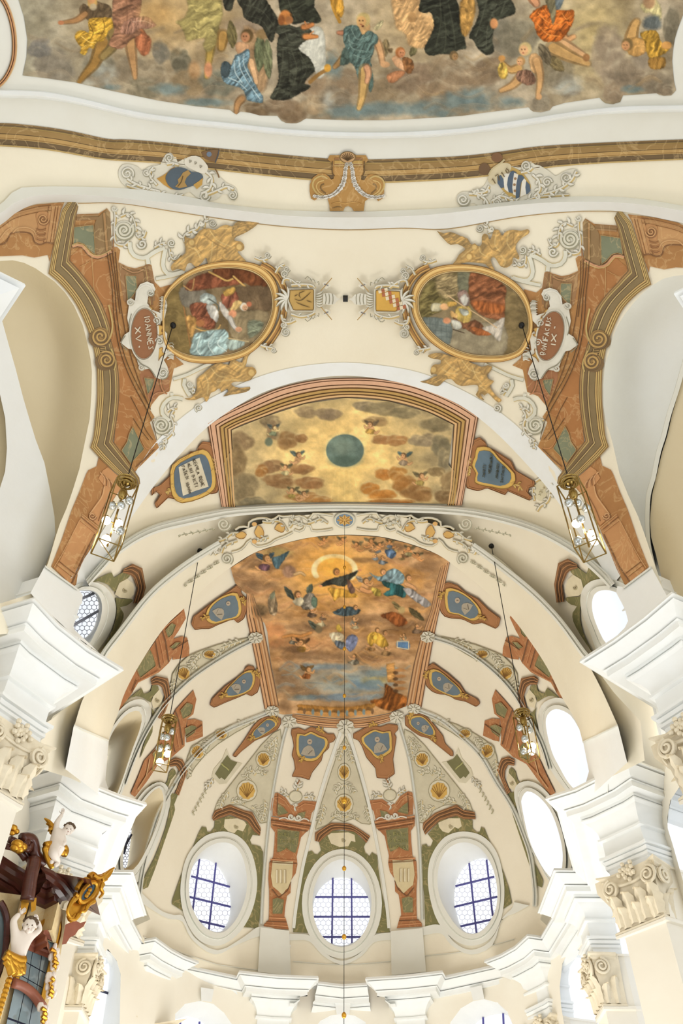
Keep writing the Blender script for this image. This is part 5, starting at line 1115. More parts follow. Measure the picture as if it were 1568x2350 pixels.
    s.limb('1196,176 1176,196 1150,208', 17, 9, (210, 162, 104)); s.fill('1214,132 1228,122 1244,136 1242,160 1228,168 1218,158', (212, 166, 112), 1, 1.3, .12); s.limb('1232,140 1240,180 1234,224', 17, 8, (208, 160, 104)); s.ell(1238, 222, 6, 7, (210, 160, 110))
    s.fill('1188,164 1210,160 1224,168 1230,188 1214,196 1198,190 1186,182', (134, 98, 78), 1, 1.3, .4, .3, .9); s.head(1206, 112, 13, (208, 160, 112), (196, 172, 116), -1); s.head(1196, 140, 9, (206, 154, 106), (170, 130, 80), -1)
    # upper right putti
    s.fill('1470,10 1500,-5 1516,14 1520,40 1506,56 1494,30 1480,30', (196, 184, 130), .8, 2, .3); s.ell(1490, 6, 14, 14, (170, 130, 94), .9, .5); s.fill('1480,40 1510,34 1520,60 1500,70 1476,62', (96, 104, 104), .7, 3, .2)
    s.limb('1448,90 1456,60 1462,50', 22, 14, (204, 158, 94)); s.fill('1430,96 1450,86 1480,90 1490,110 1470,128 1446,126', (196, 148, 82), 1, 1.4, .2); s.fill('1470,76 1506,70 1520,100 1540,98 1534,116 1514,130 1496,140 1484,120 1480,96', (192, 146, 52), 1, 1.4, .4); s.head(1440, 102, 12, (202, 146, 96), (122, 98, 58), -1)
    s.fill('1490,134 1526,132 1524,156 1494,158', (152, 112, 50), 1, 1.5); s.ell(1530, 104, 12, 9, (208, 150, 80))
FX = painting('ceiling_fresco', FO, big, step=1.9, con=1.15, sat=.9)
tag(FX, 'big fresco of black robed monks and angels on grey clouds, topmost in the photo', 'fresco')
# brown ring of the oval painting cut by the left edge of the photo
mb = MB()
ribbon(mb, P('-60,-60 -20,-30 7,0 24,38 33,86 31,138 14,178 -8,200 -40,222', 3), bands([(2, .03, DG), (3, .05, (196, 140, 96)), (2, .03, (120, 70, 40)), (3, .05, (188, 130, 84)), (2, .03, (222, 190, 140))])[0], cols=bands([(2, .03, DG), (3, .05, (196, 140, 96)), (2, .03, (120, 70, 40)), (3, .05, (188, 130, 84)), (2, .03, (222, 190, 140))])[1])
tag(mb.build('round_medallion_moulding', 'paint'), 'brown ringed frame cut off by the left edge beside the big fresco', 'frame')
# ------------------------------------------------------------------ oval paintings and their frames
def ovalpts(c, a, b, ang, n=72):
    t = np.linspace(0, 2*math.pi, n, endpoint=False); x = a*np.cos(t); y = b*np.sin(t); return np.stack([c[0]+x*math.cos(ang)-y*math.sin(ang), c[1]+x*math.sin(ang)+y*math.cos(ang)], 1)
LC_, RC_ = (503, 718), (1078, 722)
OLo = ovalpts((504, 717), 137, 107, -0.42); ORo = ovalpts((1078, 719), 134, 106, 0.36)
# hand-fitted outlines of the inner edges
OLi = P('380,700 388,676 404,658 430,638 462,624 500,617 540,617 575,624 602,640 618,662 624,690 622,716 612,744 594,772 568,795 536,809 500,815 462,817 430,812 402,800 384,778 379,740', 4, True)
OLx = P('374,690 376,678 394,652 422,628 458,610 500,600 545,598 590,606 618,624 636,652 642,690 638,722 626,756 604,786 574,812 540,826 500,834 456,834 424,828 396,812 380,796 372,760', 4, True)
ORi = P('962,690 968,668 984,646 1010,632 1046,625 1086,626 1120,634 1158,652 1184,672 1200,694 1210,722 1212,752 1204,776 1190,800 1164,812 1130,815 1086,812 1046,800 1010,778 984,752 966,722', 4, True)
ORx = P('942,690 948,660 966,634 996,614 1040,606 1090,608 1130,618 1170,638 1198,662 1214,690 1222,722 1224,756 1216,784 1200,812 1166,828 1130,832 1080,830 1036,816 996,792 966,762 948,726', 4, True)
def ovL(s):
    s.base(lambda x, y: np.array([128., 108., 76.])[None]+(fbm(x*.03, y*.03, 4, 4)-.5)[:, None]*56)
    s.fill('376,640 418,640 424,700 436,760 440,820 370,820 370,700', (128, 108, 62), 1, 1.5, .14, 1.4, .3, sm=0); s.ln('414,660 428,740 438,800', 3, (150, 104, 58)); s.fill('414,660 470,660 470,705 440,705 418,700', (122, 116, 102), .9, 2, .15)
    s.fill('440,640 480,625 540,632 560,650 500,660 440,668 425,660', (128, 70, 46), 1, 2, .3, .4, .5); s.fill('490,615 600,625 614,658 588,664 560,648 530,640 510,642', (112, 62, 34), 1, 2, .25, .3, .4)
    s.ln('480,624 500,634 520,644 534,640', 4, (196, 158, 84)); s.ln('536,634 556,652 582,670 600,664', 4, (200, 160, 86)); s.ln('422,656 440,666 446,640', 3, (186, 142, 86))
    s.fill('540,660 622,660 624,700 610,716 560,712 548,690', (108, 88, 64), 1, 2, .16, 0, .3); s.fill('540,716 616,716 600,770 560,790 530,770 524,736', (140, 124, 92), 1, 2, .12)
    s.fill('460,680 472,672 490,678 498,694 480,700 462,696', (170, 184, 180), 1, 1.2, .25); s.fill('436,700 462,694 480,702 496,726 494,750 480,756 460,750 446,736', (138, 78, 54), 1, 1.3, .4, .7, .8)
    s.fill('474,700 494,702 502,722 498,740 484,728 476,716', (206, 204, 196), 1, 1.2, .25); s.ln('480,686 500,700 502,712', 3, (92, 98, 92)); s.fill('508,676 540,668 548,690 534,704 516,706', (148, 84, 62), 1, 1.3, .35); s.fill('512,670 538,658 538,672 520,680', (208, 162, 74), 1, 1.2, .2)
    s.fill('502,692 514,700 528,720 524,736 508,716', (206, 200, 190), 1, 1.2, .2); s.head(560, 704, 8, (204, 158, 120), (206, 200, 186)); s.ell(572, 698, 6, 6, (176, 100, 70)); s.fill('540,690 556,694 540,712 528,712', (216, 180, 110), 1, 1.2); s.ell(534, 720, 9, 9, (212, 140, 100), 1, .5); s.limb('528,730 536,748 548,760', 9, 6, (190, 186, 178)); s.ell(548, 756, 8, 6, (210, 150, 112))
    s.fill('428,726 448,728 452,744 442,772 434,768', (190, 142, 74), 1, 1.4, .35); s.spir = None
    s.ln('446,752 470,760 498,756 506,746', 3, (208, 164, 90)); s.ell(460, 742, 10, 8, (190, 120, 70), 1, .5)
    s.fill('446,768 470,760 500,756 520,758 526,780 524,800 500,816 460,818 436,812 440,790', (148, 178, 180), 1, 1.5, .36, .9, .7)
    for q in ('460,770 452,800 460,814', '490,766 478,790 490,812', '508,772 500,790 520,806'): s.ln(q, 2, (204, 224, 222), .9)
    s.ln('470,766 462,800', 1.5, (84, 112, 120), .8); s.ln('498,768 488,792', 1.5, (84, 112, 120), .8); s.fill('520,780 560,782 556,796 528,804', (160, 182, 176), .9, 1.5, .3); s.ln('524,776 570,784', 2.5, (190, 170, 124)); s.fill('570,736 606,740 596,762 572,776', (122, 132, 110), .8, 2, .3, 1.4, .9)
def ovR(s):
    s.base(lambda x, y: np.array([132., 116., 84.])[None]+(fbm(x*.03, y*.03, 4, 14)-.5)[:, None]*52)
    s.fill('962,690 980,650 1020,630 1080,626 1078,670 1040,700 1000,720 966,730', (114, 104, 60), 1, 2, .38, 1.1, .8); s.fill('1000,634 1050,626 1056,680 1030,690 1004,672', (150, 132, 92), .6, 3, .35, 1.2, .9); s.fill('1050,626 1080,626 1078,660 1058,690', (122, 124, 100), .9, 2, .2, 1.4, .4)
    s.fill('1080,626 1120,634 1162,660 1164,730 1130,732 1100,720 1078,690', (140, 84, 52), 1, 1.6, .35, 1.2, .6); s.fill('1084,690 1160,700 1150,720 1100,716', (176, 96, 46), .8, 3, .3, .2, .6)
    s.fill('1164,664 1200,694 1214,750 1200,810 1150,816 1158,740', (128, 110, 72), 1, 1.5, .14, 1.4, .3); s.fill('1086,740 1160,750 1152,820 1060,812 1030,790 1034,750', (148, 138, 112), 1, 2, .1, .3, .3)
    s.fill('972,728 1034,738 1032,790 1006,782 980,752', (112, 126, 124), 1, 1.4, .12)
    for k in range(4): s.ln([(974+k*4, 742+k*14), (1034, 750+k*12)], 1.2, (76, 90, 92), .8, sm=0); s.ln([(986+k*13, 730), (990+k*12, 790)], 1.2, (78, 92, 94), .8, sm=0)
    s.fill('990,698 1012,696 1014,712 992,714', (176, 170, 140), 1, 1.4, .2); s.ell(1020, 704, 10, 8, (214, 164, 112), 1, .4); s.fill('1028,694 1046,692 1048,700 1030,704', (206, 162, 74), 1, 1.2); s.fill('1050,672 1070,666 1078,690 1072,704 1056,696', (156, 128, 118), 1, 1.4, .3); s.fill('1056,686 1068,674 1076,690 1066,702', (204, 202, 192), 1, 1.3, .15)
    s.fill('1050,704 1076,704 1084,720 1076,740 1062,746 1046,722', (208, 176, 88), 1, 1.3, .3); s.fill('1054,708 1074,712 1074,724 1060,722', (182, 188, 176), .9, 1.3); s.fill('1034,712 1050,722 1048,730 1036,728', (216, 170, 100), 1, 1.3)
    s.fill('1040,728 1066,742 1090,734 1110,750 1096,770 1070,756 1050,750', (130, 82, 54), 1, 1.4, .4); s.fill('1080,750 1110,756 1128,768 1100,770 1088,762', (176, 98, 50), 1, 1.4, .25); s.fill('1036,734 1056,738 1060,752 1044,756', (188, 190, 178), 1, 1.4, .2); s.ell(1026, 736, 9, 7, (212, 140, 98), 1, .5)
    s.fill('1106,754 1130,744 1158,728 1154,758 1146,784 1128,766', (192, 184, 170), 1, 1.4, .22, .5, .6); s.ln('1028,678 1060,700 1100,724 1140,752', 2.4, (204, 172, 128)); s.ln('1040,756 1066,764', 2, (70, 56, 44))
FRM = [(0, (150, 104, 46)), (.1, (226, 184, 108)), (.2, (188, 132, 62)), (.27, (238, 200, 126)), (.5, (222, 178, 104)), (.6, (176, 126, 60)), (.66, (232, 192, 118)), (.78, (148, 106, 54)), (.84, (222, 198, 142)), (.93, (110, 78, 40))]
def oval_frame(mb, outer, inner, frac=FRM, h=0.09):
    n = 120; c = inner.mean(0); a = align(outer, n, c); b = align(inner, n, c)
    for i, (f, cl) in enumerate(frac):
        g = frac[i+1][0] if i+1 < len(frac) else 1.0; r0 = 0.03+h*math.sin(math.pi*min(1, f*1.1+.05)); r1 = 0.03+h*math.sin(math.pi*min(1, g*1.1+.05)) if g < 1 else 0.025
        A_ = vault(a*(1-f)+b*f, r0); B_ = vault(a*(1-g)+b*g, r1); mb.add(np.vstack([A_, B_]), [(k, (k+1) % n, n+(k+1) % n, n+k) for k in range(n)], cl)
def crest(A, T, fill_):
    A.part('crest_scrolls')
    A.acanthus('648,652 652,640 664,640 680,650 690,658', 4, leaves=3, lw=4, curl=[(654, 628, 9, 1.5, 1)], seed=31)
    A.acanthus('632,626 640,612 652,606', 3.5, leaves=2, lw=4, curl=[(658, 618, 7, 0, 1)], seed=32); A.acanthus('584,590 600,596 614,592', 4, leaves=2, lw=4, curl=[(614, 586, 7, 0, 1)], seed=33)
    A.acanthus('646,722 650,738 664,740 678,734', 4, leaves=3, lw=4, curl=[(656, 762, 11, -1.5, -1), (650, 746, 6, 0, 1)], seed=34); A.acanthus('598,792 612,796 626,798', 4, leaves=3, lw=4, curl=[(628, 803, 6, 0, 1)], seed=35)
    A.acanthus('668,654 690,652 716,654 722,660', 4, leaves=2, lw=4, seed=36); A.acanthus('668,720 690,726 712,722 722,716', 4, leaves=2, lw=4, seed=37)
    for sy in (1, -1):
        f = lambda y: 686+(y-686)*sy
        for k in range(5): A.line([(700+k*7, f(640+k*2)), (708+k*6, f(634+k*3)), (716+k*4, f(646+k*2))], 2.2, W1 if k % 2 else (170, 168, 150), 3)
    for k in range(7): a = -1.6+k*.52; A.leaf((660, 688), (660+30*math.cos(a+3.14)*(.6 if k in (0, 6) else 1), 688+30*math.sin(a+3.14)), 5, seed_col if 0 else W1)
    for k in range(6): A.leaf((726, 676+k*5), (742, 668+k*7), 4)
    A.part('shield'); A.poly('662,662 724,662 724,716 668,714 660,690', (214, 212, 198), 2); A.poly('666,666 720,664 720,712 674,712 664,690', fill_, 3); A.line('666,666 720,664 720,712 674,712 664,690 666,666', 1.5, (120, 92, 40), 4, sm=0)
    A.part('papal_crown'); A.poly('742,674 756,672 768,676 774,684 782,686 774,690 768,698 756,700 742,698', (226, 224, 212), 3)
    for x in (747, 755, 763): A.line([(x, 674), (x+2, 686), (x, 698)], 1.6, (150, 150, 132), 4, sm=3)
    for sy in (1, -1):
        f = lambda y: 686+(y-686)*sy
        A.part('key'); A.poly([(740, f(650)), (752, f(644)), (760, f(656)), (748, f(664))], (234, 230, 214), 3); A.line([(736, f(668)), (762, f(638))], 2, (196, 160, 96), 4, sm=0); A.line([(744, f(652)), (754, f(656))], 1.5, (96, 100, 130), 5, sm=0)
def MO(p):
    p = ID(p); return np.stack([1582-p[:, 0]+np.interp(p[:, 0], [380, 640, 780], [8, 2, 0]), p[:, 1]+np.interp(p[:, 0], [500, 640, 780], [10, 4, 0])], 1)
for side, T, outer, inner, fn, lab in (('left', ID, OLx, OLi, ovL, 'left oval painting with red curtain and blue robed figure in a gold frame'), ('right', MO, ORx, ORi, ovR, 'right oval painting of a pope in gold robe before a red curtain')):
    t = thing('oval_painting', lab, 'painting', tuple(vault(inner.mean(0), 0.05)[0]))
    painting('canvas', inner, fn, parent=t, step=1.7, off=0.03, con=1.15)
    mb = MB(); oval_frame(mb, outer, inner); mb.build('gilt_frame', 'paint_fine', t)
    for seg in ('600,606 622,618 640,638 652,662 654,676', '654,700 650,726 638,756 620,784 606,800'):
        A = Art('x', '', '', T, base=0.05); A.part('y'); A.lines(seg, [(2, (110, 76, 34)), (3, (222, 178, 104)), (5, (170, 118, 56)), (2, (96, 64, 28)), (3, (206, 160, 88)), (2, (120, 84, 40))], 2); A.parts[0][3].build('outer_moulding', 'paint_fine', t)
    A = Art('painted_crest', 'white scroll crest with shield, papal crown and keys beside the %s oval painting' % side, 'ornament', T, base=0.13)
    crest(A, T, (196, 158, 84) if side == 'left' else (222, 172, 68))
    if side == 'left':
        A.part('eagle'); 
        for q in ('676,686 690,690 706,678 714,670', '680,694 694,700 712,706', '690,684 686,674 700,668', '704,690 716,694', '676,680 684,676'): A.line(q, 2.2, (104, 80, 42), 5, True)
    else:
        A.part('chequered_band')
        A.T = ID
        for i in range(6):
            for j in range(3):
                o_ = np.array([868., 666.])+np.array([8.6, 8.0])*i*0.98+np.array([7.0, -2.0])*j
                A.poly([o_, o_+[7, -2], o_+[8.6, 6], o_+[1.6, 8]], (178, 92, 58) if (i+j) % 2 else (238, 226, 196), 5)
    A.done()
# gilded angels painted around the oval paintings
def angel(name, outline, wings, lines, heads, lab, base=(198, 150, 70)):
    q = P(outline, 2, True)
    def f(s):
        s.base(lambda x, y: np.tile(np.array(base, float), (len(x), 1))); s.fill(q, base, 1, 1, .32, .9, .7, sm=0, edge=.3)
        for w in wings: s.fill(w, np.asarray(base)*0.92, 1, 1.2, .42, 1.2, 1.3, edge=.35)
        for pts, c in lines: s.ln(pts, 2.4, {1: (240, 206, 124), 0: (128, 88, 28), 2: (170, 122, 42)}[c], .6, 1.8)
        for h in heads: s.ell(h[0], h[1], h[2], h[2], (164, 116, 42), 1, .3); s.ell(h[0]+h[3], h[1]+1.5, h[2]*.7, h[2]*.75, (226, 184, 98), 1, .4)
    o = painting(name, q, f, step=1.5, off=0.06, m='paint_fine'); return tag(o, lab, 'painted angel', 'golden angels around the oval paintings')
angel('painted_angel', '392,614 396,606 410,592 426,580 424,560 424,546 430,545 444,548 456,532 466,526 480,524 494,528 506,520 520,516 534,520 540,512 552,508 572,508 600,503 594,512 580,524 560,536 542,544 538,552 552,554 560,562 560,572 550,577 540,572 556,590 566,602 540,598 512,599 486,604 478,609 474,590 466,600 456,610 448,612 440,604 430,606 424,622 416,618 404,618 396,622',
      ['534,522 552,508 600,503 580,524 556,537 540,546 532,540'], [('482,530 500,552 530,566', 1), ('470,540 490,556 520,572', 0), ('500,524 530,524', 1), ('432,566 450,574 460,592', 1), ('460,546 452,566 462,580', 0), ('488,556 486,580 482,600', 1), ('500,562 496,590', 0), ('522,574 510,588 520,598', 2), ('404,612 430,590 460,574', 1)], [(548, 565, 9, 1), (440, 555, 9, 0)], 'golden winged angel above the left oval painting, wing pointing up right')
angel('painted_angel', '424,914 440,912 452,894 452,870 466,858 484,842 504,832 526,838 530,822 540,826 556,832 562,812 574,792 584,788 580,806 570,818 566,834 564,842 580,842 588,850 588,858 580,866 576,872 560,876 542,876 530,880 540,888 556,890 574,888 572,896 556,902 530,906 512,910 524,898 520,892 508,900 504,890 494,898 484,902 478,918 472,922 468,912 458,914 448,918 432,918',
      ['524,898 534,886 556,884 576,888 560,900 534,904 514,910'], [('470,858 478,880 476,904', 1), ('486,846 500,862 520,866', 1), ('460,876 466,896', 0), ('500,876 530,872 560,874', 1), ('520,840 540,852', 0), ('536,832 556,842 566,820', 1), ('500,850 520,856 540,864', 0), ('484,868 494,886', 2)], [(576, 854, 10, 1)], 'golden angel with upstretched arm below the left oval painting')
angel('painted_angel', '1003,530 1020,536 1034,532 1054,540 1074,548 1082,562 1090,558 1098,566 1106,560 1106,544 1112,536 1120,540 1124,552 1130,540 1134,528 1146,528 1152,542 1158,534 1170,528 1186,528 1196,530 1210,526 1216,530 1212,538 1198,546 1186,560 1184,572 1192,588 1190,596 1178,590 1176,604 1164,614 1150,612 1142,600 1134,590 1126,596 1132,612 1136,620 1124,616 1114,606 1100,604 1086,602 1070,602 1056,606 1040,606 1046,598 1054,584 1064,576 1068,570 1050,560 1034,562 1020,550',
      ['1003,530 1034,532 1062,540 1082,556 1078,570 1050,560 1032,562 1016,546'], [('1140,534 1136,560 1148,578', 1), ('1120,556 1130,572 1150,580', 0), ('1168,532 1164,556 1174,574', 1), ('1180,532 1178,560', 0), ('1100,566 1104,580 1120,590', 1), ('1060,590 1080,574 1094,564', 1), ('1078,594 1100,596', 0), ('1150,586 1160,600 1156,610', 1), ('1184,566 1206,536', 1), ('1148,544 1154,566', 2)], [(1090, 566, 8, -1), (1078, 588, 9, -1)], 'golden angel with spread wing and drapery above the right oval painting')
angel('painted_angel', '964,876 980,872 996,864 1006,862 998,858 990,860 988,850 992,840 1000,836 1010,836 1012,826 996,824 982,818 990,812 1012,810 1030,816 1050,820 1062,818 1072,824 1080,832 1096,838 1106,842 1120,838 1130,842 1126,852 1118,862 1122,870 1134,874 1128,882 1124,886 1132,900 1144,912 1152,918 1144,924 1132,914 1120,902 1112,908 1106,902 1104,908 1112,918 1104,916 1092,906 1098,896 1096,884 1080,884 1060,886 1046,880 1036,870 1022,872 1010,884 1000,886 980,880',
      ['964,876 984,870 1006,862 1026,862 1022,874 1004,886 982,880', '982,818 996,810 1016,812 1008,824'], [('1020,826 1034,840 1050,850', 1), ('1014,846 1030,856 1050,858', 1), ('1050,830 1060,852 1080,862', 0), ('1060,826 1078,848 1100,856', 1), ('1084,840 1092,862 1106,880', 1), ('1100,846 1110,860 1116,846', 0), ('1068,866 1090,872', 0), ('1100,884 1116,896', 1), ('1036,862 1060,876', 2)], [(996, 847, 9, -1)], 'golden winged angel flying below the right oval painting')
# pale stucco-like frames and scrollwork next to the ovals
for side, T in (('left', ID), ('right', MA)):
    A = Art('painted_scrollwork', 'upper white scrollwork beside the %s portal with round spiral and bracket band' % side, 'ornament', T)
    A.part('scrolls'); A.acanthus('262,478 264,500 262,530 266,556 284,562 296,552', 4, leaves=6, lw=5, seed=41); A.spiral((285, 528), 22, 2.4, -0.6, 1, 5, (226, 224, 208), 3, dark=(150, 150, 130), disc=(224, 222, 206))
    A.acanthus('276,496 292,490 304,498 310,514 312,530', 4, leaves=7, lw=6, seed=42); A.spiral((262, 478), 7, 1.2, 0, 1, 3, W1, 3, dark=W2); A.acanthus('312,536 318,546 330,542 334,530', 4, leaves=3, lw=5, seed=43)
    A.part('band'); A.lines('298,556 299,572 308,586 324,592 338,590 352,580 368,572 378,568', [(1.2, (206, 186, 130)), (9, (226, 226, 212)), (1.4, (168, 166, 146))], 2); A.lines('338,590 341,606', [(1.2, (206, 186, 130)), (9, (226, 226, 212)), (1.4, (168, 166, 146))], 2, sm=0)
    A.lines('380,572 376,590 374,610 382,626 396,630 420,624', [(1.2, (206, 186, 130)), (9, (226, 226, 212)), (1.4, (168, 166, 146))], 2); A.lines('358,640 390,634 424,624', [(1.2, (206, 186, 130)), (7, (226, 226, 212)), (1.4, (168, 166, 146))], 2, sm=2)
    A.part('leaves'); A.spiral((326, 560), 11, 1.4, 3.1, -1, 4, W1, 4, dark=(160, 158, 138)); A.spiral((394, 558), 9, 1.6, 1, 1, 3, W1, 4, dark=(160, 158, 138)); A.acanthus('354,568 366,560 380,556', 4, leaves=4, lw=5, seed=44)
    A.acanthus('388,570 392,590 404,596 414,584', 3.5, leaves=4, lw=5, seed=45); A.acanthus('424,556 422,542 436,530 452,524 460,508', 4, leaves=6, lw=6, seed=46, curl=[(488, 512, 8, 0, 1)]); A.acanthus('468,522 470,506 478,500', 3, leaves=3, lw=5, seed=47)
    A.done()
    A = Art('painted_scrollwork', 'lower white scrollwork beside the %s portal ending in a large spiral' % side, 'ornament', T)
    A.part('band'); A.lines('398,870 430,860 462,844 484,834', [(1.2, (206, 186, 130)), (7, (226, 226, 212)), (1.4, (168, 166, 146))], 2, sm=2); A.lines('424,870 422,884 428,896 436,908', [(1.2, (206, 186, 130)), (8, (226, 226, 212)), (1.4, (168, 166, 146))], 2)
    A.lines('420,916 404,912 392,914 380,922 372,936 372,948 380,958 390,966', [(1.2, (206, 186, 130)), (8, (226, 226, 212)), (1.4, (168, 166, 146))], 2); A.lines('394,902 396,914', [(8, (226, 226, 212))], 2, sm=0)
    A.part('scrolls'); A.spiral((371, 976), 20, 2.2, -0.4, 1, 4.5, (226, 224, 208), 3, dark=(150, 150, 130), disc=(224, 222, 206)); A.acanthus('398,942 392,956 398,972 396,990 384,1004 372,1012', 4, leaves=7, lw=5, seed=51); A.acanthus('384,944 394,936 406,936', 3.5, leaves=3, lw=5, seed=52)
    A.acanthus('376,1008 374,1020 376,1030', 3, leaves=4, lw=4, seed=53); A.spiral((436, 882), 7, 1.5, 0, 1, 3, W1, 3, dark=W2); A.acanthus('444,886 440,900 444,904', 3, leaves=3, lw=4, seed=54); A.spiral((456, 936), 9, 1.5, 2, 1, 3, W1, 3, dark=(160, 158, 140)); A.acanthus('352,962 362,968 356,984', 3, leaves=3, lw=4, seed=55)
    A.done()
mb = MB(); ballp = vault([(793, 685)], 0.04)[0]; boxm(mb, ballp, (.05, 0, 0), (0, .05, 0), (0, 0, .05)); tag(mb.build('ceiling_socket', 'black'), 'small square black socket in the vault between the two papal crowns', 'socket')
# thin ochre line following the bent arch
for x0, pts in ((0, '179,467 275,467 400,486 540,507 660,521 796,528 929,524 1028,526 1183,499 1304,487 1417,486'),):
    mb = MB(); stroke(mb, P(pts, 4), 1.4, (204, 166, 108), off=0.012); tag(mb.build('painted_line', 'paint'), 'thin ochre painted line below the bent arch of the nave', 'painted line')
# ------------------------------------------------------------------ sky fresco with the grey orb, its frame and the two plaques
def strips(mb, a, b, frac, h=0.06, n=90, surf=vault):
    a = resamp(a, n); b = resamp(b, n)
    for i, (f, c) in enumerate(frac):
        g = frac[i+1][0] if i+1 < len(frac) else 1.0; r = 0.02+h*((i % 2)*.5+.3)
        A_ = surf(a*(1-f)+b*f, r); B_ = surf(a*(1-g)+b*g, r); mb.add(np.vstack([A_, B_]), [(k, k+1, n+k+1, n+k) for k in range(n-1)], c)
PINK = [(0, (116, 74, 48)), (.05, (220, 172, 142)), (.11, (128, 78, 50)), (.15, (224, 174, 142)), (.33, (116, 68, 42)), (.38, (222, 178, 142)), (.48, (142, 96, 52)), (.55, (190, 150, 80)), (.66, (122, 88, 44)), (.72, (198, 156, 92)), (.8, (138, 98, 52)), (.86, (226, 182, 128)), (.95, (98, 68, 40))]
oT = P('475,971 500,955 560,925 640,890 720,872 790,867 860,868 940,880 1010,905 1060,930 1099,955', 4); iT = P('532,987 560,974 607,957 650,941 700,927 750,917 793,913 845,915 893,921 940,932 982,946 1015,961 1041,975', 4)
def orb(s):
    def b(x, y):
        r = np.hypot((x-792)/1.25, (y-1040)); n = fbm(x*.018, y*.018, 4, 21)-.5; t = np.clip(1.4-r/150+n*.9, 0, 1)[:, None]
        return np.array([170., 154., 118.])*(1-t)+np.array([238., 202., 128.])*t+n[:, None]*np.array([50., 46., 40.])
    s.base(b)
    s.ell(792, 1110, 36, 60, (232, 198, 122), .8, .8)
    B1, B2, B3, G = (128, 94, 62), (140, 92, 44), (160, 104, 42), (134, 120, 98)
    s.clouds([(555, 1010, 26, 22, (122, 100, 72)), (620, 965, 26, 16, (124, 108, 82)), (625, 985, 16, 22, (134, 110, 82)), (700, 945, 26, 14, (138, 118, 88)), (752, 950, 28, 15, (130, 112, 88)), (840, 930, 30, 12, (128, 116, 94)), (880, 935, 44, 16, (132, 120, 90)), (930, 945, 40, 14, (122, 112, 84)), (860, 965, 30, 12, (140, 112, 74)), (1000, 975, 34, 18, (116, 106, 80)), (980, 1010, 26, 16, G), (1010, 1025, 24, 26, (114, 108, 86)), (1020, 1060, 16, 30, (120, 112, 90)),
              (660, 1010, 28, 20, (142, 104, 62)), (690, 1005, 16, 10, (140, 100, 60)), (540, 1060, 24, 44, (120, 98, 66)), (560, 1120, 30, 36, (122, 108, 80)), (620, 1070, 28, 16, B1), (600, 1080, 16, 14, B2), (690, 1076, 28, 13, (136, 96, 58)), (640, 1102, 40, 16, (132, 96, 60)), (710, 1106, 34, 15, (136, 94, 56)), (580, 1150, 30, 12, (110, 104, 84)), (700, 1140, 44, 12, (158, 112, 62)), (740, 1146, 26, 8, (176, 122, 62)), (880, 1008, 26, 12, (150, 104, 62)), (910, 1010, 26, 13, (156, 108, 62)), (960, 1010, 22, 14, (136, 122, 98)),
              (880, 1088, 22, 14, (178, 112, 46)), (850, 1120, 22, 16, (188, 118, 44)), (910, 1085, 22, 16, B3), (930, 1110, 34, 24, (150, 98, 44)), (880, 1135, 34, 14, (184, 116, 44)), (960, 1130, 34, 20, (132, 92, 50)), (1030, 1110, 22, 30, (124, 102, 70)), (1020, 1140, 26, 16, (116, 90, 58)), (900, 1150, 50, 7, (150, 92, 36)), (1000, 1082, 20, 12, (126, 106, 72))], (214, 190, 140))
    s.ell(792, 1034, 47, 40, (232, 214, 150), .8, .25); s.ell(792, 1034, 43.5, 37.5, (98, 120, 112), 1, .06, amp=.1); s.ell(784, 1024, 26, 18, (128, 146, 130), .6, .8, warp=.3); s.ell(792, 1058, 34, 12, (74, 96, 86), .6, .8)
    for k in range(5): s.ln([(770+k*10, 1080), (760+k*16, 1148)], 2, (240, 212, 140), .5, sm=0)
    s.putto(629, 985, 6, (128, 138, 108), (96, 104, 96), 1, (206, 184, 130)); s.ell(617, 1014, 9, 10, (96, 112, 96), .9, .4); s.putto(684, 1048, 7, None, (98, 116, 110), 1); s.putto(657, 1075, 6, (190, 178, 130), (110, 104, 76), -1); s.putto(852, 978, 7, (196, 156, 78), (122, 104, 80), -1)
    s.putto(928, 1050, 7, (150, 132, 110), (86, 110, 110), -1); s.putto(966, 1096, 7, (160, 140, 78), (110, 100, 72), 1); s.putto(672, 1128, 6, (170, 150, 80), (120, 112, 76), -1); s.putto(696, 1136, 6, None, (120, 112, 80), 1)
t = thing('orb_fresco', 'fresco of golden sky with a grey orb and small angels inside a stepped frame', 'fresco', tuple(vault([(792, 1040)], 0.05)[0]))
painting('canvas', P('532,987 607,957 700,927 793,913 893,921 982,946 1041,975 1034,1030 1029,1066 1042,1080 1048,1110 1048,1157 929,1154 793,1152 643,1154 539,1161 528,1120 516,1085 514,1062 524,1044 534,1030'), orb, parent=t, step=1.9, off=0.06, sat=.95, con=1.12)
mb = MB(); strips(mb, oT, iT, PINK); strips(mb, P('475,971 508,1163'), P('532,987 541,1163'), PINK, n=20); strips(mb, P('1099,955 1061,1160'), P('1041,975 1032,1120 1026,1160'), PINK, n=20); mb.build('frame', 'paint_fine', t)
BP = (170, 112, 74)
def plaque(name, lab, out, field, fcol, extra, T=ID, grp=None, base=.03, m='paint'):
    A = Art(name, lab, 'cartouche', T, grp, base=base); A.part('back', m); A.poly(out, (166, 106, 60), 1, 1); q = P(out); c = q.mean(0)
    A.line(c+(q-c)*.93, 1.3, (216, 158, 104), 2, closed=True, sm=0); A.line(out, 1.2, (116, 68, 36), 2, closed=True, sm=0)
    A.part('gilt_rim'); f = P(field, 2, True); fc = f.mean(0); A.poly(fc+(f-fc)*1.2, (228, 186, 92), 3); A.line(fc+(f-fc)*1.21, 1.3, (150, 108, 44), 4, closed=True, sm=0)
    A.part('field'); A.poly(f, fcol, 5); extra(A); return A.done()
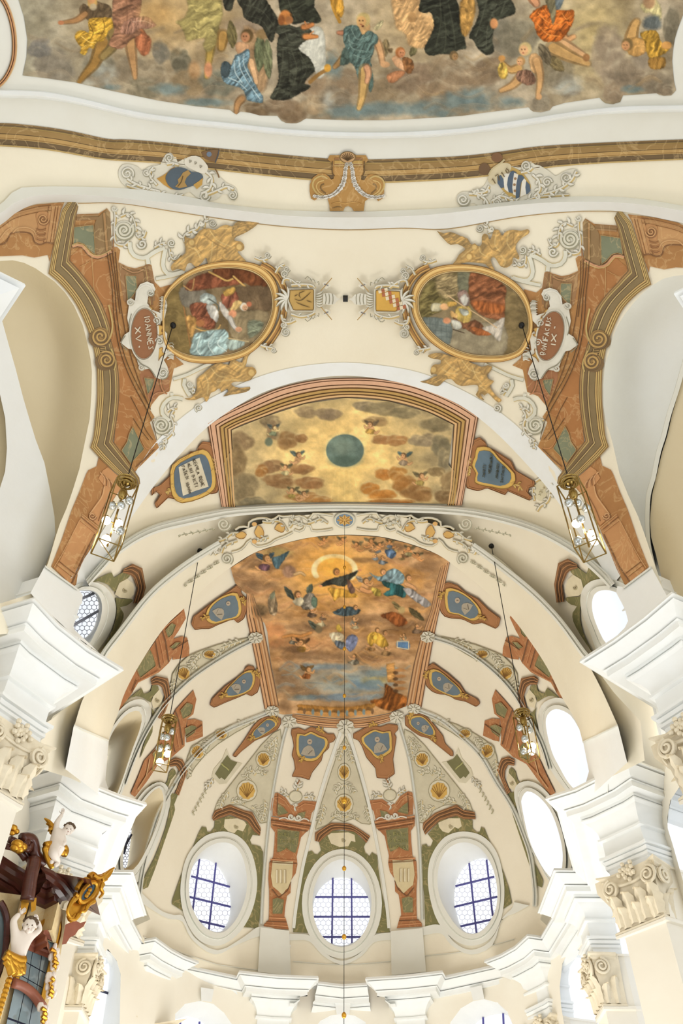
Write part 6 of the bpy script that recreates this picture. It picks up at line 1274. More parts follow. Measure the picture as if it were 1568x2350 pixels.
def txtL(A):
    A.part('page'); A.poly('410,1072 434,1060 458,1050 468,1082 479,1117 450,1126 420,1138 414,1104', (226, 218, 194), 6); A.part('lettering', 'paint_fine')
    glyphs(A, 'REGVLA BENE', (450, 1054), (1.9, 5.6), (-8, 3), (70, 66, 60), 1.3, 8); glyphs(A, 'ALMI DICTI', (438, 1062), (2.0, 6.2), (-8, 3), (70, 66, 60), 1.3, 8); glyphs(A, 'PATRIS', (425, 1068), (1.9, 5.8), (-8, 3), (70, 66, 60), 1.3, 8); glyphs(A, 'SRONA', (434, 1106), (1.6, 5.2), (-8, 3), (70, 66, 60), 1.3, 8)
    A.part('gilt_scrolls'); A.acanthus('486,1052 496,1062 490,1076 500,1086', 4, (224, 188, 104), (150, 108, 44), leaves=5, lw=4, seed=61); A.acanthus('404,1098 398,1110 392,1124 380,1130', 4, (224, 188, 104), (150, 108, 44), leaves=5, lw=4, seed=62)
plaque('inscription_plaque', 'brown painted plaque with a white page of lettering left of the orb fresco', '482,1015 465,1013 455,1025 457,1038 437,1036 433,1046 399,1065 396,1086 365,1115 348,1121 348,1138 358,1127 368,1136 355,1156 360,1167 386,1142 417,1149 441,1134 455,1139 475,1127 482,1134 499,1131 504,1114 508,1093 506,1062 499,1046 490,1020', '404,1072 430,1054 462,1042 478,1056 486,1092 484,1118 460,1134 422,1144 404,1130 400,1098', (64, 100, 128), txtL)
def txtR(A):
    A.part('lettering', 'paint_fine')
    for tx, x, y in (('SANCTI', 1106, 1052), ('VENERANDI', 1120, 1044), ('MONACHI', 1136, 1054), ('DOCTORIS', 1148, 1064)): glyphs(A, tx, (x, y+42), (.6, -5.0), (7, 2.5), (60, 74, 62), 1.3, 8)
    A.part('gilt_scrolls'); A.acanthus('1080,1050 1072,1066 1078,1080 1070,1092', 4, (224, 188, 104), (150, 108, 44), leaves=5, lw=4, seed=63); A.acanthus('1168,1104 1178,1112 1190,1112 1198,1124', 3.5, (224, 188, 104), (150, 108, 44), leaves=4, lw=4, seed=64)
plaque('inscription_plaque', 'brown painted plaque with a blue lettered field right of the orb fresco', '1087,1010 1100,1003 1114,1014 1116,1024 1135,1033 1173,1057 1183,1079 1228,1105 1226,1116 1214,1120 1212,1132 1222,1141 1216,1149 1166,1127 1159,1136 1118,1120 1097,1127 1071,1120 1069,1103 1066,1086 1074,1031', '1100,1036 1124,1036 1142,1056 1172,1086 1168,1108 1148,1115 1128,1111 1096,1104 1098,1086 1090,1070 1096,1053', (70, 112, 140), txtR)
A = Art('date_ornament', 'small pale scroll ornament hanging at the tip of the blue lettered plaque', 'ornament'); A.part('scrolls'); A.poly('1232,1108 1246,1104 1256,1120 1254,1138 1244,1150 1230,1144 1226,1124', (226, 220, 190), 1, 2)
A.acanthus('1228,1104 1244,1096 1256,1108 1262,1128 1256,1150 1240,1160 1232,1172', 4, leaves=8, lw=5, seed=65); A.acanthus('1226,1110 1222,1128 1226,1148', 3, leaves=4, lw=4, seed=66); glyphs(A, '17.0', (1234, 1136), (4, -6), (6, 3), (150, 130, 80), 1.2, 4); A.done()
# ------------------------------------------------------------------ soffit ornament of the arch
A = Art('soffit_scrollwork', 'grey and gold scrollwork band under the arch before the choir', 'ornament', base=0.29)
A.T = ID
for M in (ID, lambda p: np.stack([1583-ID(p)[:, 0], ID(p)[:, 1]-1], 1)):
    A.T = M; A.part('scrolls')
    for q in ('764,1184 740,1180 716,1180 712,1192 700,1192 694,1184 676,1186', '764,1214 740,1218 716,1218 712,1206 700,1206 694,1220 676,1216', '672,1184 650,1186 636,1184 628,1194 612,1190 590,1190 572,1198 570,1210 554,1208 540,1216', '672,1222 652,1232 634,1238 620,1248 600,1254 584,1252 574,1238 560,1256 548,1264 532,1268'): A.lines(q, [(1.2, (206, 190, 146)), (3, (224, 220, 204)), (1.2, (166, 164, 146))], 1)
    for q, sd in (('752,1200 736,1190 720,1196 706,1200', 71), ('664,1210 674,1196 668,1186', 72), ('660,1218 648,1200 634,1194 618,1198 602,1196', 73), ('616,1232 602,1236 590,1240', 74), ('548,1222 530,1224 516,1236 500,1240', 75), ('544,1240 526,1246 512,1256 508,1268', 76), ('700,1206 690,1200 680,1204', 77)): A.acanthus(q, 3, (228, 226, 212), (168, 166, 148), leaves=4, lw=4, seed=sd)
    A.spiral((514, 1203), 15, 1.8, 0, 1, 3.5, (224, 222, 206), 2, dark=(166, 164, 144)); A.spiral((521, 1282), 13, 1.8, 1, -1, 3.5, (224, 222, 206), 2, dark=(166, 164, 144))
    for q in ('592,1206 600,1210 606,1222 604,1232 596,1236 588,1230 584,1222', '636,1204 646,1200 654,1210 650,1222 640,1220 630,1214', '546,1224 556,1220 566,1226 560,1236 548,1236 540,1230'): A.poly(q, (222, 176, 96), 2, 1); A.line(q, 1.2, (168, 120, 50), 3)
    for c in ((584, 1203), (584, 1243)): A.poly([(c[0]+6*math.cos(t), c[1]+5*math.sin(t)) for t in np.linspace(0, 6, 9)], (224, 174, 104), 2)
    A.acanthus('500,1248 490,1260 496,1272', 4, leaves=5, lw=5, seed=78)
    for (p0, p1) in (((494, 1213), (416, 1228)), ((504, 1290), (430, 1342))):
        for k in range(11): t = k/10; x, y = p0[0]*(1-t)+p1[0]*t, p0[1]*(1-t)+p1[1]*t; A.leaf((x, y), (x-6+3*(k % 2), y+(-5 if k % 2 else 5)), 2.6, (226, 224, 206), (164, 162, 130)); A.leaf((x, y), (x-7, y+2), 2, (214, 214, 196), (150, 150, 120))
A.done()
A = Art('ceiling_rosette', 'blue and gold rosette at the crown of the arch, from which a thin cord hangs', 'rosette', base=0.31); el = lambda rx, ry, n=24: [(791+rx*math.cos(t), 1194+ry*math.sin(t)) for t in np.linspace(0, 2*math.pi, n, endpoint=False)]
A.part('ring'); A.poly(el(25, 18.5), (198, 200, 186), 1); A.poly(el(22.5, 16.5), (236, 230, 208), 2); A.poly(el(20, 14.5), (104, 138, 168), 3)
A.part('flower'); A.poly([(791+(14.5+3*math.cos(8*t))*math.cos(t), 1194+(10.5+2*math.cos(8*t))*math.sin(t)) for t in np.linspace(0, 2*math.pi, 64, endpoint=False)], (224, 178, 96), 4)
for k in range(8): a = k*math.pi/4; A.line([(791+4*math.cos(a), 1194+3*math.sin(a)), (791+15*math.cos(a), 1194+11*math.sin(a))], 1.4, (186, 134, 58), 5, sm=0)
A.done()
# ------------------------------------------------------------------ long choir fresco with its frame
def choir(s):
    def b(x, y):
        n = fbm(x*.014, y*.035, 4, 31)-.5; n2 = fbm(x*.04, y*.09, 3, 32)-.5; c = np.array([182., 144., 104.])+n[:, None]*np.array([96., 92., 84.])+n2[:, None]*44
        g = np.exp(-(((x-765)/95)**2+((y-1315)/75)**2))[:, None]; c = c*(1-g)+np.array([228., 170., 84.])*g; g = (np.exp(-(((x-800)/110)**2+((y-1565)/38)**2))*.9)[:, None]; c = c*(1-g)+np.array([132., 152., 158.])*g; return c
    s.base(b); D = (112, 88, 66)
    for q in ((560, 1330, 30, 16), (590, 1345, 40, 14), (575, 1400, 34, 18), (640, 1480, 40, 10), (980, 1300, 34, 16), (960, 1320, 30, 12), (860, 1420, 70, 12), (800, 1428, 60, 9), (940, 1430, 40, 14), (700, 1440, 60, 8), (720, 1505, 70, 9), (860, 1508, 80, 9), (660, 1570, 24, 26), (640, 1550, 16, 20), (700, 1590, 34, 16), (845, 1285, 40, 6), (900, 1255, 60, 8), (655, 1620, 16, 14), (590, 1300, 30, 10), (630, 1300, 36, 10)): s.ell(*q, D, .55, .8, warp=.5)
    for q in ((630, 1455, 24, 26, (206, 140, 92)), (700, 1476, 50, 14, (200, 144, 98)), (640, 1270, 26, 16, (156, 146, 96)), (720, 1240, 30, 12, (204, 150, 82)), (860, 1560, 26, 16, (172, 158, 104)), (740, 1530, 60, 8, (104, 130, 150)), (850, 1572, 40, 12, (100, 132, 160)), (790, 1600, 70, 8, (96, 128, 158)), (870, 1545, 30, 8, (110, 138, 156)), (700, 1600, 30, 6, (110, 138, 150)), (900, 1330, 60, 30, (206, 152, 84)), (770, 1560, 30, 10, (160, 136, 104))): s.ell(*q, .65, .8, warp=.5)
    s.swirls(150, (540, 1240, 1030, 1530), [(140, 104, 72), (108, 84, 64), (196, 148, 96), (214, 166, 108), (160, 120, 88), (176, 128, 92)], 8, (3, 9), (18, 60), .42, .2); s.swirls(40, (640, 1530, 930, 1612), [(120, 140, 150), (150, 140, 120), (176, 140, 100), (104, 120, 130)], 9, (3, 7), (18, 50), .4, .15)
    s.minis(16, (600, 1400, 960, 1510), [(150, 120, 84), (120, 116, 104), (176, 130, 80), (110, 92, 76), (170, 160, 130)], 6, 5.5); s.minis(9, (850, 1245, 985, 1300), [(140, 110, 80), (110, 120, 128), (160, 140, 96)], 7, 5)
    for k in range(40):
        t = math.pi*(0.85+1.35*k/39); s.ell(768+47*math.cos(t), 1308+32*math.sin(t), 6.5, 4.6, (230, 214, 168), .8, .6)
    s.ell(768, 1300, 34, 22, (234, 176, 82), .7, .7)
    # saint in black, gold robe beneath
    s.fill('734,1344 750,1332 768,1326 790,1320 808,1314 822,1309 818,1318 806,1328 800,1338 790,1346 776,1344 758,1342 744,1346', (54, 58, 54), 1, 1.2, .4); s.head(772, 1312, 7, (190, 134, 86), (120, 92, 60)); s.ell(826, 1308, 4, 3, (200, 140, 100)); s.ell(736, 1345, 4, 3, (200, 140, 100))
    s.fill('752,1350 776,1350 796,1354 816,1362 820,1370 800,1372 780,1370 768,1380 762,1366', (204, 158, 72), 1, 1.2, .4); s.fill('796,1328 808,1340 816,1356 806,1362 798,1346', (118, 92, 82), 1, 1.2)
    s.putto(838, 1338, 8, None, (140, 132, 120), 1); s.limb('830,1352 846,1358 860,1354', 9, 6, (214, 160, 112)); s.fill('852,1350 870,1352 876,1366 862,1368', (170, 150, 76), 1, 1.2, .4)
    # Mary in blue and companion
    s.fill('848,1314 862,1322 878,1322 890,1310 904,1304 920,1312 930,1326 922,1340 906,1340 890,1336 872,1334 860,1326', (120, 146, 156), 1, 1.2, .4); s.fill('876,1334 900,1338 924,1344 934,1360 926,1372 910,1366 890,1368 880,1362 896,1352 884,1346', (40, 84, 88), 1, 1.2, .5); s.head(879, 1312, 6, (214, 164, 120), (130, 100, 66))
    s.fill('926,1350 946,1352 962,1364 980,1376 990,1388 976,1394 960,1384 946,1374 932,1362', (160, 158, 160), 1, 1.2, .4); s.head(937, 1326, 7, (208, 156, 112), (112, 88, 60)); s.limb('932,1340 946,1346 954,1352', 8, 5, (212, 164, 120))
    # small angels and groups
    s.putto(610, 1286, 9, (108, 80, 92), (72, 94, 108), 1); s.fill('624,1280 640,1276 664,1264 656,1280 644,1296 638,1306 628,1298', (70, 96, 108), 1, 1.2, .4); s.ell(664, 1312, 16, 14, (140, 112, 96), .9, .4, amp=.3); s.limb('676,1318 690,1314 700,1320', 5, 4, (196, 164, 120))
    s.wing((676, 1376), (652, 1346), 13, (74, 82, 76)); s.wing((706, 1362), (716, 1340), 14, (96, 108, 96)); s.fill('690,1384 700,1366 716,1360 728,1378 724,1394 706,1400 694,1396', (134, 128, 118), 1, 1.2, .5); s.fill('672,1380 690,1370 698,1382 686,1392', (214, 204, 176), 1, 1.2, .2); s.head(683, 1364, 7, (206, 154, 110), (110, 84, 56)); s.fill('716,1370 728,1374 726,1394 716,1390', (96, 118, 104), 1, 1.2)
    s.fill('616,1372 626,1362 636,1380 636,1408 626,1412 616,1400', (172, 152, 124), 1, 1.2, .4); s.wing((622, 1376), (630, 1356), 9, (134, 140, 118)); s.ell(596, 1400, 22, 14, (116, 98, 74), .9, .5, amp=.3)
    s.fill('764,1406 780,1396 800,1392 826,1398 820,1410 796,1414 776,1412', (66, 82, 90), 1, 1.2, .4); s.head(816, 1394, 5); s.wing((920, 1400), (900, 1380), 10, (132, 120, 84)); s.wing((938, 1396), (974, 1424), 14, (92, 84, 60)); s.ell(922, 1400, 8, 8, (176, 156, 110), .9, .4); s.fill('874,1412 900,1404 924,1414 936,1430 914,1438 892,1424', (134, 80, 44), 1, 1.4, .4)
    for q in ((742, 1240, 6), (785, 1240, 6), (820, 1252, 7), (850, 1244, 7), (870, 1252, 6), (896, 1246, 6), (940, 1262, 7), (960, 1276, 6)): s.putto(q[0], q[1], q[2]*.8, ((116, 130, 146) if q[0] == 896 else (160, 150, 110) if q[0] == 940 else None), (124, 112, 84), 1 if q[0] % 4 else -1, (204, 150, 100))
    s.fill('884,1262 900,1260 910,1270 900,1282 888,1276', (84, 108, 138), 1, 1.2, .4)
    s.wing((728, 1446), (708, 1424), 11, (86, 92, 82)); s.ell(732, 1444, 8, 9, (120, 108, 84), .9, .4); s.limb('650,1462 670,1458 690,1460 714,1452', 6, 6, (196, 140, 84)); s.fill('756,1454 780,1452 790,1460 786,1474 766,1474', (222, 208, 178), 1, 1.2, .3); s.fill('772,1440 778,1432 786,1446 776,1450', (206, 176, 84), 1, 1.2)
    s.fill('796,1462 812,1456 822,1466 816,1484 804,1496 794,1484', (116, 126, 158), 1, 1.2, .4); s.fill('770,1470 790,1476 786,1490 772,1484', (104, 116, 130), 1, 1.2, .4); s.fill('846,1456 862,1450 880,1460 892,1480 876,1486 860,1476 852,1484 842,1470', (204, 164, 74), 1, 1.2, .4); s.head(884, 1452, 5); s.head(866, 1446, 5)
    s.fill('912,1472 938,1472 938,1490 912,1486', (92, 128, 168), 1, 1, .1); s.ln('912,1472 938,1472 938,1490 912,1486 912,1472', 2, (206, 196, 168), sm=0); s.putto(694, 1478, 7, (196, 152, 66), (100, 76, 52), -1); s.putto(706, 1540, 7, (150, 96, 56), (120, 96, 62), 1); s.ell(676, 1490, 22, 8, (96, 74, 54), .7, .6)
    # painted parapet and rocks
    s.fill('880,1600 884,1570 896,1576 912,1590 934,1600 938,1624 900,1632 866,1622 850,1608', (138, 86, 42), 1, 2, .4, .5, .6); s.fill('886,1524 906,1520 908,1566 890,1566', (206, 156, 96), .9, 1.2, .2, 1.5, .8, sm=0)
    for k in range(4): s.ell(918, 1538+k*14, 14, 4, (170, 124, 80), .9, .4); s.ell(908, 1544+k*14, 6, 4, (84, 60, 40), .8, .5)
    s.fill('684,1616 730,1620 800,1622 860,1614 850,1628 800,1636 730,1634 690,1628', (170, 124, 66), .95, 1.2, .2, 0, .5)
    for k in range(9):
        x = 690+k*19.5; y = 1630+5*math.sin(math.pi*k/8); s.ell(x, y-2, 6.5, 5.5, (126, 94, 56), 1, .3); s.ell(x-1, y+5, 7, 5, (190, 142, 86), 1, .3); s.ell(x+9, y+2, 3.4, 7, (118, 142, 150) if 0 < k < 8 else D, .9, .3)
    s.ln('680,1640 740,1646 796,1650 850,1646 900,1636', 4, (204, 156, 96), sm=4)
t = thing('choir_fresco', 'long fresco of a glowing saint, angels and blue sky along the choir vault', 'fresco', tuple(vault([(790, 1430)], 0.05)[0]))
CO = P('530,1303 585,1268 640,1250 715,1233 790,1228 870,1232 935,1247 1000,1270 1032,1287 1011,1310 1000,1343 989,1404 964,1468 950,1521 938,1580 932,1621 893,1636 850,1644 796,1649 740,1645 684,1637 650,1640 628,1634 639,1611 630,1560 621,1514 614,1450 607,1429 585,1420 570,1408 568,1385 572,1368 554,1354 540,1338 534,1320')
painting('canvas', CO, choir, parent=t, step=1.7, off=0.05, sat=1.0, con=1.22)
CF = [(0, (120, 76, 48)), (.07, (218, 166, 122)), (.2, (132, 82, 50)), (.27, (220, 168, 122)), (.42, (118, 74, 44)), (.5, (196, 136, 84)), (.62, (230, 184, 136)), (.72, (150, 98, 58)), (.8, (222, 170, 120)), (.93, (110, 70, 42))]
mb = MB(); strips(mb, P('566,1362 565,1414 585,1510 607,1627'), P('580,1362 603,1425 620,1514 641,1620'), CF, h=.04, n=30); strips(mb, P('1034,1284 1007,1411 993,1479 968,1623'), P('1012,1300 1000,1343 989,1400 964,1468 950,1521 932,1619'), CF, h=.04, n=30)
strips(mb, P('668,1654 686,1661 728,1668 793,1672 850,1668 893,1656 912,1650', 3), P('672,1638 700,1641 740,1646 796,1650 850,1645 893,1637 908,1632', 3), CF, h=.04, n=40); mb.build('frame', 'paint_fine', t)
# ------------------------------------------------------------------ stucco rosettes where the ribs meet the frame
for i, (x, y, rx, ry, w) in enumerate(((587, 1464, 17, 13, 'left edge of the choir fresco, upper'), (982, 1462, 17, 13, 'right edge of the choir fresco, upper'), (625, 1632, 16, 12, 'lower left corner of the choir fresco'), (664, 1657, 17, 14, 'foot of the choir fresco, left of centre'), (793, 1668, 20, 17, 'middle of the lower edge of the choir fresco'), (911, 1646, 17, 14, 'foot of the choir fresco, right of centre'), (950, 1627, 16, 12, 'lower right corner of the choir fresco'))):
    A = Art('stucco_rosette', 'white stucco rosette at the '+w, 'rosette', base=.07); A.part('petals')
    for k in range(8): a = k*math.pi/4+.2; A.poly([(x+rx*.62*math.cos(a)+rx*.42*math.cos(t), y+ry*.62*math.sin(a)+ry*.42*math.sin(t)) for t in np.linspace(0, 6, 9)], [(214, 210, 190), (230, 227, 212)][k % 2], 1+2*(k % 2), step=8)
    for k in range(8): a = k*math.pi/4+.2; A.line([(x+rx*.3*math.cos(a), y+ry*.3*math.sin(a)), (x+rx*.95*math.cos(a), y+ry*.95*math.sin(a))], 1.1, (156, 152, 128), 5, sm=0)
    A.part('centre'); A.poly([(x+rx*.3*math.cos(t), y+ry*.3*math.sin(t)) for t in np.linspace(0, 6, 9)], (226, 222, 204), 7, step=8); A.done()
# ------------------------------------------------------------------ portrait cartouches round the choir fresco
BLU = (84, 114, 136)
def bust(hx, hy, r, bx, by, bw):
    def f(A):
        A.part('portrait', 'paint_fine'); d = np.array([bx-hx, by-hy], float); d /= np.linalg.norm(d); n = np.array([-d[1], d[0]]); b = np.array([bx, by])
        A.poly([b-n*bw+d*bw*.4, b-n*bw*.7-d*bw*.5, b-n*bw*.2-d*bw*.9, b+n*bw*.2-d*bw*.9, b+n*bw*.7-d*bw*.5, b+n*bw+d*bw*.4, b+d*bw*.55], (168, 160, 146), 6.5, 1, step=6); A.poly([(hx+r*math.cos(t), hy+r*1.1*math.sin(t)) for t in np.linspace(0, 6, 10)], (182, 166, 148), 7, step=6)
        A.line([b-n*bw*.5-d*bw*.3, b+d*bw*.3], 1.4, (120, 114, 104), 8); A.line([b+n*bw*.4-d*bw*.4, b+d*bw*.2+n*bw*.2], 1.4, (206, 200, 186), 8); A.line([(hx-r*.4, hy), (hx+r*.4, hy)], 1, (104, 92, 80), 8, sm=0)
    return f
PL = [('530,1353 543,1343 555,1350 553,1360 568,1376 567,1400 560,1420 546,1430 536,1420 500,1434 482,1443 461,1443 448,1446 439,1433 444,1415 475,1391 503,1371', '540,1368 520,1370 500,1380 483,1398 480,1418 496,1427 520,1420 542,1414 548,1396', (524, 1385, 5, 502, 1408, 15), 'upper left, beside the glowing saint'),
      ('1011,1354 1018,1340 1030,1336 1050,1343 1069,1360 1097,1374 1121,1398 1149,1419 1145,1436 1138,1443 1107,1429 1087,1433 1062,1421 1036,1419 1021,1415 1012,1405 1005,1382', '1030,1358 1052,1360 1078,1376 1096,1398 1096,1412 1080,1420 1054,1408 1034,1404 1028,1384', (1050, 1378, 6, 1072, 1396, 15), 'upper right, beside the standing blue figure'),
      ('571,1527 584,1530 584,1540 597,1550 597,1571 591,1589 577,1598 566,1592 543,1602 518,1612 492,1624 482,1618 486,1605 499,1591 517,1574 540,1558 560,1545 563,1532', '576,1544 558,1548 536,1568 522,1584 522,1596 546,1594 572,1582 580,1562', (560, 1564, 4.5, 542, 1580, 13), 'left, second beside the choir fresco'),
      ('979,1532 994,1521 1009,1532 1029,1546 1056,1570 1069,1591 1097,1605 1102,1615 1093,1622 1069,1610 1045,1605 1028,1594 1007,1593 992,1587 979,1575 973,1550', '992,1544 1010,1544 1030,1560 1050,1578 1056,1592 1040,1596 1014,1586 994,1572', (1008, 1558, 4.5, 1028, 1578, 13), 'right, second beside the choir fresco'),
      ('604,1646 624,1643 645,1648 645,1661 637,1674 612,1689 586,1699 553,1725 541,1738 534,1734 558,1702 579,1669 592,1654', '612,1653 626,1655 631,1666 604,1686 586,1694 582,1682 594,1668', (614, 1664, 3.5, 600, 1677, 10), 'diagonal, at the lower left corner of the fresco'),
      ('930,1643 950,1638 969,1638 984,1648 999,1666 1017,1689 1022,1707 1040,1725 1041,1735 1035,1735 1004,1710 984,1694 964,1689 946,1677 930,1664', '946,1650 966,1646 982,1658 994,1676 992,1687 976,1684 956,1674 944,1662', (960, 1660, 3.5, 976, 1672, 10), 'diagonal, at the lower right corner of the fresco'),
      ('670,1673 686,1670 700,1676 714,1668 739,1674 752,1684 767,1684 771,1694 765,1702 756,1705 755,1717 742,1728 738,1745 724,1763 716,1773 710,1790 693,1784 670,1782 678,1766 675,1745 670,1733 675,1712 672,1697 668,1682', '688,1688 702,1690 714,1684 730,1692 744,1697 746,1710 737,1725 724,1739 704,1740 688,1730 686,1707', (711, 1702, 6, 708, 1726, 17), 'upright, left of the middle of the apse'),
      ('811,1684 834,1672 851,1664 872,1668 892,1661 913,1664 914,1674 905,1684 910,1692 905,1725 902,1743 906,1776 890,1787 865,1785 862,1763 841,1738 831,1712 823,1699 811,1694', '836,1694 850,1684 862,1679 878,1684 892,1682 894,1708 892,1722 867,1735 854,1722 839,1707', (866, 1697, 6, 872, 1718, 16), 'upright, right of the middle of the apse')]
for out, fld, bb, w in PL:
    def ex(A, bb=bb, fld=fld, out=out):
        bust(*bb)(A); A.part('gilt_scrolls'); q = P(fld); o = P(out); c = q.mean(0); far = o[np.argmax(np.linalg.norm(o-c, axis=1))]; d = (far-c)/np.linalg.norm(far-c); n = np.array([-d[1], d[0]]); r = np.abs((q-c)@d).max()
        A.acanthus([c+d*r*.95, c+d*r*1.2+n*3, c+d*r*1.45], 2.2, (226, 184, 88), (150, 108, 44), (190, 140, 60), 6, 4, 3, seed=int(c[0])); A.acanthus([c-d*r*1.2-n*10, c-d*r*1.3, c-d*r*1.2+n*10], 2.6, (226, 184, 88), (150, 108, 44), (190, 140, 60), 6, 5, 3, seed=int(c[1]))
    plaque('portrait_cartouche', 'brown cartouche with grey bust on blue, '+w, out, fld, BLU, ex)
# ------------------------------------------------------------------ painted window surrounds
def MQ(p):
    p = ID(p); return np.stack([np.interp(p[:, 1], [1340, 1395, 1500, 1560, 1650, 1745, 1830, 2000], [1608, 1600, 1588, 1582, 1578, 1570, 1575, 1573])-p[:, 0], p[:, 1]+np.interp(p[:, 1], [1300, 1395, 1500, 1700, 2000], [-12, -2, 0, -2, -4])], 1)
GN = (110, 112, 66); GN2 = (84, 92, 54)
def surround(lab, ped, greens, creams, T=ID, hole=None, axis=None, base=.02):
    A = Art('window_surround', lab, 'painted surround', T, base=base)
    for g in greens:
        A.part('green_panel', 'marble_paint')
        if hole is not None:
            q = P(g); c = hole.mean(0); an = lambda p: np.arctan2(p[..., 0]-c[0], c[1]-p[..., 1]); ra = np.linalg.norm(hole-c, axis=1); ha = an(hole); o_ = np.argsort(ha)
            tt = np.linspace(an(q[-1]), an(q[0]), 40); rr = np.interp(tt, ha[o_], ra[o_], period=2*math.pi)-1; patch(A.cur, np.vstack([q, np.stack([c[0]+rr*np.sin(tt), c[1]-rr*np.cos(tt)], 1)]), off=A.o(1), back=0, step=10, col=GN)
        else: A.poly(g, GN, 1, 2, step=8)
    for c in creams: A.part('scroll_panel').poly(c, (232, 222, 192), 2, 1, step=8); q = P(c).mean(0); A.spiral(q, 5, 1.3, 0, 1, 1.8, (206, 196, 164), 3, dark=(176, 166, 132))
    A.part('pediment'); A.poly(ped[0]+' '+' '.join(ped[1].split()[::-1]), (140, 90, 52), 3, step=8)
    a = A.T(resamp(P(ped[0]), 20)); b = A.T(resamp(P(ped[1]), 20))
    for f, c in ((.15, (196, 138, 90)), (.32, (92, 54, 30)), (.5, (206, 146, 96)), (.66, (96, 58, 32)), (.82, (184, 126, 78))): stroke(A.cur, a*(1-f)+b*f, 2.0, c, off=A.o(5))
    return A.done()
surround('green and brown painted surround with pediment, left apse window', ('487,1876 493,1860 528,1846 545,1853 563,1860 579,1863 599,1901', '490,1884 500,1880 528,1870 548,1878 566,1884 584,1909 597,1918'),
         ['560,2128 593,2130 601,2070 603,2000 604,1955 598,1943 590,1940 578,1938 574,1928 580,1916 596,1918 566,1886 528,1872 493,1882 492,1898 484,1909 476,1909 474,1899 464,1897 455,1914 438,1957 415,2010 396,2065 395,2075 420,2091'], ['516,1880 546,1878 560,1884 566,1892 558,1908 545,1904 538,1912 524,1908 514,1898'], hole=OV['L'][1])
surround('green and brown painted surround with pediment, right apse window', ('970,1900 971,1888 999,1865 1035,1851 1048,1846 1063,1858 1089,1863', '976,1916 984,1908 1010,1883 1040,1874 1050,1873 1064,1880 1092,1880'),
         ['1154,2087 1175,2073 1168,2038 1155,2000 1119,1919 1112,1901 1104,1898 1101,1909 1094,1910 1085,1901 1085,1883 1050,1873 1010,1883 982,1914 994,1929 989,1942 982,1943 979,1937 969,1939 968,1957 968,2000 974,2057 976,2129 1008,2125'], ['1006,1888 1030,1878 1056,1878 1060,1896 1052,1902 1044,1898 1030,1912 1016,1908 1008,1898'], hole=OV['R'][1])
surround('green and brown painted surround with pediment, middle apse window', ('723,1930 723,1911 760,1888 795,1889 805,1891 823,1901 850,1919', '734,1932 740,1926 764,1906 784,1904 813,1909 828,1920 841,1935'),
         ['863,2141 895,2139 888,2100 876,2044 868,1990 866,1963 854,1956 848,1965 839,1957 835,1944 840,1934 813,1909 764,1906 732,1932 737,1952 729,1961 723,1960 716,1952 706,1955 701,1965 696,2000 683,2044 675,2111 673,2139 707,2141'], ['752,1918 760,1912 800,1910 814,1916 816,1932 806,1930 800,1942 780,1944 760,1936'], hole=OV['C'][1])
for T, sd in ((ID, 'left'), (MQ, 'right')):
    surround('green and brown surround of the oval window just before the arch, %s side' % sd, ('284,1306 305,1294 327,1304 335,1348 324,1386', '282,1314 300,1320 306,1326 316,1350 306,1384'),
             ['212,1336 236,1322 257,1314 262,1326 284,1312 300,1318 290,1330 274,1340 268,1352 262,1358 248,1342 226,1334', '266,1372 276,1374 300,1374 304,1380 290,1390 276,1394 284,1408 280,1428 262,1456 238,1486 226,1500 240,1478 256,1450 266,1420 268,1396'], ['268,1352 274,1338 292,1328 306,1340 308,1364 298,1374 276,1372 264,1364'], T)
    surround('green and brown surround of the first oval choir window behind the arch, %s side' % sd, ('346,1560 358,1551 386,1557 393,1598 379,1636 368,1650', '348,1572 364,1572 372,1578 378,1600 370,1625 362,1646'),
             ['262,1652 282,1618 300,1600 325,1580 330,1592 346,1586 350,1572 364,1576 360,1592 348,1602 346,1612 330,1602 312,1598 290,1610', '348,1625 356,1636 368,1641 352,1656 350,1680 334,1712 322,1740 330,1710 346,1660 350,1640'], ['348,1610 352,1598 366,1582 374,1600 368,1622 352,1626'], T)
    surround('green and brown surround of the second oval choir window behind the arch, %s side' % sd, ('389,1746 404,1738 420,1743 431,1770 420,1800 411,1826', '390,1760 404,1758 412,1772 414,1790 408,1806 402,1820'),
             ['318,1836 336,1812 362,1794 370,1804 384,1794 388,1774 398,1764 404,1774 396,1790 388,1806 374,1794 352,1796 336,1812', '390,1818 398,1822 410,1820 400,1846 402,1858 392,1890 376,1936 340,2036 326,2026 354,1970 380,1900 390,1850'], ['386,1806 392,1790 404,1776 410,1792 404,1812 392,1816'], T)
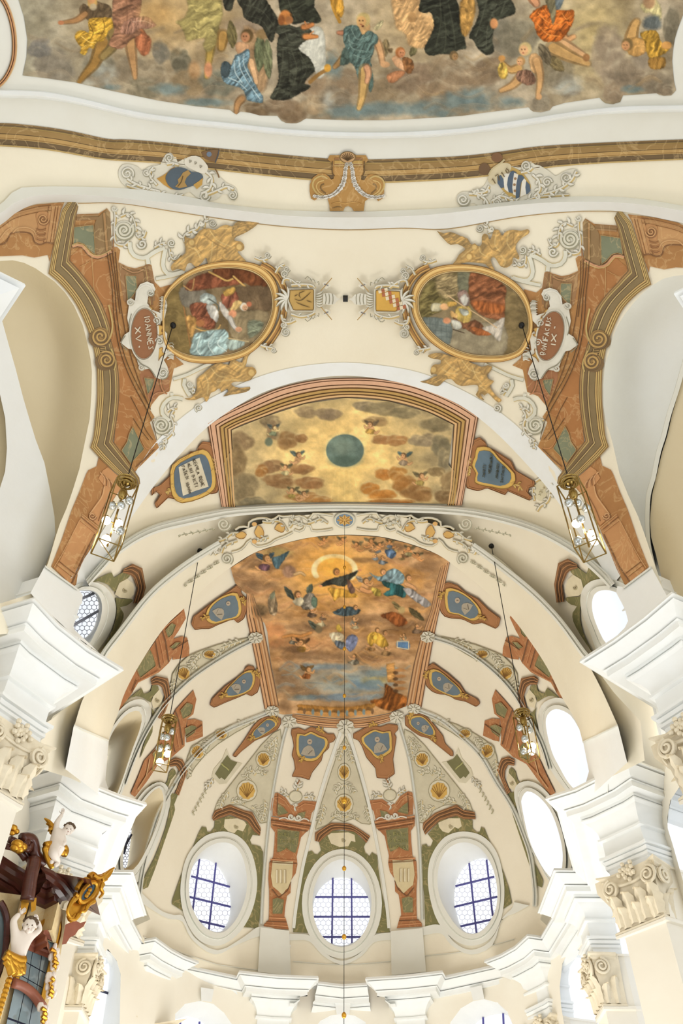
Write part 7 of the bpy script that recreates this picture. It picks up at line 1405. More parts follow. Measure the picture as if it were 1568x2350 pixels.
# painted pilasters of the side bays and of the apse
def pilaster(lab, parts, lines, T=ID, greens=(), extra=None, base=.02):
    A = Art('painted_pilaster', lab, 'painted pilaster', T, base=base)
    for q in parts: A.part('brown_panel', 'marble_paint').poly(q, (178, 108, 60), 1, 1, step=8)
    for q in greens: A.part('green_panel', 'marble_paint').poly(q, (118, 120, 80), 3, step=8); A.line(q+' '+q.split()[0], 1.1, (196, 160, 108), 4, sm=0)
    A.part('mouldings')
    for q, w, c in lines: A.line(q, w, c, 5, sm=0)
    if extra: extra(A)
    return A.done()
PD, PLt = (98, 54, 28), (216, 150, 102)
for T, sd in ((ID, 'left'), (MQ, 'right')):
    pilaster('slanting brown painted pilaster with green panels beside the arch soffit, %s side' % sd, ['422,1396 427,1419 410,1448 399,1464 404,1494 387,1522 365,1543 317,1567 303,1591 265,1643 286,1592 300,1560 320,1526 375,1443', '399,1466 418,1460 430,1464 435,1488 434,1505 413,1512 396,1514'],
             [('372,1446 380,1470 388,1520', 2.4, PD), ('364,1456 372,1490 378,1524', 2, PLt), ('356,1466 362,1500 368,1534', 2, PD), ('396,1492 432,1470', 1.8, PD), ('376,1442 418,1406', 2, PLt), ('316,1566 364,1540', 2, PLt), ('303,1590 314,1560', 1.6, PD)], T, ['344,1490 352,1506 358,1528 322,1556 314,1536 330,1510', '380,1446 394,1430 404,1434 396,1456 386,1464', '390,1486 404,1474 416,1474 400,1490'])
    pilaster('slanting brown painted pilaster with green panels between the choir windows, %s side' % sd, ['444,1584 451,1605 444,1639 430,1650 424,1690 424,1712 393,1739 362,1756 337,1794 310,1829 300,1822 318,1780 331,1746 358,1715 384,1670 403,1629 424,1605', '430,1652 448,1650 465,1656 466,1690 441,1701 428,1704'],
             [('403,1632 412,1660 420,1710', 2.6, PD), ('396,1640 404,1670 412,1716', 2, PLt), ('388,1654 394,1690 402,1726', 2, PD), ('426,1690 464,1664', 1.8, PD), ('344,1742 336,1780 316,1812', 2, (228, 196, 146)), ('362,1752 340,1776 322,1804', 2, PLt)], T, ['414,1630 430,1612 444,1618 438,1640 420,1650', '424,1672 440,1664 452,1668 446,1682 428,1694', '350,1730 372,1706 382,1722 380,1738 358,1748'])
def pil_extra(tx, x0):
    def f(A):
        A.part('plaque'); A.poly('626,1975 650,1978 673,1977 671,2010 664,2036 656,2042 648,2054 638,2044 626,2034 622,2010', (222, 206, 164), 4, 1); A.line('628,1982 671,1984', 2, (240, 228, 196), 6, sm=0)
        for x in (636, 645, 654): A.line([(x, 1996), (x, 2026)], 4, (240, 230, 200), 6, sm=0); A.line([(x+2.4, 1996), (x+2.4, 2027)], 1.2, (164, 140, 96), 7, sm=0)
        A.part('white_scrolls'); A.spiral((668, 1874), 8, 1.3, 0, 1, 3, W1, 6, dark=W2); A.spiral((684, 1876), 8, 1.3, 3, -1, 3, W1, 6, dark=W2); A.line('640,1880 652,1876 662,1880', 3, W1, 6); A.line('690,1882 700,1878 710,1884', 3, W1, 6)
        A.part('lettering', 'paint_fine')
        T0, A.T = A.T, ID
        for i, w in enumerate(tx): glyphs(A, w, (x0+i*1.5, 1910+i*15-(0 if T0 is ID else 2)), (7.5, .6), (0.4, 9), (172, 172, 112), 1.3, 7)
        A.T = T0
    return f
MP = lambda p: np.stack([1574-ID(p)[:, 0], ID(p)[:, 1]-3], 1)
for T, sd, tx, x0 in ((ID, 'left', ('DUEL E', 'TOSSE', '245'), 640), (MP, 'right', ('LIBRIS', 'SILENS', 'LABOR'), 893)):
    pilaster('tall brown pilaster with green inscription panel and cream plaque, %s of the middle window' % sd, ['624,1823 637,1819 655,1830 668,1848 681,1847 696,1837 729,1840 724,1855 716,1865 711,1888 626,1872 626,1847', '622,1874 715,1888 710,1904 700,1912 691,1922 686,1945 681,1967 683,1983 679,2004 668,2020 667,2049 659,2056 655,2080 653,2103 657,2111 663,2133 605,2129 606,2121 617,2111 618,2080 618,2044 616,2017 618,1980 627,1967 630,1935 631,1910 622,1898'],
             [('622,1876 714,1890', 3, PLt), ('622,1882 713,1896', 2, PD), ('624,1889 710,1903', 3, PLt), ('626,1894 706,1908', 1.6, PD), ('620,1972 682,1976', 3, PLt), ('619,1978 682,1982', 1.6, PD), ('618,2106 656,2108', 3, PLt), ('612,2114 658,2116', 1.8, PD), ('607,2122 661,2126', 2.4, PLt), ('638,1822 636,1866', 1.8, PD), ('622,1860 626,1832 640,1828 654,1838 664,1852', 2.2, PLt), ('684,1854 700,1844 722,1848', 2.2, PLt), ('668,2024 660,2044 640,2060 624,2040', 2, PD)], T,
             ['637,1843 650,1852 662,1866 637,1872', '702,1862 698,1880 678,1874 686,1866', '637,1902 688,1908 684,1940 678,1958 668,1954 658,1946 646,1954 636,1956', '626,2064 636,2060 652,2065 648,2097 626,2097'], pil_extra(tx, x0))
    A = Art('painted_medallion', 'pale scroll medallion crowning the %s apse pilaster' % sd, 'ornament', T); A.part('scrolls'); A.poly([(679+15*math.cos(t), 1828+13*math.sin(t)) for t in np.linspace(0, 6, 14)], (226, 220, 196), 1); A.line([(679+15*math.cos(t), 1828+13*math.sin(t)) for t in np.linspace(0, 6.3, 14)], 2, (176, 172, 148), 2); 
    A.acanthus('662,1826 652,1818 644,1814', 3, leaves=4, lw=4, seed=81); A.acanthus('698,1828 712,1826 722,1830', 3, leaves=4, lw=4, seed=82); A.acanthus('680,1814 684,1802 688,1792', 3, leaves=5, lw=5, seed=83); A.acanthus('672,1846 678,1852 682,1848', 3, leaves=3, lw=4, seed=84); A.line('682,1800 688,1790', 3, (150, 96, 52), 4); A.done()
# ------------------------------------------------------------------ rib fields with gilt shells
GP = (214, 208, 184)
def ribfield(lab, outl, shells, leafs, T=ID, seed=1):
    A = Art('rib_ornament', lab, 'ornament', T, base=.02); A.part('ground'); A.poly(outl, GP, 0, 1, step=9); A.line(outl, 1.6, (176, 172, 144), 1, closed=True, sm=0)
    A.part('scrolls')
    for i, q in enumerate(leafs): A.acanthus(q, 2.6, (234, 230, 212), (158, 154, 126), (214, 196, 150), 1, 7, 4, seed=seed+i)
    for (x, y, rx, ry, a) in shells:
        A.part('shell'); c, s_ = math.cos(a), math.sin(a); R = lambda u, v: (x+rx*(u*c-v*s_), y+ry*(u*s_+v*c)); A.poly([R(1.25*math.cos(t), 1.25*math.sin(t)) for t in np.linspace(0, 6, 14)], (230, 224, 202), 1, step=8); A.line([R(1.25*math.cos(t), 1.25*math.sin(t)) for t in np.linspace(0, 6.28, 14)], 1.3, (178, 174, 146), 3)
        A.poly([R((.95+.06*math.cos(9*t))*math.cos(t), (.95+.06*math.cos(9*t))*math.sin(t)) for t in np.linspace(0, 2*math.pi, 30, endpoint=False)], (220, 176, 84), 3, step=8)
        for k in range(7): t = math.pi*(1.12+.76*k/6); A.line([R(0, .75), R(.92*math.cos(t), .85*math.sin(t))], 1.2, (160, 112, 44), 5, sm=0)
    return A.done()
ribfield('middle rib field of the apse with two gilt shells under the central rosette', '793,1690 806,1720 824,1780 842,1846 852,1892 830,1890 812,1878 790,1886 768,1878 752,1892 724,1904 736,1850 758,1780 778,1720', [(790, 1772, 12, 16, 0), (790, 1845, 17, 18, 0)], ['792,1700 784,1722 776,1744', '794,1706 802,1726 808,1750', '790,1800 776,1806 768,1818', '790,1800 804,1806 812,1818', '742,1846 738,1870 730,1890', '838,1850 844,1870 850,1888', '760,1876 776,1868 790,1874', '792,1874 806,1868 822,1878'], seed=101)
MR = lambda p: np.stack([1575-ID(p)[:, 0]+np.interp(ID(p)[:, 0], [500, 640], [2, -2]), ID(p)[:, 1]], 1)
for T, sd in ((ID, 'left'), (MR, 'right')):
    ribfield('diagonal rib field with two gilt shells, %s of the middle of the apse' % sd, '644,1674 646,1700 634,1760 624,1830 616,1886 598,1890 580,1860 556,1848 528,1846 492,1862 500,1840 530,1800 566,1754 600,1710 628,1682', [(605, 1743, 14, 15, .15), (567, 1815, 19, 20, 0)], ['636,1690 620,1708 612,1722', '632,1698 630,1722 624,1744', '582,1778 592,1768 610,1776', '576,1790 562,1776 580,1766', '524,1816 510,1836 504,1856', '606,1836 606,1858 600,1882', '530,1840 550,1836 560,1844', '578,1850 592,1860 606,1880'], T, 111)
for T, sd in ((ID, 'left'), (MQ, 'right')):
    ribfield('long curved rib field with gilt shells nearest the arch, %s side' % sd, '580,1462 540,1470 500,1480 460,1494 432,1506 412,1524 396,1548 392,1580 396,1600 420,1572 450,1544 480,1522 520,1500 560,1478', [(482, 1502, 14, 9, -.4), (422, 1546, 14, 14, -.3)], ['560,1468 530,1478 508,1486', '460,1500 448,1512 440,1524', '456,1530 444,1530 436,1520', '400,1560 398,1580 402,1592', '512,1496 498,1500 488,1512'], T, 121)
    ribfield('long curved rib field with gilt shells farther from the arch, %s side' % sd, '614,1640 570,1652 530,1664 492,1682 462,1700 440,1716 430,1740 428,1766 430,1790 448,1760 470,1734 500,1708 540,1682 580,1660', [(508, 1686, 13, 10, -.4), (454, 1726, 14, 15, -.3)], ['596,1650 566,1656 540,1664', '486,1694 476,1704 470,1714', '480,1706 468,1716 466,1730', '434,1746 432,1766 434,1782'], T, 131)
    A = Art('painted_tablet', 'small green lettered panel in a pale scroll frame between the ribs, %s side' % sd, 'ornament', T); A.part('frame'); A.poly('520,1718 532,1746 556,1752 540,1772 520,1798 504,1800 486,1782 490,1766 510,1742', (224, 218, 194), 0, 1, step=8); A.acanthus('488,1786 482,1796 470,1806', 3, leaves=5, lw=4, seed=141); A.part('panel'); A.poly('522,1733 530,1744 545,1750 530,1772 516,1790 508,1784 504,1788 494,1776 500,1766 510,1750', (104, 106, 66), 2, step=8); A.part('lettering'); A.line('508,1752 514,1758 520,1762 526,1768', 3, (176, 176, 112), 4)
    for k in range(12): t = k/11; x, y = 474-30*t, 1812+54*t; A.leaf((x, y), (x-5+8*(k % 2), y+5), 2.2, (218, 216, 190), (150, 148, 112))
    A.done()
# ------------------------------------------------------------------ hanging lamps
mat('globe_lit', (255, 240, 214), emit=((255, 232, 196), 6.0)); mat('globe_glass', (190, 196, 196), rough=0.08, metal=0.75); mat('wood_dark', (86, 44, 34), rough=0.3, noise=0.35, scale=5, stretch=(1, 1, 6), coat=0.4); mat('wood_red', (150, 92, 72), rough=0.35, noise=0.2, scale=6)
mat('marble_white', (232, 222, 212), rough=0.5, noise=0.08); mat('hair', (96, 78, 60), rough=0.8); mat('altar_glass', (126, 144, 150), rough=0.08, spec=1.0, noise=0.25, scale=1.2, coat=0.5); mat('altar_cream', (226, 206, 160), noise=0.2, scale=4, vein=(200, 150, 90)); mat('blue_enamel', (70, 100, 120), rough=0.4, noise=.3, scale=12)
def zat(X, Y, py):
    """height on the vertical line over (X, Y) that shows at image row py"""
    v = CY-py; return Y*(FPX*ST+v*CT)/(FPX*CT-v*ST)
def lamp(hook, y0, y1, lab, lit, rot, w=0.15):
    p = vault([hook], 0.0)[0]; X, Y = p[0], p[1]; zt = zat(X, Y, y0); zb = zat(X, Y, y1); h = zt-zb
    t = thing('hanging_lamp', lab, 'lamp', (X, Y, zt), 'hanging brass lamps with glass globes')
    mb = MB(); tube(mb, [(X, Y, p[2]+.02), (X, Y, zt)], 0.009, 6); mb.build('cord', 'black', t)
    mb = MB(); ball(mb, (X, Y, p[2]-.03), (.07, .07, .05)); mb.build('ceiling_cap', 'black', t)
    mb = MB(); ball(mb, (X, Y, zt), (.1, .1, .08)); 
    for k in range(3): tube(mb, [(X+(.15-.03*k)*math.cos(a), Y+(.15-.03*k)*math.sin(a), zt-.02-.03*k) for a in np.linspace(0, 2*math.pi, 16, endpoint=False)], .016, 6, closed=True)
    mb.build('canopy', 'brass', t)
    c, s = math.cos(rot), math.sin(rot); cr = [(X+w*(a*c-b*s), Y+w*(a*s+b*c)) for a, b in ((-1, -1), (1, -1), (1, 1), (-1, 1))]; za = zt-.12*h
    for k in range(4): mb = MB(); tube(mb, [(cr[k][0], cr[k][1], za), (cr[k][0], cr[k][1], zb)], .012, 4); mb.build('cage_rod', 'brass', t)
    for z in (za, zb):
        mb = MB()
        for k in range(4): tube(mb, [(*cr[k], z), (*cr[(k+1) % 4], z)], .012, 4)
        tube(mb, [(*cr[0], z), (*cr[2], z)], .009, 4); mb.build('cage_ring', 'brass', t)
    mb = MB(); tube(mb, [(X, Y, zt), (X, Y, zb+.05*h)], .016, 6); ball(mb, (X, Y, zt-.2*h), (.07, .07, .12)); mb.build('stem', 'brass', t)
    n = 8
    for i in range(n):
        z = zt-h*(.26+.68*i/(n-1)); a = i*2.4+rot; r = w*.72; q = (X+r*math.cos(a), Y+r*math.sin(a), z); on = i in lit
        mb = MB(); tube(mb, [(X, Y, z+.03), q], .009, 5); tube(mb, [(q[0], q[1], z+.01), (q[0], q[1], z+.09)], .024, 8); mb.build('arm', 'brass', t)
        mb = MB(); ball(mb, q, .066, k=14, m=10); mb.build('globe', 'globe_lit' if on else 'globe_glass', t, sm=True, label='lit glass globe' if on else None)
    l = bpy.data.lights.new('lamp_light', 'POINT'); l.energy = 14; l.color = (1, .82, .6); l.shadow_soft_size = .12; o = bpy.data.objects.new('lamp_light', l); COL.objects.link(o); o.location = (X, Y, zb+.3*h+EYE)
lamp((397, 745), 1104, 1262, 'caged brass lamp on a long cord, over the left nave pier', (3, 4, 6, 7), .5, .17)
lamp((1198, 745), 1104, 1264, 'caged brass lamp on a long cord, over the right nave pier', (3, 5, 7), 1.0, .17)
lamp((459, 1262), 1648, 1762, 'smaller caged brass lamp hanging before the left choir vault', (5, 6, 7), .3, .13)
lamp((1128, 1251), 1634, 1738, 'smaller caged brass lamp hanging before the right choir vault', (5, 7), .8, .13)
p = vault([(791, 1194)], .3)[0]; t = thing('beaded_cord', 'thin cord with small gold beads hanging down the middle of the choir', 'cord', tuple(p))
mb = MB(); ce = zat(p[0], p[1], 2420); tube(mb, [tuple(p), (p[0], p[1], ce)], .005, 5); mb.build('cord', 'black', t)
for i, py in enumerate((1302, 1393, 1489, 1597, 1716, 1838, 1993, 2150, 2330)): mb = MB(); ball(mb, (p[0], p[1], zat(p[0], p[1], py)), (.038, .038, .045) if i != 5 else .06); mb.build('bead', 'gold', t, sm=True)
# ------------------------------------------------------------------ capitals
def leafmesh(mb, o, u, n, w, h, curl):
    """an acanthus leaf rising from o; u across, n outwards"""
    u = np.array([*u, 0.]); n = np.array([*n, 0.]); V = []; K = 9
    for i in range(K):
        t = i/(K-1); ww = w*(0.75+.45*math.sin(math.pi*t*.9))*(1-.55*t**3)*(1+.16*math.cos(i*math.pi)); out = .02+.05*t+curl*max(0, t-.5)**2*1.3; z = h*(t if t < .8 else .8+.2*math.sin((t-.8)*8))-(max(0, t-.8)**2)*h*4
        c = np.array(o)+n*out+np.array([0, 0, z]); V += [c-u*ww-n*.03, c-u*ww*.5+n*.015, c+n*.045, c+u*ww*.5+n*.015, c+u*ww-n*.03]
    mb.add(V, [(i*5+j, i*5+j+1, (i+1)*5+j+1, (i+1)*5+j) for i in range(K-1) for j in range(4)])
def capital(q, side, lab, z0=6.47, z1=7.48, m='stone_cream'):
    face = [np.array(a) for a in q[1:-1]]; p0, p1 = face[0], face[-1]; u = (p1-p0)/np.linalg.norm(p1-p0); n = np.array([u[1], -u[0]])*side; L = np.linalg.norm(p1-p0); H = z1-z0
    t = thing('capital', lab, 'capital', (*((p0+p1)/2), z0), None)
    P_ = [p0-n*.0-n*.45]+face+[p1-n*.45]
    mb = MB(); sweepxy(mb, P_, [(-.01, z0), (-.05, z0+.02), (-.05, z0+.06), (-.02, z0+.08), (-.04, z0+H*.5), (-.1, z0+H*.8), (-.1, z1)], side=side); mb.build('bell', m, t)
    mb = MB(); mid = [np.array(a) for a in face]; Q = [p0-u*.12-n*.4, p0-u*.16+n*.14]+[a+n*.05 for a in (mid[1:-1] if len(mid) > 2 else [(p0+p1)/2])]+[p1+u*.16+n*.14, p1+u*.12-n*.4]
    sweepxy(mb, Q, [(.2, z1-.13), (.04, z1-.13), (0, z1-.09), (0, z1-.06), (-.04, z1-.03), (-.04, z1), (.3, z1)], side=side); mb.build('abacus', m, t)
    nl = max(3, int(round(L/.3)))
    at = lambda f: p0+(p1-p0)*f if len(face) < 3 else resamp(np.array(face), 21)[int(round(f*20))]
    for k in range(nl): mb = MB(); leafmesh(mb, (*at((k+.5)/nl), z0+.07), u, n, L/nl*.48, H*.36, .35); mb.build('leaf', m, t)
    for k in range(nl+1):
        f = k/nl; mb = MB(); leafmesh(mb, (*(at(min(max(f, .04), .96))+n*.02), z0+.1), u, n, L/nl*.42, H*.56, .45); mb.build('leaf', m, t)
    for e, d in ((p0, -u), (p1, u)):
        for k in range(2): mb = MB(); leafmesh(mb, (*(e-n*(.08+.2*k)), z0+.08), n, d, .09, H*(.38+.16*k), .4); mb.build('leaf', m, t)
        for axis, nn, off in ((u, n, n*.13), (n, d, d*.13)):
            c = np.array([*(e+off-(d*.02 if axis is u else n*.05)), z1-.27]); a3 = np.array([*axis, 0.]); n3 = np.array([*nn, 0.]); pts = []; sg = 1 if (axis is u and d is u) or axis is n else (1 if axis is n else -1)
            for i in range(34): a = i/33*2*math.pi*2.1; r = .165*(1-.82*i/33); pts.append(c+a3*r*math.cos(a+1.6)*(-1 if (d@u) > 0 and axis is u else 1)+np.array([0, 0, 1])*r*math.sin(a+1.6)+n3*(.02+.05*i/33))
            mb = MB(); tube(mb, pts, [.03*(1-.4*i/33) for i in range(34)], 6); M = np.stack([a3, np.array([0, 0, 1.]), n3], 1); ball(mb, c-n3*.01, (.14, .14, .03), M=M); mb.build('volute', m, t)
    c = (p0+p1)/2+n*.12
    mb = MB(); rr = random.Random(4)
    for k in range(16): a = k*2.4; r = .025+.012*k; ball(mb, (c[0]+u[0]*r*math.cos(a)+n[0]*.05*rr.random(), c[1]+u[1]*r*math.cos(a)+n[1]*.05*rr.random(), z1-.06+r*.8*math.sin(a)), .045, k=6, m=4)
    mb.build('flower', m, t)
    mb = MB(); tube(mb, [(*(p0+n*.1+(p1-p0)*f), z1-.2-.06*math.sin(math.pi*f)) for f in np.linspace(.12, .88, 9)], .03, 6); mb.build('garland', m, t)
for k, sd, lab in (('AL', 1, 'ornate composite capital at the left edge, topmost on the left side'), ('AR', -1, 'ornate composite capital at the right edge, topmost on the right side'), ('BL', 1, 'composite capital of the second left pier, half hidden behind the altar top'), ('BR', -1, 'large composite capital of the second right pier beside the tall bright window'),
                   ('CL', 1, 'slim composite capital low on the left, right of the altar glass'), ('CR', -1, 'slim composite capital low on the right, left of the tall bright window'), ('DL', 1, 'composite capital of the curved left apse pilaster at the bottom edge'), ('DR', -1, 'composite capital of the curved right apse pilaster at the bottom edge')):
    capital(PQ[k], sd, lab)
for i, o in enumerate(('461,2266 491,2270 486,2299 462,2297', '768,2294 806,2294 802,2328 773,2328', '1079,2267 1106,2261 1112,2293 1086,2296')):
    mb = MB(); patch(mb, P(o), surf=wall, off=.16, back=-.05, step=12); tag(mb.build('keystone', 'plaster_trim'), ('left', 'middle', 'right')[i]+' keystone above the lower arched window at the bottom of the photo', 'keystone')
# ------------------------------------------------------------------ side altar front with glass, putti and gilding (lower left)
ZC = 6.6
c1 = hplane(ZC)(P('7,1964 172,2050')); AP = vplane(c1[0][:2], c1[1][:2])
run = [tuple(q) for q in cof([(-110, 1915), (-50, 1930), (7, 1964), (40, 1986), (62, 1999)], ZC)]+[tuple(q) for q in cof([(74, 2012), (100, 1998), (96, 1986)], ZC)]+[tuple(q) for q in cof([(122, 1998), (150, 2020), (172, 2050)], ZC)]
end = np.array(run[-1])+np.array([-.75, .35]); run.append(tuple(end))
T_ = thing('side_altar', 'tall dark wooden altar front with curved cornice and leaded glass in the lower left corner', 'altar', (*run[5], -EYE))
def swp(nm, prof, m, par=T_): mb = MB(); sweepxy(mb, run, prof, side=1); return mb.build(nm, m, par)
swp('cornice', [(.7, ZC+.02), (0, ZC), (0, ZC-.05), (.05, ZC-.07), (.07, ZC-.13), (.14, ZC-.17), (.15, ZC-.22), (.2, ZC-.23)], 'wood_dark'); swp('cornice_step', [(.2, ZC-.22), (.17, ZC-.24), (.17, ZC-.3), (.24, ZC-.34), (.25, ZC-.42), (.32, ZC-.44)], 'wood_dark')
swp('frieze', [(.32, ZC-.43), (.32, ZC-.86), (.28, ZC-.87)], 'altar_cream'); swp('architrave', [(.28, ZC-.86), (.22, ZC-.88), (.22, ZC-.93), (.26, ZC-.95), (.26, ZC-1.02), (.3, ZC-1.04), (.31, ZC-1.1)], 'wood_red'); 
def sol(nm, o, m, off, back, par=T_, sm=0, lab=None): mb = MB(); patch(mb, P(o, sm, True), surf=AP, off=off, back=back, step=14); return mb.build(nm, m, par, label=lab)
sol('back_board', '-60,2040 62,2056 152,2090 147,2146 137,2200 121,2262 104,2330 84,2440 -60,2440', 'altar_cream', -.1, -.4)
gl = P('36,2257 55,2188 78,2140 100,2116 117,2107 133,2111 136,2123 134,2147 117,2209 96,2300'); g2 = P('34,2262 96,2304 94,2330 84,2440 0,2440 14,2350')
polys = [gl]
for a, b in (((84, 2126), (58, 2290)), ((108, 2108), (80, 2300)), ((60, 2165), (140, 2205)), ((72, 2135), (150, 2172)), ((45, 2200), (130, 2248)), ((30, 2228), (120, 2280)), ((100, 2106), (150, 2128))): polys = split(polys, a, b)
p2 = [g2]
for a, b in (((58, 2270), (20, 2440)), ((78, 2290), (50, 2440)), ((0, 2330), (110, 2370))): p2 = split(p2, a, b)
for q in polys+p2:
    c = q.mean(0); mb = MB(); patch(mb, c+(q-c)*.94, surf=AP, off=-.02, step=30); mb.build('glass_pane', 'altar_glass', T_)
mb = MB(); patch(mb, gl, surf=AP, off=-.04, step=30); patch(mb, g2, surf=AP, off=-.04, step=30); mb.build('leading', 'iron', T_, kind='stuff')
mb = MB(); tube(mb, AP(smooth(gl[[0, 1, 2, 3, 4, 5, 6, 7, 8, 9]], 3), .03), .04, 6); mb.build('window_rim', 'gold', T_); mb = MB(); tube(mb, AP(P('28,2255 50,2262 75,2280 98,2312', 3), .06), .07, 8); mb.build('transom', 'wood_red', T_, sm=True)
for o in ('-60,2080 0,2078 8,2100 11,2140 8,2200 -4,2230 -60,2240',): sol('glass_pane', o, 'altar_glass', .0, -.05); mb = MB(); tube(mb, AP(P('0,2070 9,2085 16,2110 16,2150 10,2200 -6,2240', 3), .05), .05, 6); mb.build('window_rim', 'wood_dark', T_)
sol('gilt_pilaster', '48,2062 62,2068 58,2098 46,2150 30,2240 0,2350 -22,2440 -60,2440 -30,2330 6,2230 26,2150 40,2096', 'altar_cream', .16, -.05); sol('gilt_band', '50,2062 68,2066 60,2098 46,2098', 'gold', .22, .1); sol('plaque', '70,2062 84,2060 82,2088 72,2094', 'gold', .2, .05)
# broken pediment with dark volute
mb = MB(); A3 = smooth(AP(P('50,1924 62,1922 74,1928 80,1944 82,1960 92,1972 102,1978'), .25), 4); tube(mb, A3, .085, 8); tube(mb, smooth(AP(P('72,1938 66,1950 58,1944 60,1934 66,1934'), .28), 4), .05, 8); tube(mb, AP(P('80,1970 76,1990 70,2014 66,2044 62,2066', 3), .3), .11, 8); mb.build('pediment_volute', 'wood_dark', T_, sm=True)
mb = MB(); tube(mb, smooth(AP(P('22,1926 34,1932 48,1944 60,1962 70,1976'), .12), 3), .06, 8); tube(mb, smooth(AP(P('14,1942 30,1946 46,1956 58,1972'), .14), 3), .05, 8); mb.build('pediment', 'wood_dark', T_, sm=True)
mb = MB()
for (x, y, r) in ((40, 1938, .1), (50, 1944, .09), (34, 1946, .07), (44, 1950, .08), (30, 1900, .07), (36, 1908, .06), (28, 1912, .05)): ball(mb, AP([(x, y)], .3)[0], (r, r, r*.7))
mb.build('gilt_leaves', 'gold', T_, kind='stuff'); mb = MB()
for k in range(9): ball(mb, AP([(20-3.4*k, 2250+11*k)], .3)[0], .05, k=6, m=4)
mb.build('bead_drop', 'gold', T_, kind='stuff')
# grey carved bracket under the cartouche
sol('carved_bracket', '150,2122 172,2112 184,2118 198,2114 192,2126 180,2134 172,2146 160,2152 152,2166 142,2168 146,2146', 'wood_red', .2, .02)
# gilded cartouche with a blue oval
G_ = thing('gilt_cartouche', 'gilded scroll cartouche with a blue oval, projecting from the dark altar cornice', 'cartouche', tuple(AP([(205, 2050)], .3)[0]))
mb = MB(); patch(mb, P('152,2104 158,2084 166,2066 178,2050 182,2030 196,2016 214,2008 232,2006 250,1996 262,1992 254,2010 242,2022 232,2036 226,2052 216,2066 206,2080 190,2094 176,2108 162,2118', 2, True), surf=AP, off=.3, back=.1, step=12); mb.build('back_plate', 'gold', G_)
mb = MB(); el = [(202+math.cos(t)*27*.62+math.sin(t)*13*.78, 2048-math.cos(t)*27*.78+math.sin(t)*13*.62) for t in np.linspace(0, 2*math.pi, 28, endpoint=False)]; patch(mb, np.array(el), surf=AP, off=.36, back=.3, step=10); mb.build('blue_oval', 'blue_enamel', G_)
mb = MB(); tube(mb, AP(np.array(el), .37), .035, 6, closed=True); mb.build('oval_rim', 'gold', G_)
for q in ('176,2040 186,2024 198,2016 206,2020', '214,2008 226,2014 238,2010 252,1998 262,1992', '236,2028 232,2040 236,2050 228,2060', '216,2068 204,2076 196,2090 186,2092', '170,2062 160,2078 156,2096 164,2106 172,2098', '180,2100 172,2110 160,2108', '240,2008 236,2020 246,2018', '172,2052 178,2058 170,2070', '204,2012 212,2004 222,2008'):
    mb = MB(); a = smooth(AP(P(q), .38), 4); tube(mb, a, np.linspace(.042, .018, len(a)), 7); mb.build('scroll', 'gold', G_)
mb = MB()
for (x, y) in ((198, 2056), (206, 2042), (202, 2050)): ball(mb, AP([(x, y)], .38)[0], (.04, .03, .04), k=6, m=4)
mb.build('emblem', 'gold', G_, kind='stuff')
# ------------------------------------------------------------------ putti
def figure(name, J, E_, m, par):
    """one continuous body grown over a skeleton: J {name: ((px, py), depth, radius)}"""
    ks = list(J); V = [Vector(AP([J[k][0]], J[k][1])[0])+Vector((0, 0, EYE)) for k in ks]
    me = bpy.data.meshes.new(name); me.from_pydata(V, [(ks.index(a), ks.index(b)) for a, b in E_], []); o = link(me, name, m, par)
    md = o.modifiers.new('skin', 'SKIN'); md.use_smooth_shade = True
    for i, k in enumerate(ks): me.skin_vertices[0].data[i].radius = (J[k][2], J[k][2])
    me.skin_vertices[0].data[0].use_root = True; s = o.modifiers.new('sub', 'SUBSURF'); s.levels = s.render_levels = 2; return o
def facebits(t, px, off, r, tilt=0):
    c = AP([px], off)[0]; d = -c/np.linalg.norm(c); rt = np.array([d[1], -d[0], 0]); rt /= np.linalg.norm(rt); up = np.cross(rt, d); up = up if up[2] > 0 else -up
    mb = MB(); ball(mb, c, (r*.95, r*.95, r*1.12), k=16, m=12); ball(mb, c+d*r*.85-up*r*.1, r*.2, k=8, m=6); ball(mb, c+d*r*.6-up*r*.75, (r*.35,)*3, k=8, m=6)
    for s in (-1, 1): ball(mb, c+d*r*.62+rt*s*r*.5-up*r*.38, r*.36, k=8, m=6); ball(mb, c+rt*s*r*.97, (r*.16, r*.2, r*.28), k=8, m=6)
    mb.build('head', 'marble_white', t, sm=True)
    mb = MB()
    for s in (-1, 1): ball(mb, c+d*r*.86+rt*s*r*.36+up*r*.08, r*.12, k=6, m=5)
    mb.build('eyes', 'hair', t, kind='stuff'); mb = MB(); ball(mb, c+d*r*.95-up*r*.45, (r*.15, r*.1, r*.05), k=8, m=4); mb.build('mouth', 'wood_red', t)
    mb = MB(); rr = random.Random(3)
    for k in range(34):
        a = rr.uniform(0, 6.28); b = rr.uniform(.1, 1.0); v = rt*math.cos(a)*b+d*(math.sin(a)*b*.9-.25)+up*math.sqrt(max(0, 1.05-b*b)); ball(mb, c+v/np.linalg.norm(v)*r*1.08, r*.3, k=6, m=4)
    mb.build('hair', 'hair', t)
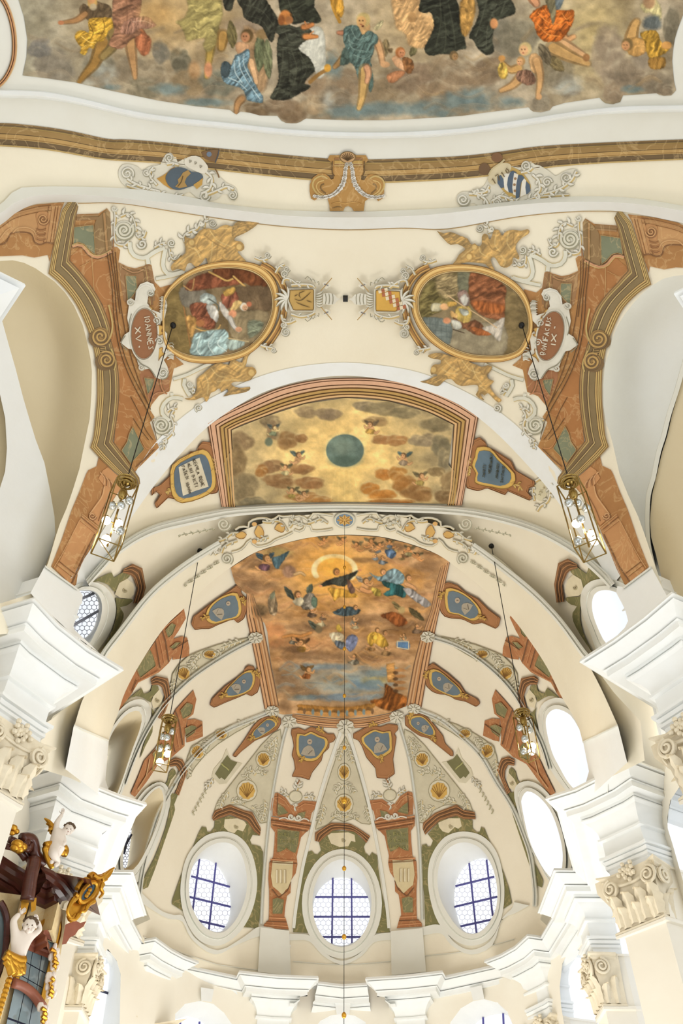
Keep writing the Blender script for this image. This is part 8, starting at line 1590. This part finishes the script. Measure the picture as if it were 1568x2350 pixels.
def hand(t, px, off, dx, dy, s=.03):
    """palm with four unequal fingers and a thumb"""
    c = AP([px], off)[0]; e = AP([(px[0]+dx, px[1]+dy)], off+.02)[0]-c; e /= np.linalg.norm(e); d = -c/np.linalg.norm(c); w = np.cross(e, d); mb = MB(); ball(mb, c+e*s*.8, (s*1.1, s*1.0, s*1.1), k=8, m=6)
    for k, L in enumerate((1.9, 2.3, 2.1, 1.6)): o = c+w*s*(k-1.5)*.55+e*s*1.3; tube(mb, [o, o+e*s*L*.5, o+e*s*L*.85+d*s*.4, o+e*s*L+d*s*.8], [s*.3, s*.28, s*.25, s*.18], 5)
    o = c-w*s*.9+e*s*.5; tube(mb, [o, o-w*s*.8+e*s*.5, o-w*s*1.1+e*s*1.2], [s*.32, s*.28, s*.2], 5); mb.build('hand', 'marble_white', t, sm=True)
def wingmb(t, root, tips, off, nm='wing'):
    mb = MB(); r = AP([root], off)[0]
    for i, tp in enumerate(tips): a = np.array([r, (r+AP([tp], off)[0])/2+np.array([0, -.03, .02]), AP([tp], off-.03)[0]]); tube(mb, smooth(a, 4), np.linspace(.06, .012, 9), 5)
    ball(mb, r, (.08, .05, .08)); mb.build(nm, 'gold', t)
U = thing('putto_statue', 'white marble putto with gilt wings seated on the dark altar pediment, arm raised', 'statue', tuple(AP([(124, 1975)], .3)[0]))
figure('body', {'pelvis': ((122, 1944), .35, .115), 'belly': ((128, 1930), .38, .11), 'chest': ((136, 1914), .38, .105), 'neck': ((146, 1908), .36, .05), 'head': ((157, 1904), .36, .06), 'ls': ((128, 1902), .36, .055), 'le': ((131, 1886), .36, .045), 'lh': ((143, 1868), .36, .028), 'rs': ((144, 1920), .42, .05), 're': ((148, 1934), .46, .042), 'rh': ((138, 1944), .5, .028),
    'lk': ((138, 1948), .52, .08), 'la': ((126, 1972), .45, .045), 'lf': ((116, 1980), .48, .035), 'rk': ((122, 1958), .55, .08), 'ra': ((134, 1980), .5, .045), 'rf': ((126, 1988), .52, .035)},
    [('pelvis', 'belly'), ('belly', 'chest'), ('chest', 'neck'), ('neck', 'head'), ('chest', 'ls'), ('ls', 'le'), ('le', 'lh'), ('chest', 'rs'), ('rs', 're'), ('re', 'rh'), ('pelvis', 'lk'), ('lk', 'la'), ('la', 'lf'), ('pelvis', 'rk'), ('rk', 'ra'), ('ra', 'rf')], 'marble_white', U)
facebits(U, (158, 1903), .4, .085); hand(U, (143, 1868), .36, 2, -10, .026); hand(U, (138, 1944), .5, -8, 4, .026)
wingmb(U, (124, 1906), [(102, 1878), (106, 1890), (112, 1900), (120, 1912), (134, 1880), (110, 1908)], .3)
mb = MB(); 
for q in ('104,1940 116,1938 130,1944 144,1946', '102,1950 116,1948 132,1954 146,1956', '106,1958 118,1962 130,1966', '104,1944 108,1960 114,1976 122,1990', '112,1946 116,1962 124,1980', '146,1944 150,1952 146,1962'): a = smooth(AP(P(q), .42), 4); tube(mb, a, .06, 7)
mb.build('drapery', 'gold', U, sm=True)
U = thing('caryatid_putto', 'white marble putto half figure with raised arms carrying the altar cornice', 'statue', tuple(AP([(42, 2220)], .3)[0]))
figure('body', {'pelvis': ((40, 2206), .3, .12), 'belly': ((44, 2184), .34, .115), 'chest': ((50, 2158), .36, .125), 'neck': ((58, 2138), .36, .06), 'head': ((66, 2126), .36, .07), 'ls': ((34, 2142), .34, .065), 'le': ((30, 2112), .34, .055), 'lh': ((46, 2096), .38, .035), 'rs': ((72, 2148), .38, .06), 're': ((92, 2134), .38, .05), 'rh': ((86, 2112), .4, .034)},
    [('pelvis', 'belly'), ('belly', 'chest'), ('chest', 'neck'), ('neck', 'head'), ('chest', 'ls'), ('ls', 'le'), ('le', 'lh'), ('chest', 'rs'), ('rs', 're'), ('re', 'rh')], 'marble_white', U)
facebits(U, (68, 2124), .42, .1); hand(U, (46, 2096), .38, 8, -6, .03); hand(U, (86, 2112), .4, -4, -10, .03)
mb = MB()
for q in ('14,2186 28,2196 44,2204 54,2206', '10,2194 24,2206 40,2216 50,2216', '12,2204 24,2218 38,2228 46,2228', '20,2192 22,2212 30,2234', '32,2200 36,2218 40,2238', '46,2204 50,2218 46,2234'): a = smooth(AP(P(q), .4), 4); tube(mb, a, np.linspace(.05, .08, len(a)), 7)
mb.build('drapery', 'gold', U, sm=True)
for i, (x, y) in enumerate(((124, 2196), (116, 2262), (98, 2332))):
    U = thing('gilt_carving', ('upper', 'middle', 'lower')[i]+' cluster of white and gold carving along the right edge of the altar glass', 'carving', tuple(AP([(x, y)], .2)[0])); rr = random.Random(i)
    mb = MB()
    for k in range(26): ball(mb, AP([(x+rr.uniform(-8, 10), y+rr.uniform(-24, 24))], .2)[0], (.035, .035, .06), k=7, m=5)
    mb.build('carved_leaves', 'marble_white', U, kind='stuff'); mb = MB(); [tube(mb, smooth(AP(P([(x+rr.uniform(-8, 4), y+j*9-18), (x+rr.uniform(0, 9), y+j*9-12), (x+rr.uniform(-4, 8), y+j*9-6)]), .27), 3), [.03, .028, .026, .022, .018, .014, .01], 6) for j in range(5)]; mb.build('gilt_scroll', 'gold', U)
